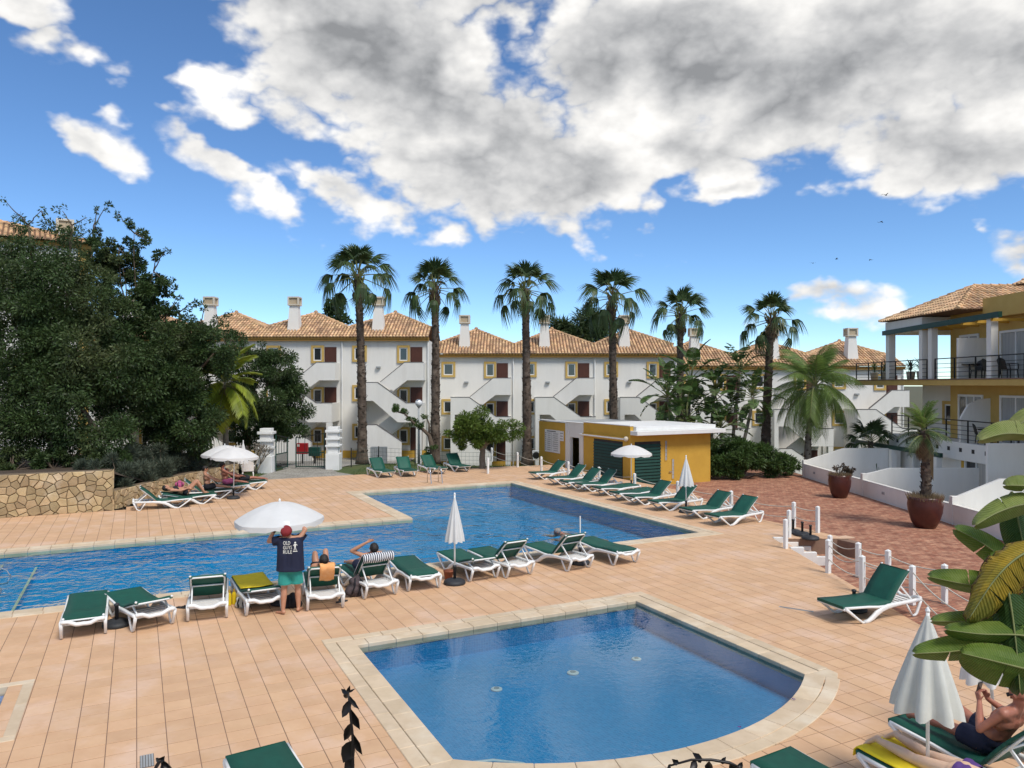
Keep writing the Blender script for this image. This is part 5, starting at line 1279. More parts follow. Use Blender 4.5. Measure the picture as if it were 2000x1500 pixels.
big_leaf([(2060, 985), (2000, 985), (1950, 1000), (1906, 1025)], 4.9, 4.7, 22, 26, LL, {(6, 1), (12, 1)}, seed=3)
big_leaf([(2060, 960), (2010, 950), (1985, 948), (1965, 948)], 4.9, 4.8, 12, 20, LL, {(8, 0)}, seed=4)
big_leaf([(2040, 1160), (1975, 1105), (1920, 1062), (1868, 1034)], 5.1, 5.0, 26, 24, LG, {(14, 0)}, seed=5)
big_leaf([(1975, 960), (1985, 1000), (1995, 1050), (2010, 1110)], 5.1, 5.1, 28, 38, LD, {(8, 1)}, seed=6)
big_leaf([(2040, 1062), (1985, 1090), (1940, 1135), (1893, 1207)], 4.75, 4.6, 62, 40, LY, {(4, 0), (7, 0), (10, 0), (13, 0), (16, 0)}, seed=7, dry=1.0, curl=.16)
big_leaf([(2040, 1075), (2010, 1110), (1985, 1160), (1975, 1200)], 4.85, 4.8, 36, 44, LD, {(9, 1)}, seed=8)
big_leaf([(2010, 1165), (1940, 1150), (1880, 1140), (1817, 1127)], 5.0, 4.9, 16, 30, LG, {(13, 1)}, seed=9)
big_leaf([(2040, 1235), (1960, 1225), (1890, 1215), (1823, 1213)], 4.9, 4.8, 14, 24, LG, seed=10)
big_leaf([(2040, 1250), (1990, 1240), (1915, 1238), (1850, 1230)], 4.7, 4.6, 22, 26, LG, {(6, 1)}, seed=11)
big_leaf([(2020, 1252), (1930, 1262), (1860, 1272), (1788, 1276)], 4.75, 4.6, 20, 34, LG, {(9, 1), (15, 0)}, seed=12)
big_leaf([(2050, 1318), (1990, 1303), (1930, 1288), (1880, 1276)], 4.6, 4.5, 46, 34, LG, {(10, 0)}, seed=13)
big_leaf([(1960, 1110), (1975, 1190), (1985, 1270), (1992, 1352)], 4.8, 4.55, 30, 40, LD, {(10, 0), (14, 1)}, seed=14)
big_leaf([(2030, 1190), (1985, 1150), (1960, 1120), (1935, 1085)], 4.95, 4.95, 34, 30, LG, seed=15)
b = MB(); b.tube([(0, 0, -.02), (0, 0, 1.6), (-.05, 0, 3.0)], [.13, .11, .08], 10)
for q in ((2060, 858), (2060, 985), (2040, 1062), (2040, 1160), (2040, 1240), (2050, 1318), (2050, 805)):
    e = at_d(q[0], q[1], 4.85) - Vector(fp.location); b.tube([(0, 0, 1.7), (.05, 0, (e.z + 1.7) / 2 + .2), tuple(e)], [.03, .024, .014], 6)
b.build('stem', M['petiole'], fp, smooth=True)
# stems near the camera, bottom edge; backlit darkness put into the leaf colour
DK = mat('leaf_backlit', (.012, .010, .009), (.020, .013, .012), 6, .45, island=.3, trans=.06)
def dark_stem(name, label, line, leaves, d):
    base = at_d(line[0][0], line[0][1], d); base.z = 0; root = empty(name, base, label=label, cat='plant')
    b = MB(); pts = [Vector((0, 0, -.02))] + [at_d(p[0], p[1], d) - base for p in line]
    b.tube(pts, [.012] + [.008 - .005 * i / len(line) for i in range(len(line))], 6); b.build('stem', DK, root, smooth=True)
    for (x0, y0, x1, y1, w) in leaves:
        p, q = at_d(x0, y0, d) - base, at_d(x1, y1, d + random.uniform(-.05, .05)) - base; dd = q - p; s = Vector((dd.z, .35 * dd.length, -dd.x)).normalized() * w / FOC * d
        l = MB(); nn = Vector((0, -.012, 0)); vs = [p]
        for u, k in ((.2, .7), (.45, 1), (.7, .7)): vs += [p + dd * u - s * k + nn, p + dd * u + nn * -.5, p + dd * u + s * k + nn]
        vs.append(q); l.add(vs, [(0, 2, 1), (0, 3, 2), (1, 2, 5, 4), (2, 3, 6, 5), (4, 5, 8, 7), (5, 6, 9, 8), (7, 8, 10), (8, 9, 10)]); l.build('leaf', DK, root, smooth=True)
dark_stem('dark_leaved_stem', 'upright stem with drooping leaves darkened to look backlit in the foreground', [(689, 1560), (689, 1500), (689, 1440), (684, 1390), (680, 1350)],
          [(686, 1365, 668, 1402, 9), (682, 1358, 702, 1385, 6), (686, 1385, 703, 1425, 10), (688, 1410, 672, 1447, 9), (688, 1430, 708, 1475, 9), (690, 1445, 670, 1490, 16), (680, 1352, 666, 1345, 5), (680, 1350, 694, 1345, 5), (680, 1352, 672, 1362, 6), (690, 1480, 676, 1510, 12), (680, 1352, 684, 1338, 4)], 3.0)
dark_stem('dark_leaf_tuft', 'small tuft of dark leaves at the bottom edge beside the drain grate', [(318, 1560), (318, 1500), (316, 1484)], [(316, 1486, 300, 1502, 8), (316, 1484, 336, 1500, 8), (316, 1484, 322, 1476, 6), (317, 1488, 318, 1510, 8), (316, 1484, 304, 1480, 5)], 3.0)
dark_stem('dark_leaf_branch', 'low dark leafy branch at the bottom edge under the small pool', [(1465, 1560), (1455, 1505), (1425, 1490), (1390, 1484), (1350, 1484), (1310, 1495)], [(1360, 1484, 1347, 1502, 8), (1372, 1484, 1352, 1470, 8), (1310, 1492, 1300, 1506, 7), (1325, 1490, 1312, 1482, 6), (1385, 1486, 1380, 1505, 8), (1405, 1488, 1418, 1478, 8), (1425, 1490, 1436, 1504, 9), (1440, 1496, 1450, 1488, 7)], 3.0)

# ------------------------------------------------------------------ sun loungers
HWD = .335                                  # half width
def lounger_parts():
    m = {}
    def rail(pts, ws, hs, y):
        b = MB(); n = len(pts); vs = []
        for i, (x, z) in enumerate(pts):
            x0, z0 = pts[max(0, i - 1)]; x1, z1 = pts[min(n - 1, i + 1)]; L = math.hypot(x1 - x0, z1 - z0) or 1; tx, tz = (x1 - x0) / L, (z1 - z0) / L; nx, nz = -tz, tx; h, w = hs[i] / 2, ws[i] / 2
            for (a, c) in ((-1, -.6), (-.6, -1), (.6, -1), (1, -.6), (1, .6), (.6, 1), (-.6, 1), (-1, .6)): vs.append((x + nx * c * h, y + a * w, z + nz * c * h))
        fs = [(i * 8 + j, i * 8 + (j + 1) % 8, (i + 1) * 8 + (j + 1) % 8, (i + 1) * 8 + j) for i in range(n - 1) for j in range(8)] + [tuple(range(7, -1, -1)), tuple(range((n - 1) * 8, n * 8))]
        return b.add(vs, fs)
    sw = [(.50, .022), (.60, .035), (.70, .085), (.80, .155), (.92, .215), (1.08, .255), (1.3, .275), (1.55, .285), (1.78, .30), (1.90, .30)]
    for sg, k in ((-1, 'r'), (1, 'l')):
        y = sg * HWD
        b = rail(sw, [.06] * 10, [.05, .065, .085, .095, .095, .085, .07, .06, .06, .05], y); m['side_rail' + k] = b
        m['foot_leg' + k] = rail([(.06, .31), (.16, .235), (.34, .10), (.46, .02), (.54, .016)], [.05, .045, .04, .04, .04], [.06, .05, .042, .04, .03], y)
        m['head_leg' + k] = rail([(1.90, .30), (1.86, .20), (1.79, .045), (1.74, .018), (1.68, .018)], [.055, .05, .045, .045, .045], [.055, .05, .045, .035, .03], y)
        m['head_strut' + k] = rail([(1.68, .02), (1.60, .14), (1.52, .27)], [.035] * 3, [.032] * 3, y)
        m['seat_beam' + k] = rail([(.05, .315), (.3, .305), (.6, .29), (.85, .265), (1.1, .262)], [.05] * 5, [.05, .042, .042, .042, .042], y * .985)
    b = MB()                                    # scalloped bar across the head end
    pts = [(1.90 + .0 * abs(t), t * HWD, .295 - .035 * math.cos(t * math.pi * 1.0) * 1 + .01 * math.cos(3 * math.pi * t)) for t in [-1 + 2 * i / 12 for i in range(13)]]
    b.tube(pts, .038, 8, flat=(1.0, .95)); m['head_bar'] = b
    b = MB(); b.tube([(.05, t * HWD, .29) for t in (-1, -.5, 0, .5, 1)], .028, 8); m['foot_bar'] = b
    for i, x in enumerate((1.28, 1.40, 1.52, 1.64, 1.76)):
        b = MB(); b.box(x, x + .075, -HWD + .03, HWD - .03, .245, .262); m['slat%d' % i] = b
    b = MB(); n = 9; w = HWD - .012; th = .022              # sling seat
    vs = []
    for i in range(n + 1):
        t = i / n; x = .015 + 1.15 * t; z = .352 - .028 * math.sin(math.pi * t) * .6 - .012 * t
        for (yy, zz) in ((-w, z - .05), (-w, z), (-w * .5, z - .008), (0, z - .012), (w * .5, z - .008), (w, z), (w, z - .05)): vs.append((x, yy, zz))
    b.add(vs, [(i * 7 + j, (i + 1) * 7 + j, (i + 1) * 7 + j + 1, i * 7 + j + 1) for i in range(n) for j in range(6)])
    b.add([(.015, -w, .30), (.015, w, .30), (.015, w, .352), (.015, -w, .352)], [(0, 1, 2, 3)])
    m['seat'] = b
    return m
LP = lounger_parts()
LM = {k: v.mesh(k, M['plastic'] if k != 'seat' else M['sling'], smooth=(k != 'seat' and not k.startswith('slat'))) for k, v in LP.items()}
LM['seat'].polygons.foreach_set('use_smooth', [True] * len(LM['seat'].polygons))
def back_mesh():
    b = MB(); w = HWD - .012; L = .70; vs = []; n = 7
    for i in range(n + 1):
        t = i / n; x = L * t; z = .018 * math.sin(math.pi * t)
        for (yy, zz) in ((-w, -.035), (-w, 0), (-w * .5, -.01), (0, -.014), (w * .5, -.01), (w, 0), (w, -.035)): vs.append((x, yy, z + zz))
    b.add(vs, [(i * 7 + j, (i + 1) * 7 + j, (i + 1) * 7 + j + 1, i * 7 + j + 1) for i in range(n) for j in range(6)])
    vs2 = [(x, y * .99, z - .03) for (x, y, z) in vs]
    b.add(vs2, [(i * 7 + j + 1, (i + 1) * 7 + j + 1, (i + 1) * 7 + j, i * 7 + j) for i in range(n) for j in range(1, 5)])
    b.add([(L, -w, 0), (L, w, 0), (L, w, -.05), (L, -w, -.05)], [(0, 1, 2, 3)])
    return b.mesh('backrest', M['sling'], smooth=True)
BACK = back_mesh()
bf = MB(); bf.tube([(.05, -HWD + .04, -.045), (.66, -HWD + .04, -.045), (.695, -HWD + .08, -.045), (.695, HWD - .08, -.045), (.66, HWD - .04, -.045), (.05, HWD - .04, -.045)], .016, 6)
bf.tube([(.40, -HWD + .04, -.05), (.40, HWD - .04, -.05)], .015, 6); bf.tube([(.695, -HWD + .03, -.02), (.715, -HWD + .03, 0)], .022, 6); bf.tube([(.695, HWD - .03, -.02), (.715, HWD - .03, 0)], .022, 6)
BFR = bf.mesh('back_frame', M['plastic'], smooth=True)
def lounger(foot, ang, back, label, group=None):
    """foot: middle of the foot end on the ground; ang: heading from foot to head"""
    root = empty('sun_lounger', (foot[0], foot[1], foot[2] if len(foot) > 2 else 0), ang, label, 'sun lounger', group)
    for k, me in LM.items():
        nm = {'side_rail': 'side_rail', 'foot_leg': 'leg', 'head_leg': 'leg', 'head_stru': 'strut', 'seat_beam': 'seat_beam'}.get(k[:9], k.rstrip('0123456789'))
        if k.startswith('foot_leg') or k.startswith('head_leg'): nm = 'leg'
        if k.startswith('head_strut'): nm = 'strut'
        if k.startswith('slat'): nm = 'slat'
        obj(nm, me, root)
    a = R(back); o = obj('backrest', BACK, root, (1.15, 0, .338), (0, -a, 0)); obj('back_frame', BFR, o)
    if back > 12:
        b = MB(); top = Vector((1.15 + .42 * math.cos(a), 0, .338 + .42 * math.sin(a) - .05))
        for sg in (-1, 1): b.bar(top + Vector((0, sg * (HWD - .06), 0)), (min(1.86, 1.15 + .42 * math.cos(a) + .34), sg * (HWD - .06), .27), .022, .03)
        b.bar(top + Vector((0, -(HWD - .06), 0)), top + Vector((0, HWD - .06, 0)), .024, .024); b.build('back_support', M['plastic'], root)
    root['foot'] = 0; return root
HA, HB = A_ANG, B_ANG
LG_ = {}
def by_head(px, py, ang):        # given where the middle of its head-end feet touches the deck
    p = at(px, py); return p - Vector((math.cos(ang), math.sin(ang), 0)) * 1.76
def by_mid(px, py, ang, y=-HWD): # given where its near swoop touches the deck (local x .55)
    p = at(px, py); c, s = math.cos(ang), math.sin(ang); return p - Vector((c * .55 - s * y, s * .55 + c * y, 0))
def near_l(key, xl, yl, xr, yr, fx, fy, back, label):
    """near row: its two head-end feet and the middle of the foot end (seat height)"""
    h = (at(xl, yl) + at(xr, yr)) / 2; f = at(fx, fy, .34); d = h - Vector((f.x, f.y, 0)); ang = math.atan2(d.y, d.x)
    LG_[key] = lounger(h - Vector((math.cos(ang), math.sin(ang), 0)) * 1.76, ang, back, label, 'sun loungers along the near side of the pool')
near_l('N1', 118, 1250, 208, 1237, 172, 1164, 3, 'flat green sun lounger nearest the left edge of the near poolside row')
near_l('N2', 258, 1234, 338, 1220, 248, 1157, 17, 'green sun lounger twisted to the left, second from the left at the poolside')
near_l('N3', 367, 1215, 443, 1206, 410, 1137, 43, 'green sun lounger with raised back between the twisted one and the yellow towel')
near_l('N4', 480, 1204, 553, 1193, 490, 1132, 15, 'sun lounger covered with a yellow towel left of the standing man')
near_l('N5', 601, 1197, 669, 1184, 622, 1113, 44, 'sun lounger with the orange towel hung over its raised back')
near_l('N6', 708, 1172, 776, 1160, 698, 1108, 46, 'sun lounger with the striped towel over its raised back')
near_l('N7', 796, 1158, 858, 1146, 795, 1096, 2, 'flat empty green lounger right of the one with the striped towel')
near_l('N8', 915, 1138, 972, 1128, 890, 1080, 16, 'half lowered lounger just behind the closed umbrella at the poolside')
near_l('N9', 985, 1131, 1040, 1121, 950, 1075, 43, 'empty lounger with raised back right of the closed poolside umbrella')
near_l('N10', 1102, 1118, 1157, 1108, 1062, 1066, 45, 'empty lounger with raised back in front of the swimmer')
near_l('N11', 1192, 1108, 1248, 1096, 1160, 1056, 2, 'flat empty lounger at the right end of the near poolside row')
NTH = ['first', 'second', 'third', 'fourth', 'fifth', 'sixth', 'seventh', 'eighth', 'ninth', 'last']
for i, (px, py, back, da) in enumerate(((1066, 937, 42, 4), (1102, 948, 44, 0), (1131, 956, 43, 2), (1160, 961, 46, -2), (1196, 969, 3, 0), (1232, 979, 4, 2), (1263, 987, 42, 0), (1311, 998, 44, -2), (1377, 1014, 42, 0), (1430, 1027, 43, 2))):
    a = HB + R(da); lab = NTH[i] + ' green lounger of the rope fence row counting from the hut' + (', lying flat' if back < 10 else '')
    if i == 9: lab = 'last green lounger of the rope fence row, nearest the yard steps'
    LG_['R%d' % (i + 1)] = lounger(by_mid(px, py, a), a, back, lab, 'green loungers along the rope fence')
for i, (px, py, da) in enumerate(((748, 932, 6), (794, 930, -4), (850, 925, 8), (897, 921, 2))):
    a = HA + R(da); LG_['F%d' % i] = lounger(by_mid(px, py, a, HWD * .2), a, 46, ['leftmost of the four green loungers at the far end of the pool', 'second from the left of the four loungers at the far end', 'third from the left of the four loungers at the far end, behind the pool ladder', 'rightmost of the four green loungers at the far end of the pool'][i], 'green loungers at the far end of the pool')
for i, (px, py, back, lab) in enumerate(((344, 993, 42, 'empty green lounger at the front of the left row beside the stone wall'), (393, 985, 12, 'lounger under the person lying with raised knees on the left'), (426, 975, 40, 'lounger under the person sitting up in black on the left'), (462, 964, 45, 'lounger of the sunbather sitting under the left umbrellas'), (497, 957, 30, 'lounger farthest from the stone wall in the left row by the table'))):
    a = HB + math.pi + R((0, 3, -2, 2, 4)[i]); LG_['L%d' % (i + 1)] = lounger(by_mid(px, py, a, HWD), a, back, lab, 'loungers beside the low stone wall')
a = HB + R(-6); LG_['RB'] = lounger(by_mid(1692, 1217, a), a, 50, 'single green lounger with raised back standing alone beside the rope posts')
LG_['B1'] = lounger(at(499, 1462, .34).xy.to_3d(), HA + math.pi + R(6), 3, 'green lounger cut off by the bottom edge left of the dark stem')
LG_['B2'] = lounger(at(1503, 1472, .34).xy.to_3d(), HA + math.pi + R(4), 3, 'green lounger cut off by the bottom edge below the small pool')
LG_['B3'] = lounger(at(1768, 1394, .34).xy.to_3d(), HA + math.pi - R(2), 50, 'green lounger under the man holding a phone at the lower right')
LG_['B4'] = lounger(at(1706, 1452, .34).xy.to_3d(), HA + math.pi + R(2), 2, 'lounger with a yellow towel under the woman lying face down')

# ------------------------------------------------------------------ umbrellas
def canopy_open(r, h, n=8, sub=4, val=.11, m='canvas'):
    b = MB(); rings = 7; vs = []; N = n * sub
    for i in range(rings + 1):
        t = i / rings
        for j in range(N):
            f = abs((j % sub) / sub - .0); k = min(j % sub, sub - j % sub) / (sub / 2); a = 2 * math.pi * j / N
            rr = r * t * (1 - .045 * k * t); z = h * (1 - t ** 1.75) - .05 * k * t * (1 - t) * r
            vs.append((rr * math.cos(a), rr * math.sin(a), z))
    fs = [(i * N + j, (i + 1) * N + j, (i + 1) * N + (j + 1) % N, i * N + (j + 1) % N) for i in range(rings) for j in range(N)]
    b.add(vs, fs)
    vb = []                                                # valance with a notch at every rib
    for j in range(N):
        a = 2 * math.pi * j / N; k = min(j % sub, sub - j % sub) / (sub / 2); rr = r * (1 - .045 * k)
        vb += [(rr * math.cos(a), rr * math.sin(a), .0), (rr * 1.005 * math.cos(a), rr * 1.005 * math.sin(a), -val * (1 if k else .55))]
    b.add(vb, [(2 * j, 2 * j + 1, (2 * j + 3) % (2 * N), (2 * j + 2) % (2 * N)) for j in range(N)])
    return b.mesh('canopy', M[m], smooth=True)
def canopy_shut(L, r, seed, m='canvas', folds=8):
    rg = random.Random(seed); b = MB(); n = 48; prof = [(0, .02), (.06, .10), (.2, .28), (.45, .55), (.7, .78), (.9, .95), (1.0, 1.0)]; vs = []
    ph = [rg.uniform(-.3, .3) for _ in range(folds)]
    for (t, k) in prof:
        for j in range(n):
            a = 2 * math.pi * j / n; w = 1 + .22 * k * math.cos(folds * a + ph[int(j * folds / n)]) + .06 * math.cos(3 * a + seed)
            vs.append((r * k * w * math.cos(a), r * k * w * math.sin(a), -L * t - (.013 * math.cos(folds * a) * r / .2 if t == 1 else 0)))
    b.add(vs, [(i * n + j, (i + 1) * n + j, (i + 1) * n + (j + 1) % n, i * n + (j + 1) % n) for i in range(len(prof) - 1) for j in range(n)] + [tuple(range(n))])
    return b.mesh('canopy', M[m], smooth=True)
OPEN_ME = canopy_open(.92, .36)
rib = MB(); rib.tube([(0, 0, .34), (.45, 0, .24), (.88, 0, .005)], .006, 4); RIB = rib.mesh('rib', M['steel'])
BASE_ME = MB().lathe([(.235, 0), (.245, .03), (.23, .07), (.17, .10), (.05, .115), (.04, .12)], 24).mesh('base', M['rubber'], True)
SLEEVE_ME = MB().lathe([(.034, .11), (.034, .36), (.045, .365), (.045, .40), (.024, .41)], 12).mesh('sleeve', M['rubber'], True)
def base(root):
    o = obj('base', BASE_ME, root); obj('sleeve', SLEEVE_ME, o)
def umbrella(loc, ztop, label, shut=None, r=.92, tilt=(0, 0), m='canvas', seed=1, with_base=True, group='white pool umbrellas'):
    root = empty('pool_umbrella', loc, label=label, cat='umbrella', group=group); z = ztop - loc[2]
    tx, ty = tilt; top = Vector((tx * z, ty * z, z))
    b = MB(); b.tube([(0, 0, .05), tuple(top + Vector((0, 0, .02)))], .019, 8); b.build('pole', M['white_paint'], root, smooth=True)
    b = MB(); b.lathe([(.02, 0), (.026, .02), (.012, .05), (.002, .06)], 8); b.build('finial', M['white_paint'], root, loc=tuple(top + Vector((0, 0, .0))))
    rot = (-ty, tx, seed)
    if shut: obj('canopy', canopy_shut(shut[0], shut[1], seed, m), root, tuple(top + Vector((0, 0, .0))), rot)
    else:
        k = r / .92; c = obj('canopy', OPEN_ME, root, tuple(top - Vector((0, 0, .37 * k))), rot, (k, k, k))
        for i in range(8): obj('rib', RIB, c, (0, 0, -.012), (0, 0, math.pi / 4 * i))
    if with_base: base(root)
    return root
def zt(py, d): return EYE - (py - 750) / FOC * d
p = at(888, 1140); umbrella(p, zt(967, p.y), 'closed white umbrella standing at the near poolside right of the flat lounger', (1.02, .185), seed=1)
p = at(1340, 1001); umbrella(p, zt(892, p.y), 'closed white umbrella among the rope fence loungers before the ochre wall', (1.0, .22), seed=2)
p = at(1233, 957); umbrella(p, zt(869, p.y), 'open white umbrella in front of the dark green hut shutters', r=.87, seed=.3)
p = Vector((xw(552, 15.0), 15.0, 0)); umbrella(p, zt(978, p.y), 'large open white umbrella that the standing man is reaching up to', r=.86, tilt=(-.02, -.03), seed=.2)
p = at(456, 974); umbrella(p, zt(873, p.y), 'open white umbrella with the black base in the left row', r=.90, tilt=(.02, 0), seed=.1)
p = Vector((xw(439, 30.6), 30.6, 0)); umbrella(p, zt(869, 30.6), 'open white umbrella behind the sunbathers, leftmost in the left row', r=.92, seed=.5)
p = Vector((xw(475, 33.2), 33.2, 0)); umbrella(p, zt(862, 33.2), 'closed white umbrella poking up behind the two open ones on the left', (.98, .20), seed=3)
p = Vector((xw(1812, 7.9), 7.9, 0)); umbrella(p, zt(1196, 7.9), 'big closed greyish umbrella at the lower right in front of the sunbathers', (1.04, .30), m='canvas_old', seed=4)
p = Vector((xw(1946, 9.1), 9.1, 0)); umbrella(p, zt(1178, 9.1), 'closed white umbrella half hidden behind the big leaves at the right', (.92, .27), tilt=(-.09, .0), m='canvas', seed=5)
p = Vector((xw(1133, 18.3), 18.3, 0)); root = empty('bare_umbrella_pole', p, label='bare white umbrella pole in its black base behind the raised lounger', cat='umbrella pole')
MB().tube([(0, 0, .05), (0, 0, zt(1008, 18.3))], .017, 8).build('pole', M['white_paint'], root); base(root)
for i, (px, py, lab) in enumerate(((228, 1222, 'black umbrella base between the two leftmost poolside loungers'), (1549, 1041, 'leftmost of three black umbrella bases behind the rope posts'), (1567, 1046, 'middle of three black umbrella bases behind the rope posts'), (1583, 1053, 'rightmost of three black umbrella bases behind the rope posts'), (1668, 1192, 'black umbrella base behind the single lounger by the ropes'))):
    base(empty('umbrella_base', at(px, py), label=lab, cat='umbrella base', group='spare black umbrella bases'))

# ------------------------------------------------------------------ rope fence
PMESH = MB().box(-.045, .045, -.045, .045, 0, .76).mesh('shaft', M['white_paint']); PCAP = MB().add([(-.05, -.05, .761), (.05, -.05, .761), (.05, .05, .761), (-.05, .05, .761), (0, 0, .80)], [(0, 1, 4), (1, 2, 4), (2, 3, 4), (3, 0, 4), (3, 2, 1, 0)]).mesh('cap', M['white_paint'])
def post(p, label):
    o = empty('rope_post', p, B_ANG, label, 'post', 'white rope posts'); obj('shaft', PMESH, o); obj('cap', PCAP, o); return Vector(p)
def rope(ps, label, name='rope'):
    b = MB()
    for h in (.66, .34):
        for p, q in zip(ps, ps[1:]):
            L = (q - p).length; b.tube([p.lerp(q, t) + Vector((0, 0, h - .11 * min(L, 2.5) / 2 * 4 * t * (1 - t))) for t in [k / 8 for k in range(9)]], .013, 5, cap=False)
    o = b.build(name, M['rope'], smooth=True); tag(o, label, 'rope', 'ropes slung between the white posts')
fl = [st(18.0, 38.4), st(18.0, 35.2), st(18.0, 32.6), st(18.0, 30.0), st(18.0, 27.4), st(18.0, 24.8), st(18.0, 22.1), st(18.0, 19.3), st(18.0, 16.6), st(18.0, 15.7)]
FL = ['farthest rope post of the hut fence, by the left end of the hut', 'rope post in front of the pool rules board', 'rope post in front of the hut doorway', 'rope post before the left green shutter of the hut', 'rope post right of the umbrella at the hut corner', 'rope post before the blank ochre wall of the hut',
      'rope post behind the closed fence-side umbrella', 'rope post behind the last lounger of the fence row', 'rope post beside the three spare umbrella bases', 'rope post at the corner above the yard steps']
ps = [post((p.x, p.y, -.0), l) for p, l in zip(fl, FL)]; rope(ps, 'two slack cream ropes along the fence behind the row of loungers')
e1 = [post(at(953, 925), 'lone white rope post standing at the edge of the lawn below the small tree')]; rope([e1[0], Vector((fl[0].x - .3, fl[0].y + .2, 0))], 'two slack cream ropes between the lawn post and the hut')
g1 = [Vector((7.32, 20.0, 0)), Vector((7.95, 20.9, 0))]
ps = [post(g1[0], 'near white post at the top of the yard steps'), post(Vector((7.95, 21.45, 0)), 'white post at the back of the yard steps')]; rope(ps, 'two short cream ropes at the top of the yard steps')
dl = [Vector((7.36, 17.4, 0)), Vector((7.38, 15.75, 0)), Vector((7.98, 14.9, 0)), Vector((7.38, 11.8, 0)), Vector((7.38, 9.9, 0))]
ps = [post(p, l) for p, l in zip(dl, ['white post on the deck edge just before the yard steps', 'white post on the deck edge behind the foot of the single lounger', 'white post right behind the raised back of the single lounger', 'white post on the deck edge behind the big leaves', 'white post at the right edge half hidden by leaves'])]; rope(ps, 'two slack cream ropes along the deck edge behind the single lounger')
rl = [Vector((7.9, 17.05, 0)), Vector((8.2, 16.3, 0)), Vector((8.68, 15.0, 0)), Vector((8.85, 12.9, 0)), Vector((8.85, 10.9, 0))]
ps = [post(p, l) for p, l in zip(rl, ['first white post of the outer rope line, close beside a deck edge post', 'second white post of the outer rope line over the brick landing', 'third white post of the outer rope line right of the single lounger', 'fourth white post of the outer rope line among the leaves', 'fifth white post of the outer rope line at the right edge'])]; rope(ps, 'two slack cream ropes of the outer line over the brick landing')
low1 = post(Vector((8.55, 20.1, BZ)), 'white post standing low at the foot of the yard steps'); rope([low1, Vector((8.0, 17.2, 0))], 'two cream ropes rising from the foot of the yard steps')

# ------------------------------------------------------------------ gate, lamp, fence and other fixtures
def pillar(p, label):
    root = empty('gate_pillar', p, 0, label, 'pillar', 'stepped white gate pillars')
    for nm, w, z0, z1 in (('base', .35, -.1, .80), ('shaft', .27, .803, 1.14), ('band', .37, 1.143, 1.25), ('shaft', .27, 1.253, 1.50), ('band', .37, 1.503, 1.61), ('shaft', .27, 1.613, 1.88), ('band', .37, 1.883, 2.02), ('cap', .27, 2.023, 2.18)):
        MB().box(-w, w, -w, w, z0, z1).build(nm, M['white_paint'], root, bevel=.02)
G0, G1 = at(521, 921, 0), at(652, 915, 0)
pillar(G0, 'stepped white gate pillar on the left behind the bare shrub'); pillar(G1, 'stepped white gate pillar on the right beside the open iron gate')
gt = empty('iron_gate', (G1.x - .45, G1.y - .1, 0), R(176), 'dark green iron gate leaf standing open against the right pillar', 'gate', 'leaves of the iron entrance gate')
def gate_leaf(root, W):
    fr = MB(); fr.box(0, .05, -.02, .02, .05, 1.85); fr.box(W - .05, W, -.02, .02, .05, 1.62); fr.box(.051, W - .051, -.02, .02, .08, .13); fr.box(.051, W - .051, -.02, .02, .82, .87); fr.build('frame', M['green_metal'], root)
    tr_ = MB(); tr_.bar((.05, 0, 1.83), (W - .03, 0, 1.60), .035, .04); tr_.build('top_rail', M['iron'], root)
    n = 13
    for i in range(1, n):
        x = .05 + (W - .1) * i / n; MB().box(x - .01, x + .01, -.01, .01, .131, .818).build('bar', M['iron'], root)
        if i % 3 == 0: MB().box(x - .01, x + .01, -.01, .01, .872, 1.80 - .23 * i / n).build('bar', M['iron'], root)
gate_leaf(gt, 1.55)
gl2 = empty('iron_gate', (G0.x + .42, G0.y + .1, 0), R(82), 'dark green iron gate leaf seen edge on against the left pillar', 'gate', 'leaves of the iron entrance gate'); gate_leaf(gl2, 1.4)
q = at_d(591, 876, 44); MB_ = empty('hose_cabinet', (q.x, 44, -.3), label='red fire hose cabinet on a post behind the gate', cat='cabinet')
MB().box(-.32, .32, -.12, .12, q.z - .32 + .3, q.z + .32 + .3).build('case', M['red_box'], MB_, bevel=.02); MB().box(-.04, .04, -.04, .04, 0, q.z - .03).build('post', M['iron'], MB_); MB().box(-.27, -.15, -.128, -.122, q.z + .42, q.z + .56).build('sign', M['print_white'], MB_)
q = at_d(615, 881, 43.5); gb = empty('litter_bin', (q.x, 43.5, -.28), label='dark green box bin on a post behind the iron gate', cat='bin'); MB().box(-.33, .33, -.2, .2, q.z - .0, q.z + .52).build('case', M['green_metal'], gb, bevel=.03); MB().box(-.05, .05, -.05, .05, 0, q.z - .003).build('post', M['iron'], gb)
lp = at_d(818, 905, 41.8); lp.z = -.1; root = empty('street_lamp', lp, label='grey street lamp with a round globe beside the second palm', cat='street lamp'); hz = zt(787, 41.8) - lp.z
MB().tube([(0, 0, 0), (0, 0, hz - .18)], [.075, .05], 10).build('post', M['grey_metal'], root, smooth=True); MB().ball((0, 0, hz), .21, 16, 12).build('globe', mat('lamp_globe', (.72, .74, .74), (.62, .64, .65), 3, .12, spec=.7), root, smooth=True); MB().lathe([(.06, hz - .26), (.11, hz - .2), (.11, hz - .17)], 12).build('collar', M['grey_metal'], root)
MB().lathe([(.205, hz + .01), (.17, hz + .13), (.10, hz + .195), (.01, hz + .215)], 16).build('reflector_cap', M['steel'], root, smooth=True)
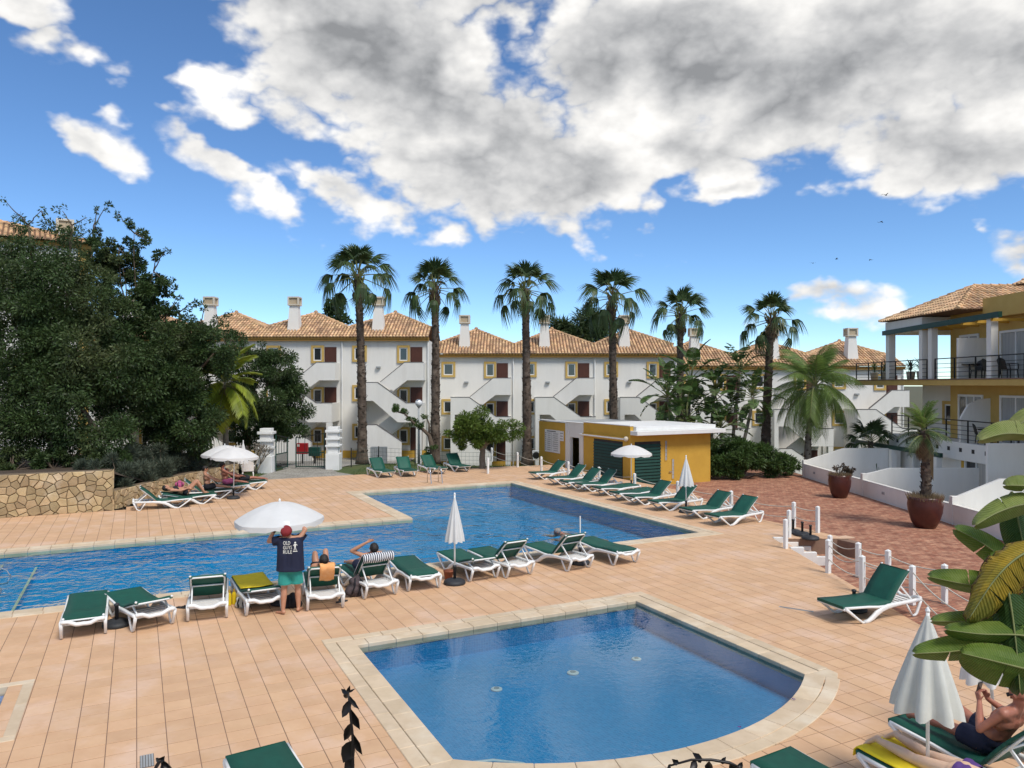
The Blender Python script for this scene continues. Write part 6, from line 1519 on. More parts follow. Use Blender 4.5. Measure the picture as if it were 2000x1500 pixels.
# thin mesh fence on the lawn
def mesh_fence(ps, label, h=.95):
    root = empty('wire_fence', ps[0], label=label, cat='fence', group='thin wire fences on the lawn'); o = Vector(ps[0])
    for p in ps: MB().box(-.025, .025, -.025, .025, -.1, h + .08).build('post', M['iron'], root, loc=tuple(Vector(p) - o))
    b = MB()
    for p, q in zip(ps, ps[1:]):
        p, q = Vector(p) - o, Vector(q) - o; d = q - p; n = int(d.length / .22)
        for z in (.06, .28, .5, .72, h): b.tube([p + Vector((0, 0, z)), q + Vector((0, 0, z))], .006, 4, cap=False)
        for i in range(1, n): b.tube([p + d * i / n + Vector((0, 0, .06)), p + d * i / n + Vector((0, 0, h))], .004, 4, cap=False)
    tag(b.build('wire_mesh', M['green_metal'], root), kind='stuff')
mesh_fence([(x, y, lawn_z(x, y)) for x, y in ((-8.6, 40.0), (-7.6, 42.6), (-5.6, 43.2), (-3.6, 43.4), (-1.6, 43.6), (.4, 43.8))], 'thin green wire fence on posts across the lawn behind the palms')
u = at_d(740, 887, 47); root = empty('meter_cabinet', (u.x, 47, lawn_z(u.x, 47)), label='pale grey meter cabinet on the lawn behind the leftmost tall palm', cat='cabinet'); MB().box(-.5, .5, -.2, .2, 0, 1.15).build('case', M['grey_metal'], root, bevel=.02); MB().box(-.01, .01, -.208, -.202, .08, 1.08).build('door_gap', M['dark_trim'], root); MB().box(-.03, .03, -.225, -.202, .5, .65).build('handle', M['iron'], root)
u = at_d(1044, 889, 50); root = empty('air_conditioner', (u.x, 50, u.z - .3), label='white air conditioner unit on the ground left of the yellow hut', cat='air conditioner'); MB().box(-.42, .42, -.16, .16, 0, .62).build('case', M['white_paint'], root, bevel=.02); MB().lathe([(.23, 0), (.23, .012), (.04, .02), (.04, .03)], 20).build('fan_grille', M['iron'], root, loc=(.1, -.162, .31)).rotation_euler = (R(90), 0, 0); MB().box(-.4, -.3, -.1, .1, -1.6, -.003).box(.3, .4, -.1, .1, -1.6, -.003).build('stand', M['grey_metal'], root)
u = at_d(886, 890, 48); root = empty('barbecue', (u.x, 48, lawn_z(u.x, 48)), label='dark barbecue stand under the low window of the middle apartments', cat='barbecue'); MB().box(-.25, .25, -.2, .2, .75, .95).build('tray', M['iron'], root, bevel=.02); MB().box(-.2, .2, .1, .14, .953, 1.5).build('hood', M['grey_metal'], root)
for sx in (-.2, .2):
    for sy in (-.15, .15): MB().box(sx - .015, sx + .015, sy - .015, sy + .015, 0, .747).build('leg', M['iron'], root)
# pool ladder and hand rails
l0 = at(852, 944, 0); root = empty('pool_ladder', l0, B_ANG, 'steel ladder handles at the far end of the swimming pool', 'ladder')
for sx in (-.26, .26):
    pts = [(sx, .42, 0), (sx, .42, .45), (sx, .38, .62), (sx, .26, .70), (sx, .12, .66), (sx, .03, .5), (sx, -.08, .0), (sx, -.1, -.9)]
    MB().tube(pts, .021, 8).build('rail', M['steel'], root, smooth=True)
for z in (-.2, -.45, -.7): MB().box(-.24, .24, -.13, -.05, z, z + .03).build('rung', M['steel'], root)
for k, (s_, t_, lab) in enumerate(((-2.55, 20.2, 'right curved steel hand rail over the pool steps'), (-2.55, 18.9, 'nearer curved steel hand rail over the pool steps'))):
    p = st(s_, t_); root = empty('hand_rail', p, B_ANG, lab, 'hand rail', 'curved hand rails at the pool steps')
    MB().tube([(-2.0, 0, .0), (-2.0, 0, .75), (-1.9, 0, .86), (-1.5, 0, .88), (-.35, 0, .34), (-.08, 0, .2), (.0, 0, .05), (-.06, 0, -.1), (-.3, 0, -.12), (-.5, 0, -.5)], .02, 8).build('tube', M['steel'], root, smooth=True)
# floor fittings of the small pool
for i, (px, py, r) in enumerate(((970, 1346, .09), (1119, 1314, .10), (1243, 1287, .085))):
    p = at(px, py, -.47); root = empty('pool_fitting', (p.x, p.y, -.475), label=['round white fitting on the small pool floor nearest the left side', 'round white drain in the middle of the small pool floor', 'round white fitting on the small pool floor nearest the right side'][i], cat='pool fitting', group='round fittings on the small pool floor')
    MB().lathe([(r, 0), (r, .012), (r * .8, .02), (.01, .022)], 20).build('disc', M['white_paint'], root); MB().lathe([(r * .5, .023), (r * .45, .03), (.01, .03)], 12).build('hub', M['grey_metal'], root)
b = MB(); cpt_ = [(3.32, 8.75), (3.7, 8.8), (4.1, 8.7), (4.4, 8.45), (4.55, 8.1), (4.6, 7.7)]; b.tube([st(s_, t_, -.44) for s_, t_ in cpt_], .02, 6); o = b.build('pool_hose', M['white_paint'], smooth=True); tag(o, 'white curved edge line in the near left corner of the small pool', 'pool hose')
g_ = at(287, 1487); root = empty('drain_grate', (g_.x, g_.y, .003), B_ANG + R(90), 'grey slotted drain grate in the deck tiles near the bottom edge', 'drain grate'); MB().box(-.16, .16, -.075, .075, 0, .004).build('frame', M['dark_trim'], root)
for k in range(5): MB().box(-.155, .155, -.068 + k * .029, -.048 + k * .029, .0045, .009).build('slat', M['grey_metal'], root)
g_ = at(1555, 1190); root = empty('deck_drain', (g_.x, g_.y, .003), R(-32), 'thin slot drain in the deck left of the single lounger', 'drain'); MB().box(-.32, .32, -.035, .035, 0, .004).build('frame', M['grey_metal'], root); MB().box(-.30, .30, -.012, .012, .0045, .006).build('slot', M['dark_trim'], root)
# birds
def bird(px, py, d, s, fl, label):
    root = empty('bird', at_d(px, py, d), random.uniform(0, 6), label, 'bird', 'dark birds in the sky'); b = MB(); b.ball((0, 0, 0), (.28 * s, .08 * s, .08 * s), 8, 6); b.ball((.28 * s, 0, .03 * s), .055 * s, 6, 5); b.add([(-.25 * s, -.04 * s, 0), (-.25 * s, .04 * s, 0), (-.48 * s, .09 * s, 0), (-.48 * s, -.09 * s, 0)], [(0, 1, 2, 3)]); b.build('body', M['iron'], root)
    for sg in (-1, 1):
        w = MB(); w.add([(.12 * s, sg * .06 * s, .02 * s), (-.12 * s, sg * .06 * s, .02 * s), (-.14 * s, sg * .4 * s, fl * .24 * s), (.06 * s, sg * .4 * s, fl * .25 * s), (-.16 * s, sg * .8 * s, fl * .12 * s)], [(0, 1, 2, 3), (3, 2, 4)]); w.build('wing', M['iron'], root)
for q in ((1730, 381, 90, .75, 1, 'bird highest in the sky against the right cloud'), (1721, 433, 95, .7, -.6, 'bird just below the right cloud'), (1588, 514, 120, .7, .5, 'leftmost of the three low birds above the right palms'), (1634, 506, 120, .7, 1, 'middle of the three low birds above the right palms'), (1700, 507, 120, .7, -.7, 'rightmost of the three low birds near the balcony building roof')): bird(*q)
# balcony furniture
def plastic_chair(loc, ang, m, label, group, s=1.0):
    root = empty('plastic_chair', loc, ang, label, 'chair', group)
    MB().box(-.24, .24, -.22, .24, .40, .43).build('seat', m, root, bevel=.01)
    b = MB()
    vs = []
    for i in range(7):
        t = -1 + i / 3; x = .25 * t; y = .24 + .05 * (1 - t * t)
        vs += [(x, y, .43), (x * 1.02, y + .10, .80 + .10 * (1 - t * t))]
    b.add(vs, [(2 * i, 2 * i + 2, 2 * i + 3, 2 * i + 1) for i in range(6)]); o = b.build('backrest', m, root); sm_ = o.modifiers.new('thick', 'SOLIDIFY'); sm_.thickness = .02
    for sx in (-1, 1):
        MB().tube([(sx * .26, .26, .64), (sx * .29, .0, .65), (sx * .28, -.2, .63), (sx * .25, -.22, .42)], .02, 6).build('armrest', m, root, smooth=True)
        for sy in (-.2, .22): MB().tube([(sx * .22, sy, .40), (sx * .26, sy * 1.15, 0)], [.026, .018], 6).build('leg', m, root, smooth=True)
    return root
plastic_chair((20.75, 31.2, F2), R(90), M['iron'], 'black plastic chair on the upper balcony nearest the right edge', 'black chairs on the balconies'); plastic_chair((20.75, 32.25, F2), R(80), M['iron'], 'black plastic chair on the upper balcony second from the right edge', 'black chairs on the balconies')
plastic_chair((20.8, 34.9 - 1.6, F2), R(-60), M['iron'], 'black plastic chair beside the table on the upper balcony', 'black chairs on the balconies'); plastic_chair((20.8, 33.0, F1), R(70), M['iron'], 'dark chair on the middle balcony behind the railing', 'black chairs on the balconies')
plastic_chair(at(484, 937), R(200), M['white_paint'], 'white plastic chair beside the grey table near the left gate pillar', None)
plastic_chair((16.3, 28.2, GZ), R(110), M['white_paint'], 'white chair on the patio behind the low wall and the potted palm', None)
def table(loc, ang, m, label, w=.8, d=.8, h=.72):
    root = empty('table', loc, ang, label, 'table'); MB().box(-w / 2, w / 2, -d / 2, d / 2, h - .035, h).build('top', m, root, bevel=.01)
    for sx in (-1, 1):
        for sy in (-1, 1): MB().box(sx * (w / 2 - .07) - .02, sx * (w / 2 - .07) + .02, sy * (d / 2 - .07) - .02, sy * (d / 2 - .07) + .02, 0, h - .037).build('leg', m, root)
table((20.85, 34.9 - .9, F2), 0, M['iron'], 'black table on the upper balcony beside the white panel', .7, .9); table((20.8, 32.0, F1), 0, M['iron'], 'dark table on the middle balcony', .7, 1.0); table((Vector(at(478, 925)) + Vector((-.3, .8, 0))), .4, M['grey_metal'], 'grey table behind the left umbrellas', 1.1, .7); table((17.2, 27.6, GZ), .3, M['white_paint'], 'white table on the patio behind the low wall', 1.0, .7)
for i, (y_, k, lab) in enumerate(((37.9, 1.0, 'spiky plant in a pale pot at the corner of the upper balcony'), (38.9, .9, 'second spiky plant in a pale pot on the upper balcony'), (41.6, .8, 'bushy plant in a trough on the far terrace of the upper balcony'), (42.8, .8, 'last bushy plant in a trough on the far upper terrace'))):
    root = empty('balcony_plant', (20.75, y_, F2 + .004), label=lab, cat='potted plant', group='potted plants on the upper balcony'); MB().lathe([(.17, 0), (.22, .42), (.24, .45), (.2, .45), (.19, .38), (.01, .38)], 14).build('pot', M['chimney_cap'], root, smooth=True)
    rg = random.Random(i)
    for j in range(34):
        o = obj('sword_leaf', SW[j % 3], root, (0, 0, .42 + .01 * j), (0, -R(rg.uniform(5, 80)), j * 2.39996)); o.scale = (k * .62,) * 3

# ------------------------------------------------------------------ people
def capsule(b, p, q, r0, r1, n=12):
    p, q = Vector(p), Vector(q); d = q - p; L = d.length
    u = d.normalized() if L > 1e-6 else Vector((0, 0, 1)); pts = []; rs = []
    for a in (90, 60, 30, 0): pts.append(p - u * r0 * math.sin(R(a))); rs.append(max(.001, r0 * math.cos(R(a))))
    for a in (0, 30, 60, 90): pts.append(q + u * r1 * math.sin(R(a))); rs.append(max(.001, r1 * math.cos(R(a))))
    b.tube(pts, rs, n)
def fuse(b, m, voxel, smooth=4):
    me = bpy.data.meshes.new('raw'); me.from_pydata(b.v, [], b.f); o = bpy.data.objects.new('raw', me); COL.objects.link(o)
    r = o.modifiers.new('r', 'REMESH'); r.mode = 'VOXEL'; r.voxel_size = voxel
    s = o.modifiers.new('s', 'SMOOTH'); s.iterations = smooth; s.factor = .5
    dg = bpy.context.evaluated_depsgraph_get(); out = bpy.data.meshes.new_from_object(o.evaluated_get(dg)); bpy.data.objects.remove(o); bpy.data.meshes.remove(me)
    out.materials.clear(); out.materials.append(m); out.polygons.foreach_set('use_smooth', [True] * len(out.polygons)); out.update(); return out
def cut(me, co, no):
    bm = bmesh.new(); bm.from_mesh(me); bmesh.ops.bisect_plane(bm, geom=bm.verts[:] + bm.edges[:] + bm.faces[:], plane_co=co, plane_no=no, clear_outer=True); bm.to_mesh(me); bm.free(); return me
def hand(b, wrist, d, nrm, curl, side, s=1.0):
    """palm, four fingers and a thumb; d along the hand, nrm the palm's facing"""
    w, d, nrm = Vector(wrist), Vector(d).normalized(), Vector(nrm).normalized(); x = d.cross(nrm).normalized() * side; nrm = x.cross(d).normalized() * side
    pl = w + d * .045 * s
    for k in (-.022, 0, .022): capsule(b, w + d * .015 * s + x * k * .7 * s, w + d * .085 * s + x * k * s, .015 * s, .014 * s, 8)
    for k, L in ((-.030, .062), (-.010, .075), (.010, .070), (.029, .055)):
        p = w + d * .088 * s + x * k * s; a = 0
        for f in (.42, .33, .25):
            a += curl; q = p + (d * math.cos(a) + nrm * math.sin(a)) * L * f * s; capsule(b, p, q, .0095 * s, .0085 * s, 7); p = q
    p = w + d * .03 * s - x * .028 * s; q = p + (d * .6 - x * .7 + nrm * .3).normalized() * .036 * s; capsule(b, p, q, .012 * s, .010 * s, 7); capsule(b, q, q + (d * .85 - x * .1 + nrm * .45).normalized() * .03 * s, .0095 * s, .008 * s, 7)
def figure(J, face, up, hands, voxel, m, s=1.0, soft=0.0, female=False):
    """one continuous body from joints; face and up orient the head"""
    b = MB(); V = {k: Vector(v) for k, v in J.items()}; f, u = Vector(face).normalized(), Vector(up).normalized(); f = (f - u * f.dot(u)).normalized(); sx = f.cross(u)
    P, W, C, N, H = V['pelvis'], V['waist'], V['chest'], V['neck'], V['head']
    hl, hr, sl_, sr = V['hipL'], V['hipR'], V['shL'], V['shR']; lat = (sr - sl_).normalized()
    capsule(b, hl, hr, .105 + soft, .105 + soft); capsule(b, W - lat * .07, W + lat * .07, .105 + soft, .105 + soft); capsule(b, C - lat * .09, C + lat * .09, .118, .118)
    capsule(b, P, W, .125 + soft, .12 + soft); capsule(b, W, C, .12 + soft, .13); capsule(b, C, N, .105, .06); capsule(b, sl_.lerp(N, .1), sr.lerp(N, .1), .062, .062)
    for q in (sl_, sr): capsule(b, C + (q - C) * .5, q, .09, .062)
    capsule(b, N, H - u * .05, .056, .055)
    capsule(b, H - f * .022 + u * .025, H + f * .012 + u * .03, .088, .082); capsule(b, H + u * .02, H - u * .062 + f * .038, .074, .046)          # skull, face and jaw
    capsule(b, H + f * .088 + u * .004, H + f * .104 - u * .026, .011, .015, 7); capsule(b, H + f * .083 + u * .022 - sx * .03, H + f * .083 + u * .022 + sx * .03, .012, .012, 7)
    capsule(b, H + f * .076 - u * .058 - sx * .018, H + f * .076 - u * .058 + sx * .018, .009, .009, 7)
    for k in (-1, 1): capsule(b, H + sx * k * .086 + u * .012, H + sx * k * .088 - u * .025 - f * .004, .016, .011, 7)
    for L in 'LR':
        sh, el_, wr, hp, kn, an, to = (V[k + L] for k in ('sh', 'el', 'wr', 'hip', 'kn', 'an', 'toe'))
        capsule(b, sh, el_, .054, .041); capsule(b, el_, el_.lerp(wr, .35), .042, .043); capsule(b, el_.lerp(wr, .35), wr, .043, .027)
        hd = hands.get(L); 
        if hd: hand(b, wr, hd[0], hd[1], hd[2], 1 if L == 'R' else -1, s)
        th = .092 if not female else .095
        capsule(b, hp, kn, th, .058); capsule(b, kn, kn.lerp(an, .3), .056, .060); capsule(b, kn.lerp(an, .3), an, .060, .036)
        ft = (to - an); fd = ft.normalized(); dn = (an - kn).normalized(); heel = an + dn * .035 - fd * .03
        capsule(b, an, heel, .036, .034, 8); capsule(b, heel, to + dn * .01, .034, .024, 8)
        side = fd.cross(dn).normalized()
        for k in (-.028, -.012, .003, .017, .030): capsule(b, to + side * k * .8, to + side * k + fd * (.034 if k > -.02 else .042), .013, .010 if k > -.02 else .013, 6)
    return fuse(b, m, voxel)
def person(name, loc, ang, label, J, face, up, hands, m, voxel=.014, soft=0.0, female=False):
    root = empty(name, loc, ang, label, 'person'); root.name = 'person'
    obj('body', figure(J, face, up, hands, voxel, m, soft=soft, female=female), root); return root
def wear(root, name, caps, m, voxel=.016, cuts=(), smooth=4):
    b = MB()
    for c in caps: capsule(b, *c)
    me = fuse(b, m, voxel, smooth)
    for co, no in cuts: cut(me, co, no)
    return obj(name, me, root)
def hair_cap(root, H, face, up, m, r=.098, back=.03, longer=0.0):
    H, f, u = Vector(H), Vector(face).normalized(), Vector(up).normalized(); b = MB(); capsule(b, H - f * back + u * .035, H - f * .0 + u * .042, r, r * .93); 
    if longer: capsule(b, H - f * .06 + u * .0, H - f * .075 - u * longer, .07, .05)
    me = fuse(b, m, .012, 2); cut(me, H + f * .055 + u * .03, (f * .8 - u * .55).normalized())
    return obj('hair', me, root)

# -- the man reaching up to the umbrella
mj = dict(pelvis=(0, 0, .94), waist=(0, .02, 1.08), chest=(0, .0, 1.29), neck=(-.01, -.03, 1.46), head=(-.05, -.075, 1.585), shL=(-.185, -.02, 1.42), shR=(.175, -.0, 1.44), elL=(-.42, .05, 1.385), wrL=(-.315, .10, 1.60), elR=(.27, .06, 1.60), wrR=(.105, .14, 1.70),
          hipL=(-.085, 0, .90), hipR=(.09, .01, .90), knL=(-.115, .0, .49), knR=(.115, .11, .49), anL=(-.13, -.03, .075), anR=(.125, .13, .075), toeL=(-.25, .05, .03), toeR=(.15, .27, .03))
mloc = at(567, 1199)
man = person('person', mloc, R(3), 'man in a navy t-shirt, turquoise shorts and red cap reaching up to the umbrella', mj, (-.1, .62, .78), (-.05, -.78, .62), {'L': ((.25, .25, 1), (.7, .7, 0), .45), 'R': ((-.4, .2, .9), (-.8, .5, 0), .6)}, M['skin'], .011, soft=.012)
sh_c = [((-.09, 0, 1.36), (-.085, .01, .86), .155, .18), ((.09, 0, 1.36), (.085, .01, .86), .155, .18), ((0, 0, 1.38), (0, .01, .86), .15, .17), ((-.09, 0, 1.36), (.09, .0, 1.36), .155, .155), ((-.09, .01, 1.20), (.09, .01, 1.20), .16, .16), ((-.085, .01, 1.02), (.085, .01, 1.02), .165, .165), ((-.085, .01, .86), (.085, .01, .86), .185, .185), ((-.17, -.02, 1.41), (.16, 0, 1.42), .085, .085), ((-.185, -.02, 1.42), (-.335, .025, 1.385), .092, .09), ((.175, 0, 1.44), (.245, .04, 1.54), .09, .088), ((-.02, -.02, 1.42), (-.02, -.03, 1.475), .085, .07)]
shirt = wear(man, 'shirt', sh_c, M['navy_cloth'], .012, [((0, 0, .84), (0, 0, -1)), ((-.325, .02, 1.385), (-1, .1, -.15)), ((.245, .04, 1.545), (.55, .3, .78)), ((-.02, -.03, 1.495), (0, -.3, 1))])
wear(man, 'shorts', [((-.085, 0, .92), (.085, 0, .92), .145, .145), ((-.09, .0, .88), (-.115, .0, .60), .125, .12), ((.09, .01, .88), (.115, .07, .60), .125, .12), ((-.09, 0, .62), (-.12, 0, .50), .12, .12), ((.1, .06, .62), (.12, .09, .50), .12, .12)], M['teal_cloth'], .012, [((0, 0, .575), (0, 0, -1)), ((0, 0, .90), (0, 0, 1))])
hu = Vector((-.05, -.78, .62)).normalized(); hf = Vector((-.1, .62, .78)).normalized(); hH = Vector(mj['head'])
b = MB(); b.lathe([(.108, -.02), (.106, .03), (.095, .065), (.075, .085), (.01, .09)], 20); cap = obj('cap', b.mesh('cap', M['red_cloth'], True), man); cap.location = hH + hu * .03; cap.rotation_euler = hu.to_track_quat('Z', 'Y').to_euler()
b = MB(); capsule(b, hH + hf * .10 + hu * .04 - Vector((.05, 0, 0)), hH + hf * .10 + hu * .04 + Vector((.05, 0, 0)), .045, .045); capsule(b, hH + hf * .16 + hu * .05 - Vector((.04, 0, 0)), hH + hf * .16 + hu * .05 + Vector((.04, 0, 0)), .04, .04); vis = obj('visor', fuse(b, M['white_cloth'], .012, 3), man); vis.scale = (1, 1, 1)
b = MB(); w_ = Vector(mj['elL']).lerp(Vector(mj['wrL']), .84); d_ = (Vector(mj['wrL']) - Vector(mj['elL'])).normalized(); b.tube([w_ - d_ * .018, w_ + d_ * .018], .037, 12); b.build('watch', M['rubber'], man)
bv = BVHTree.FromPolygons([v.co.copy() for v in shirt.data.vertices], [tuple(p.vertices) for p in shirt.data.polygons])
def print_on(mesh_pts, faces, name):
    vs = []
    for (x, z) in mesh_pts:
        h = bv.ray_cast(Vector((x, -1, z)), Vector((0, 1, 0))); vs.append((x, (h[0].y if h[0] else -.17) - .004, z))
    me = bpy.data.meshes.new(name); me.from_pydata(vs, [], faces); me.materials.append(M['print_white']); obj(name, me, man)
def text_mesh(t, size, sx=1.0):
    cu = bpy.data.curves.new('t', 'FONT'); cu.body = t; cu.size = size; cu.resolution_u = 2; cu.offset = size * .008; o = bpy.data.objects.new('t', cu); COL.objects.link(o); dg = bpy.context.evaluated_depsgraph_get()
    me = bpy.data.meshes.new_from_object(o.evaluated_get(dg)); vs = [(v.co.x * sx, v.co.y) for v in me.vertices]; fs = [tuple(p.vertices) for p in me.polygons]; bpy.data.objects.remove(o); bpy.data.curves.remove(cu); bpy.data.meshes.remove(me); return vs, fs
for i, t in enumerate(('OLD', 'GUYS', 'RULE')):
    vs, fs = text_mesh(t, .098); wmax = max(v[0] for v in vs); k = .168 / wmax if t != 'OLD' else .135 / wmax
    print_on([(-.10 + v[0] * k, 1.355 - .084 * i + v[1] * .98) for v in vs], fs, 'shirt_lettering')
lg = []; lf = []
def lgq(*q):
    n = len(lg); lg.extend(q); lf.append(tuple(range(n, n + len(q))))
lgq(*[(.125 + .017 * math.cos(a), 1.392 + .017 * math.sin(a)) for a in [k * .785 for k in range(8)]])       # a small figure beside the words
lgq((.108, 1.37), (.142, 1.37), (.138, 1.30), (.112, 1.30)); lgq((.108, 1.368), (.085, 1.335), (.092, 1.33), (.112, 1.352)); lgq((.142, 1.368), (.168, 1.345), (.163, 1.336), (.138, 1.352)); lgq((.112, 1.298), (.124, 1.298), (.112, 1.245), (.100, 1.245)); lgq((.126, 1.298), (.138, 1.298), (.152, 1.245), (.140, 1.245)); lgq((.088, 1.236), (.168, 1.236), (.168, 1.222), (.088, 1.222))
print_on(lg, lf, 'shirt_emblem')

# -- people on loungers, in the lounger's own frame (x from foot to head)
def seat_frame(key): 
    o = LG_[key]; return Vector(o.location), o.rotation_euler.z
def lounging(key, label, J, face, up, hands, m, **k):
    loc, ang = seat_frame(key); return person('person', loc, ang, label, J, face, up, hands, m, **k)
# man with the phone
pj = dict(pelvis=(1.03, 0, .475), waist=(1.12, 0, .61), chest=(1.235, 0, .785), neck=(1.34, 0, .95), head=(1.36, .0, 1.085), shL=(1.31, .19, .90), shR=(1.31, -.19, .90), elL=(1.14, .28, .70), elR=(1.13, -.30, .68), wrL=(.98, .06, .89), wrR=(.96, -.05, .87),
          hipL=(1.0, .095, .455), hipR=(1.0, -.095, .455), knL=(.60, .13, .62), knR=(.58, -.10, .47), anL=(.30, .16, .41), anR=(.17, -.12, .425), toeL=(.16, .18, .40), toeR=(.10, -.13, .60))
pm = lounging('B3', 'bald tanned man in navy swim shorts lying on a lounger and looking at his phone', pj, (-.86, 0, -.35), (-.35, 0, .9), {'L': ((-.3, -.15, .9), (.1, -1, 0), .75), 'R': ((-.3, .1, .9), (.1, 1, 0), .75)}, M['skin_red'], voxel=.011, soft=.012)
wear(pm, 'swim_shorts', [((1.03, -.07, .475), (1.03, .07, .475), .145, .145), ((1.0, .095, .46), (.76, .12, .56), .122, .115), ((1.0, -.095, .46), (.74, -.10, .475), .122, .115), ((1.08, -.06, .54), (1.08, .06, .54), .14, .14)], M['navy_cloth'], .012, [((.79, 0, .5), (-1, 0, .1)), ((1.09, 0, .60), (.5, 0, .86))])
hp = Vector(pj['head']); ff = Vector((-.93, 0, -.36)); uu = Vector((-.36, 0, .93)); b = MB(); b.bar(hp + ff * .092 + uu * .014 + Vector((0, -.065, 0)), hp + ff * .092 + uu * .014 + Vector((0, .065, 0)), .012, .036, up=tuple(uu)); 
for sg in (-1, 1): b.bar(hp + ff * .09 + uu * .02 + Vector((0, sg * .068, 0)), hp - ff * .0 + uu * .015 + Vector((0, sg * .092, 0)), .006, .012, up=tuple(uu))
b.build('sunglasses', M['rubber'], pm)
loc, ang = seat_frame('B3'); ph = empty('phone', loc, ang, 'dark mobile phone held up by the man on the lounger', 'phone'); MB().frame((.925, .0, 1.005), Vector((.25, 0, 1)).normalized() * .07, (0, .036, 0), Vector((-1, 0, .25)).normalized() * .005).build('case', M['rubber'], ph, bevel=.004); MB().frame((.9315, .0, 1.004), Vector((.25, 0, 1)).normalized() * .063, (0, .032, 0), Vector((-1, 0, .25)).normalized() * .0012).build('screen', M['glass'], ph)
# woman lying face down
wj = dict(pelvis=(1.02, 0, .465), waist=(1.18, 0, .455), chest=(1.40, 0, .455), neck=(1.60, 0, .46), head=(1.72, .04, .46), shL=(1.54, .17, .45), shR=(1.54, -.17, .45), elL=(1.72, .29, .39), elR=(1.72, -.29, .39), wrL=(1.84, .10, .39), wrR=(1.84, -.10, .39),
          hipL=(.97, .085, .46), hipR=(.97, -.085, .46), knL=(.56, .14, .415), knR=(.54, -.07, .415), anL=(.17, .17, .46), anR=(.14, -.11, .46), toeL=(.045, .16, .385), toeR=(.02, -.12, .385))
wm = lounging('B4', 'woman in a purple bikini lying face down on the yellow towel', wj, (.2, 1, -.2), (1, -.1, 0), {'L': ((.3, -1, 0), (0, 0, -1), .2), 'R': ((.3, 1, 0), (0, 0, -1), .2)}, M['skin_pale'], voxel=.011, female=True)
b_ = MB(); capsule(b_, (1.00, .075, .475), (1.03, .065, .475), .122, .112); capsule(b_, (1.00, -.075, .475), (1.03, -.065, .475), .122, .112); capsule(b_, (1.07, -.07, .465), (1.07, .07, .465), .118, .118)
bk = fuse(b_, M['purple_cloth'], .012, 3); cut(bk, (.985, 0, .5), (-1, 0, 0)); cut(bk, (1.13, 0, .5), (1, 0, .1)); obj('bikini_bottom', bk, wm)
hair_cap(wm, wj['head'], (.2, 1, -.2), (1, -.1, 0), M['hair'])
# person behind the standing man, knees drawn up
def recline(back, knees, z0=.46, lean=.0, x0=1.04, kn=(.62, .80), an=(.34, .41)):
    a = R(back); d = Vector((math.cos(a), 0, math.sin(a))); n = Vector((-math.sin(a), 0, math.cos(a))); o = Vector((x0, 0, z0)); c = o + d * .36 + n * .02; sh = o + d * .50; hd = o + d * .68 + n * .05
    return dict(pelvis=o, waist=o + d * .16, chest=c, neck=o + d * .55, head=hd, shL=sh + Vector((0, .185, 0)), shR=sh - Vector((0, .185, 0)), elL=o + d * .26 + Vector((-.06, .27, .03)), elR=o + d * .26 + Vector((-.06, -.27, .03)), wrL=o + Vector((-.04, .20, .14)), wrR=o + Vector((-.04, -.20, .14)),
                hipL=o + Vector((-.02, .09, -.01)), hipR=o + Vector((-.02, -.09, -.01)), knL=(kn[0], .10, kn[1]), knR=(kn[0] + .03, -.12, kn[1] - .03), anL=(an[0], .11, an[1]), anR=(an[0] + .02, -.13, an[1]), toeL=(an[0] - .13, .12, an[1] - .02), toeR=(an[0] - .11, -.14, an[1] - .02)), d, n
REST = {'L': ((-1, -.2, -.2), (0, 0, -1), .25), 'R': ((-1, .2, -.2), (0, 0, -1), .25)}
J, d, n = recline(38, True, z0=.43, x0=.86, kn=(.55, .88), an=(.24, .41)); p1 = lounging('N5', 'person in black shorts with knees drawn up on the lounger beside the standing man', J, n, d, REST, M['skin'], voxel=.014)
wear(p1, 'shorts', [((.86, -.07, .44), (.86, .07, .44), .14, .14), ((.84, .09, .43), (.65, .10, .72), .115, .105), ((.84, -.09, .43), (.67, -.12, .70), .115, .105)], M['black_cloth'], .015, [((.69, 0, .66), (-.58, 0, .8))]); hair_cap(p1, J['head'], n, d, M['hair'], longer=.06)
wear(p1, 'top', [(J['chest'] - Vector((0, .08, 0)), J['chest'] + Vector((0, .08, 0)), .14, .14), (J['waist'] - Vector((0, .06, 0)), J['waist'] + Vector((0, .06, 0)), .138, .138)], M['black_cloth'], .016)
J, d, n = recline(45, False, z0=.43, x0=.95, kn=(.52, .52), an=(.14, .42)); J['elR'] = J['shR'] + Vector((-.06, -.24, .12)); J['wrR'] = J['head'] + Vector((.02, -.15, .14))
p2 = lounging('N6', 'sunbather with an arm raised behind the head on the lounger with the striped towel', J, n, d, {'L': REST['L'], 'R': ((0, 1, .3), (1, 0, 0), .4)}, M['skin'], voxel=.014); hair_cap(p2, J['head'], n, d, M['hair'])
wear(p2, 'shorts', [((.95, -.07, .44), (.95, .07, .44), .14, .14), ((.93, .09, .43), (.71, .10, .48), .115, .11), ((.93, -.09, .43), (.71, -.11, .48), .115, .11)], M['navy_cloth'], .016)
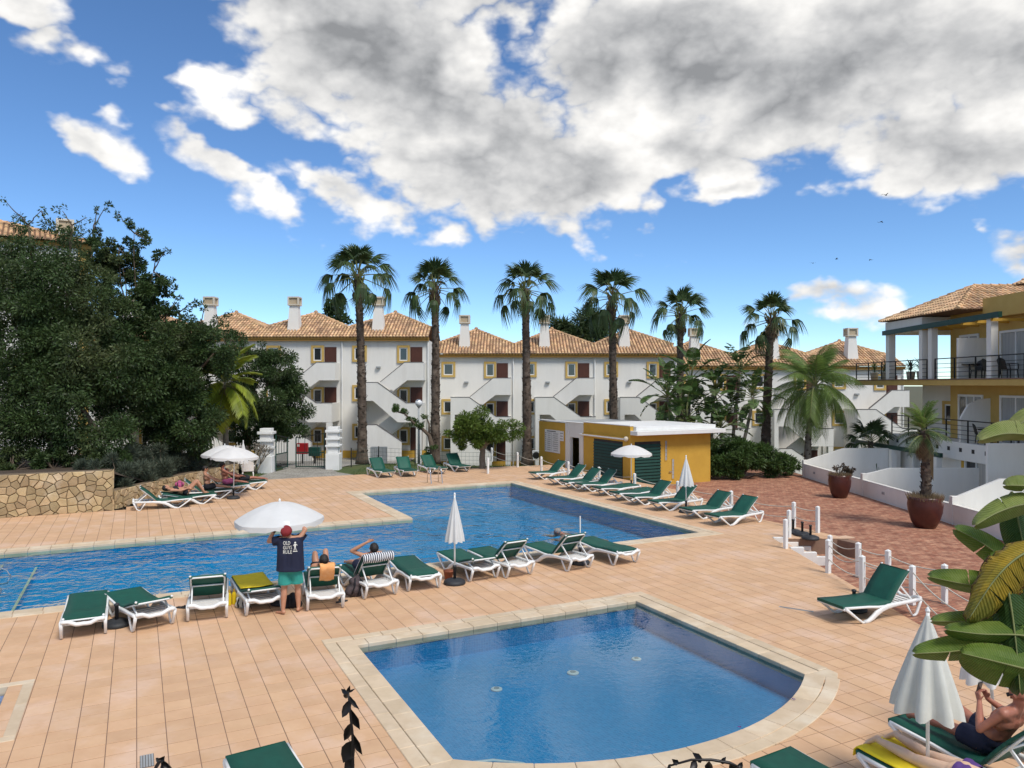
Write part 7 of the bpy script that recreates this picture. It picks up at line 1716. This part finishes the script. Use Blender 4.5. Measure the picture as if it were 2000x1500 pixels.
# the group on the left
J, d, n = recline(12, True, kn=(.66, .84), an=(.42, .42)); p3 = lounging('L2', 'sunbather lying on the back with both knees up in the left row', J, n, d, REST, M['skin'], voxel=.016); hair_cap(p3, J['head'], n, d, M['hair'], longer=.05)
wear(p3, 'swimwear', [((1.04, -.07, .47), (1.04, .07, .47), .137, .137), (J['chest'] - Vector((0, .08, 0)), J['chest'] + Vector((0, .08, 0)), .132, .132)], M['black_cloth'], .018)
def sitter(key, label, skin, cloth, twist, lean):
    J, d, n = recline(88 - lean, False, kn=(.62, .50), an=(.22, .42)); 
    for k, v in J.items():
        if k[:2] not in ('kn', 'an', 'to', 'hi', 'pe'): J[k] = Vector(v) + Vector((-.15, 0, 0))
    J['pelvis'] = Vector((.92, 0, .47)); J['hipL'] = Vector((.9, .09, .46)); J['hipR'] = Vector((.9, -.09, .46))
    J['elL'] = Vector((.66, .26, .72)); J['elR'] = Vector((.68, -.27, .74)); J['wrL'] = Vector((.50, .14, .66)); J['wrR'] = Vector((.50, -.14, .68))
    p = lounging(key, label, J, (-1, twist, -.25), (-.15, 0, 1), {'L': ((-1, -.1, -.2), (0, 0, -1), .3), 'R': ((-1, .1, -.2), (0, 0, -1), .3)}, skin, voxel=.016)
    hair_cap(p, J['head'], (-1, twist, -.25), (-.15, 0, 1), M['hair'], longer=.05)
    wear(p, 'swimwear', [((.92, -.07, .48), (.92, .07, .48), .142, .142), ((.9, .09, .46), (.70, .10, .48), .112, .105), ((.9, -.09, .46), (.70, -.11, .48), .112, .105)], cloth, .018); return p
sitter('L3', 'dark haired person in black sitting upright on a lounger in the left row', M['skin'], M['black_cloth'], .1, 10)
sitter('L4', 'person sitting upright under the left umbrellas beside the white pole', M['skin_red'], M['pink_cloth'], -.2, 14)
J, d, n = recline(30, False, kn=(.58, .50), an=(.14, .43)); p6 = lounging('L5', 'sunbather stretched out with straight legs at the far end of the left row', J, n, d, REST, M['skin_red'], voxel=.016); hair_cap(p6, J['head'], n, d, M['hair']); wear(p6, 'shorts', [((1.04, -.07, .47), (1.04, .07, .47), .14, .14), ((1.02, .09, .46), (.78, .1, .5), .115, .11), ((1.02, -.09, .46), (.78, -.11, .5), .115, .11)], M['black_cloth'], .018)
# swimmer, mostly under the water
sp = at(1086, 1041, -.05); sj = dict(pelvis=(.72, 0, -.26), waist=(.56, 0, -.22), chest=(.34, 0, -.13), neck=(.15, 0, -.04), head=(.03, 0, .02), shL=(.20, .19, -.06), shR=(.20, -.19, -.05), elL=(-.02, .34, -.16), elR=(.02, -.36, -.14), wrL=(-.24, .30, -.12), wrR=(-.22, -.34, -.12),
          hipL=(.76, .09, -.27), hipR=(.76, -.09, -.27), knL=(1.14, .14, -.36), knR=(1.14, -.12, -.33), anL=(1.5, .2, -.30), anR=(1.52, -.15, -.36), toeL=(1.64, .22, -.32), toeR=(1.66, -.16, -.38))
sw_ = person('person', (sp.x, sp.y, -.05), R(8), 'swimmer doing breaststroke near the right end of the large pool', sj, (-1, 0, -.1), (-.1, 0, 1), {'L': ((-1, .1, 0), (0, 0, -1), .1), 'R': ((-1, -.1, 0), (0, 0, -1), .1)}, M['skin_red'], voxel=.016, soft=.01)
hair_cap(sw_, sj['head'], (-1, 0, -.1), (-.1, 0, 1), M['hair_grey']); wear(sw_, 'shorts', [((.72, -.07, -.26), (.72, .07, -.26), .14, .14), ((.76, .09, -.27), (1.0, .12, -.32), .115, .11), ((.76, -.09, -.27), (1.0, -.11, -.31), .115, .11)], M['black_cloth'], .018)

# ------------------------------------------------------------------ towels, bags and small things
def sheet(name, label, cat, key, path, y0, y1, m, wav=.006, n=9, group=None, on_back=None):
    """cloth following a path of (x, z) in the lounger's frame, from y0 to y1"""
    loc, ang = seat_frame(key); root = empty(name, loc, ang, label, cat, group); rg = random.Random(len(label)); b = MB(); vs = []
    for i, (x, z) in enumerate(path):
        for j in range(n + 1):
            t = j / n; vs.append((x + rg.uniform(-wav, wav), y0 + (y1 - y0) * t + rg.uniform(-wav, wav), z + wav * 1.5 * math.sin(7 * t + i) + rg.uniform(0, wav)))
    k = n + 1; b.add(vs, [(i * k + j, (i + 1) * k + j, (i + 1) * k + j + 1, i * k + j + 1) for i in range(len(path) - 1) for j in range(n)])
    o = b.build('cloth', m, root, smooth=True); s = o.modifiers.new('t', 'SOLIDIFY'); s.thickness = .012; s.offset = 1; return root
def bpt(key_back, x, off): a = R({56: 44, 60: 46}.get(key_back, key_back)); x *= .70 / .76; return (1.15 + x * math.cos(a) - off * math.sin(a), .338 + x * math.sin(a) + off * math.cos(a))
sheet('yellow_towel', 'yellow towel spread over the lounger left of the standing man', 'towel', 'N4', [(-.015, .24), (.0, .33), (.03, .368), (.2, .366), (.5, .356), (.8, .352), (1.05, .352)] + [bpt(15, x, .03) for x in (.1, .25)], -.315, .315, M['yellow_cloth'], .004)
sheet('yellow_towel', 'yellow towel under the feet of the woman lying face down', 'towel', 'B4', [(-.02, .27), (-.005, .34), (.02, .372), (.2, .368), (.5, .360), (.8, .356), (1.1, .356), (1.4, .37), (1.7, .39)], -.32, .32, M['yellow_cloth'], .004)
sheet('orange_towel', 'orange towel hung over the raised back of the lounger beside the standing man', 'towel', 'N5', [bpt(56, .55, .03), bpt(56, .70, .035), bpt(56, .785, .03), bpt(56, .80, -.03), bpt(56, .74, -.085), bpt(56, .6, -.10), bpt(56, .45, -.10), bpt(56, .34, -.095)], -.10, .19, M['orange_cloth'], .008, 12)
ms = bpy.data.materials.new('striped_cloth'); ms.use_nodes = True; N_ = ms.node_tree.nodes; L_k = ms.node_tree.links; tcn = N_.new('ShaderNodeTexCoord'); spx = N_.new('ShaderNodeSeparateXYZ'); L_k.new(tcn.outputs['Object'], spx.inputs[0])
mm = N_.new('ShaderNodeMath'); mm.operation = 'MULTIPLY'; mm.inputs[1].default_value = 21; L_k.new(spx.outputs[1], mm.inputs[0]); fr_ = N_.new('ShaderNodeMath'); fr_.operation = 'FRACT'; L_k.new(mm.outputs[0], fr_.inputs[0]); gt_ = N_.new('ShaderNodeMath'); gt_.operation = 'GREATER_THAN'; gt_.inputs[1].default_value = .5; L_k.new(fr_.outputs[0], gt_.inputs[0])
mx_ = N_.new('ShaderNodeMix'); mx_.data_type = 'RGBA'; L_k.new(gt_.outputs[0], mx_.inputs['Factor']); mx_.inputs['A'].default_value = (.03, .035, .06, 1); mx_.inputs['B'].default_value = (.72, .73, .74, 1); L_k.new(mx_.outputs['Result'], N_['Principled BSDF'].inputs['Base Color']); N_['Principled BSDF'].inputs['Roughness'].default_value = .9
sheet('striped_towel', 'dark and white striped towel over the raised back of a poolside lounger', 'towel', 'N6', [bpt(60, x, .03) for x in (-.0, .2, .4, .6, .72)] + [bpt(60, .785, .03), bpt(60, .80, -.03), bpt(60, .76, -.09), bpt(60, .66, -.10)], -.34, .34, ms, .005, 14)
sheet('pale_towel', 'pale towel on the raised back of the lounger under the left umbrellas', 'towel', 'L4', [bpt(45, x, .03) for x in (.2, .4, .6, .74)] + [bpt(45, .785, .03), bpt(45, .79, -.04), bpt(45, .6, -.09)], -.25, .25, M['canvas_old'], .006)
def bag(p, ang, w, h, d, m, label, cat='bag', name='bag'):
    root = empty(name, p, ang, label, cat); b = MB()
    for (x, z, r) in ((0, .35, .5), (0, .6, .46), (-.2, .3, .4), (.2, .3, .4), (0, .85, .3)): capsule(b, (x * w, 0, z * h), (x * w, .02, z * h), r * d * 1.2, r * d * 1.2)
    capsule(b, (-.3 * w, 0, .22 * h), (.3 * w, 0, .22 * h), .42 * d, .42 * d); capsule(b, (-.25 * w, 0, .7 * h), (.25 * w, 0, .7 * h), .36 * d, .36 * d)
    obj('body', fuse(b, m, .015, 3), root); t = MB(); t.tube([(-.15 * w, -.0, .85 * h), (-.12 * w, -.02, 1.08 * h), (.12 * w, -.02, 1.08 * h), (.15 * w, 0, .85 * h)], .012, 6); t.build('handle', M['black_cloth'], root, smooth=True)
    t = MB()
    for sx in (-.2, .2): t.tube([(sx * w, -.3 * d, .85 * h), (sx * w, -.75 * d, .55 * h), (sx * w, -.5 * d, .12 * h)], .016, 6)
    t.build('strap', M['black_cloth'], root, smooth=True); return root
o = bag(at(688, 1166), R(70), .32, .44, .22, mat('bag_dark', (.03, .028, .03), (.10, .07, .075), 18, .8, .3, 30), 'dark patterned backpack leaning on the lounger with the striped towel', 'backpack', 'backpack'); o.rotation_euler = (R(-8), R(18), R(30))
bag(at(572, 1186), R(20), .34, .26, .2, M['black_cloth'], 'black beach bag on the tiles behind the legs of the standing man'); bag(at(474, 1186), R(0), .26, .22, .18, M['canvas_old'], 'pale beach bag under the lounger with the yellow towel')
bag(at(374, 966) + Vector((-.7, .5, .0)), R(30), .42, .5, .24, M['pink_cloth'], 'pink patterned bag at the head of the left row by the low wall')
for i, (px, py, lab) in enumerate(((448, 1182, 'yellow sunscreen bottle standing left of the towel-covered lounger'), (457, 1180, 'second yellow bottle close beside the lounger with the yellow towel'))):
    root = empty('sunscreen_bottle', at(px, py), label=lab, cat='bottle', group='yellow bottles on the deck'); MB().lathe([(.04, 0), (.042, .02), (.042, .2), (.03, .24), (.02, .25)], 12).build('body', M['yellow_cloth'], root, smooth=True); MB().lathe([(.022, .251), (.022, .30), (.01, .305)], 10).build('cap', M['ochre'], root)
root = empty('clay_pot', at(876, 1131), label='small terracotta pot beside the base of the closed poolside umbrella', cat='pot'); MB().lathe([(.085, 0), (.11, .17), (.12, .175), (.12, .2), (.10, .2), (.09, .08), (.01, .07)], 18).build('pot', mat('clay', (.36, .12, .06), (.28, .09, .045), 5, .85), root, smooth=True)
SOLE = MB().prismz([(.0, -.035), (.10, -.045), (.2, -.042), (.255, -.02), (.26, .01), (.22, .04), (.12, .038), (.02, .032)], 0, .022).mesh('sole', M['rubber']); STRAP = MB().tube([(.13, -.042, .01), (.15, -.03, .045), (.2, 0, .03), (.15, .028, .045), (.13, .038, .01)], .008, 5).mesh('strap', M['black_cloth'])
for i, (px, py, a, lab) in enumerate(((655, 1178, .6, 'black sandal lying right of the lounger with the orange towel'), (663, 1174, 1.4, 'second black sandal next to the leg of the orange towel lounger'), (345, 1187, -.2, 'dark sandal lying left of the upright poolside lounger'), (357, 1186, .4, 'second dark sandal left of the upright poolside lounger'))):
    root = empty('sandal', at(px, py) + Vector((0, 0, .003)), a, lab, 'sandal', 'sandals on the deck'); obj('sole', SOLE, root); obj('strap', STRAP, root)
for i, (px, py) in enumerate(((1549, 1367), (1446, 1422))):
    root = empty('fallen_petal', at(px, py, .022) + Vector((0, 0, .002)), i * 1.3, ['dark fallen petal on the curved pool edge nearer the right corner', 'dark fallen petal on the curved pool edge left of the other one'][i], 'petal', 'fallen petals'); MB().add([(0, 0, .002), (.02, -.014, .012), (.045, 0, .006), (.02, .014, .014)], [(0, 1, 2, 3)]).add([(0, 0, .004), (-.012, .02, .012), (.0, .04, .01), (.016, .02, .016)], [(0, 1, 2, 3)]).build('petal', M['purple_cloth'], root)
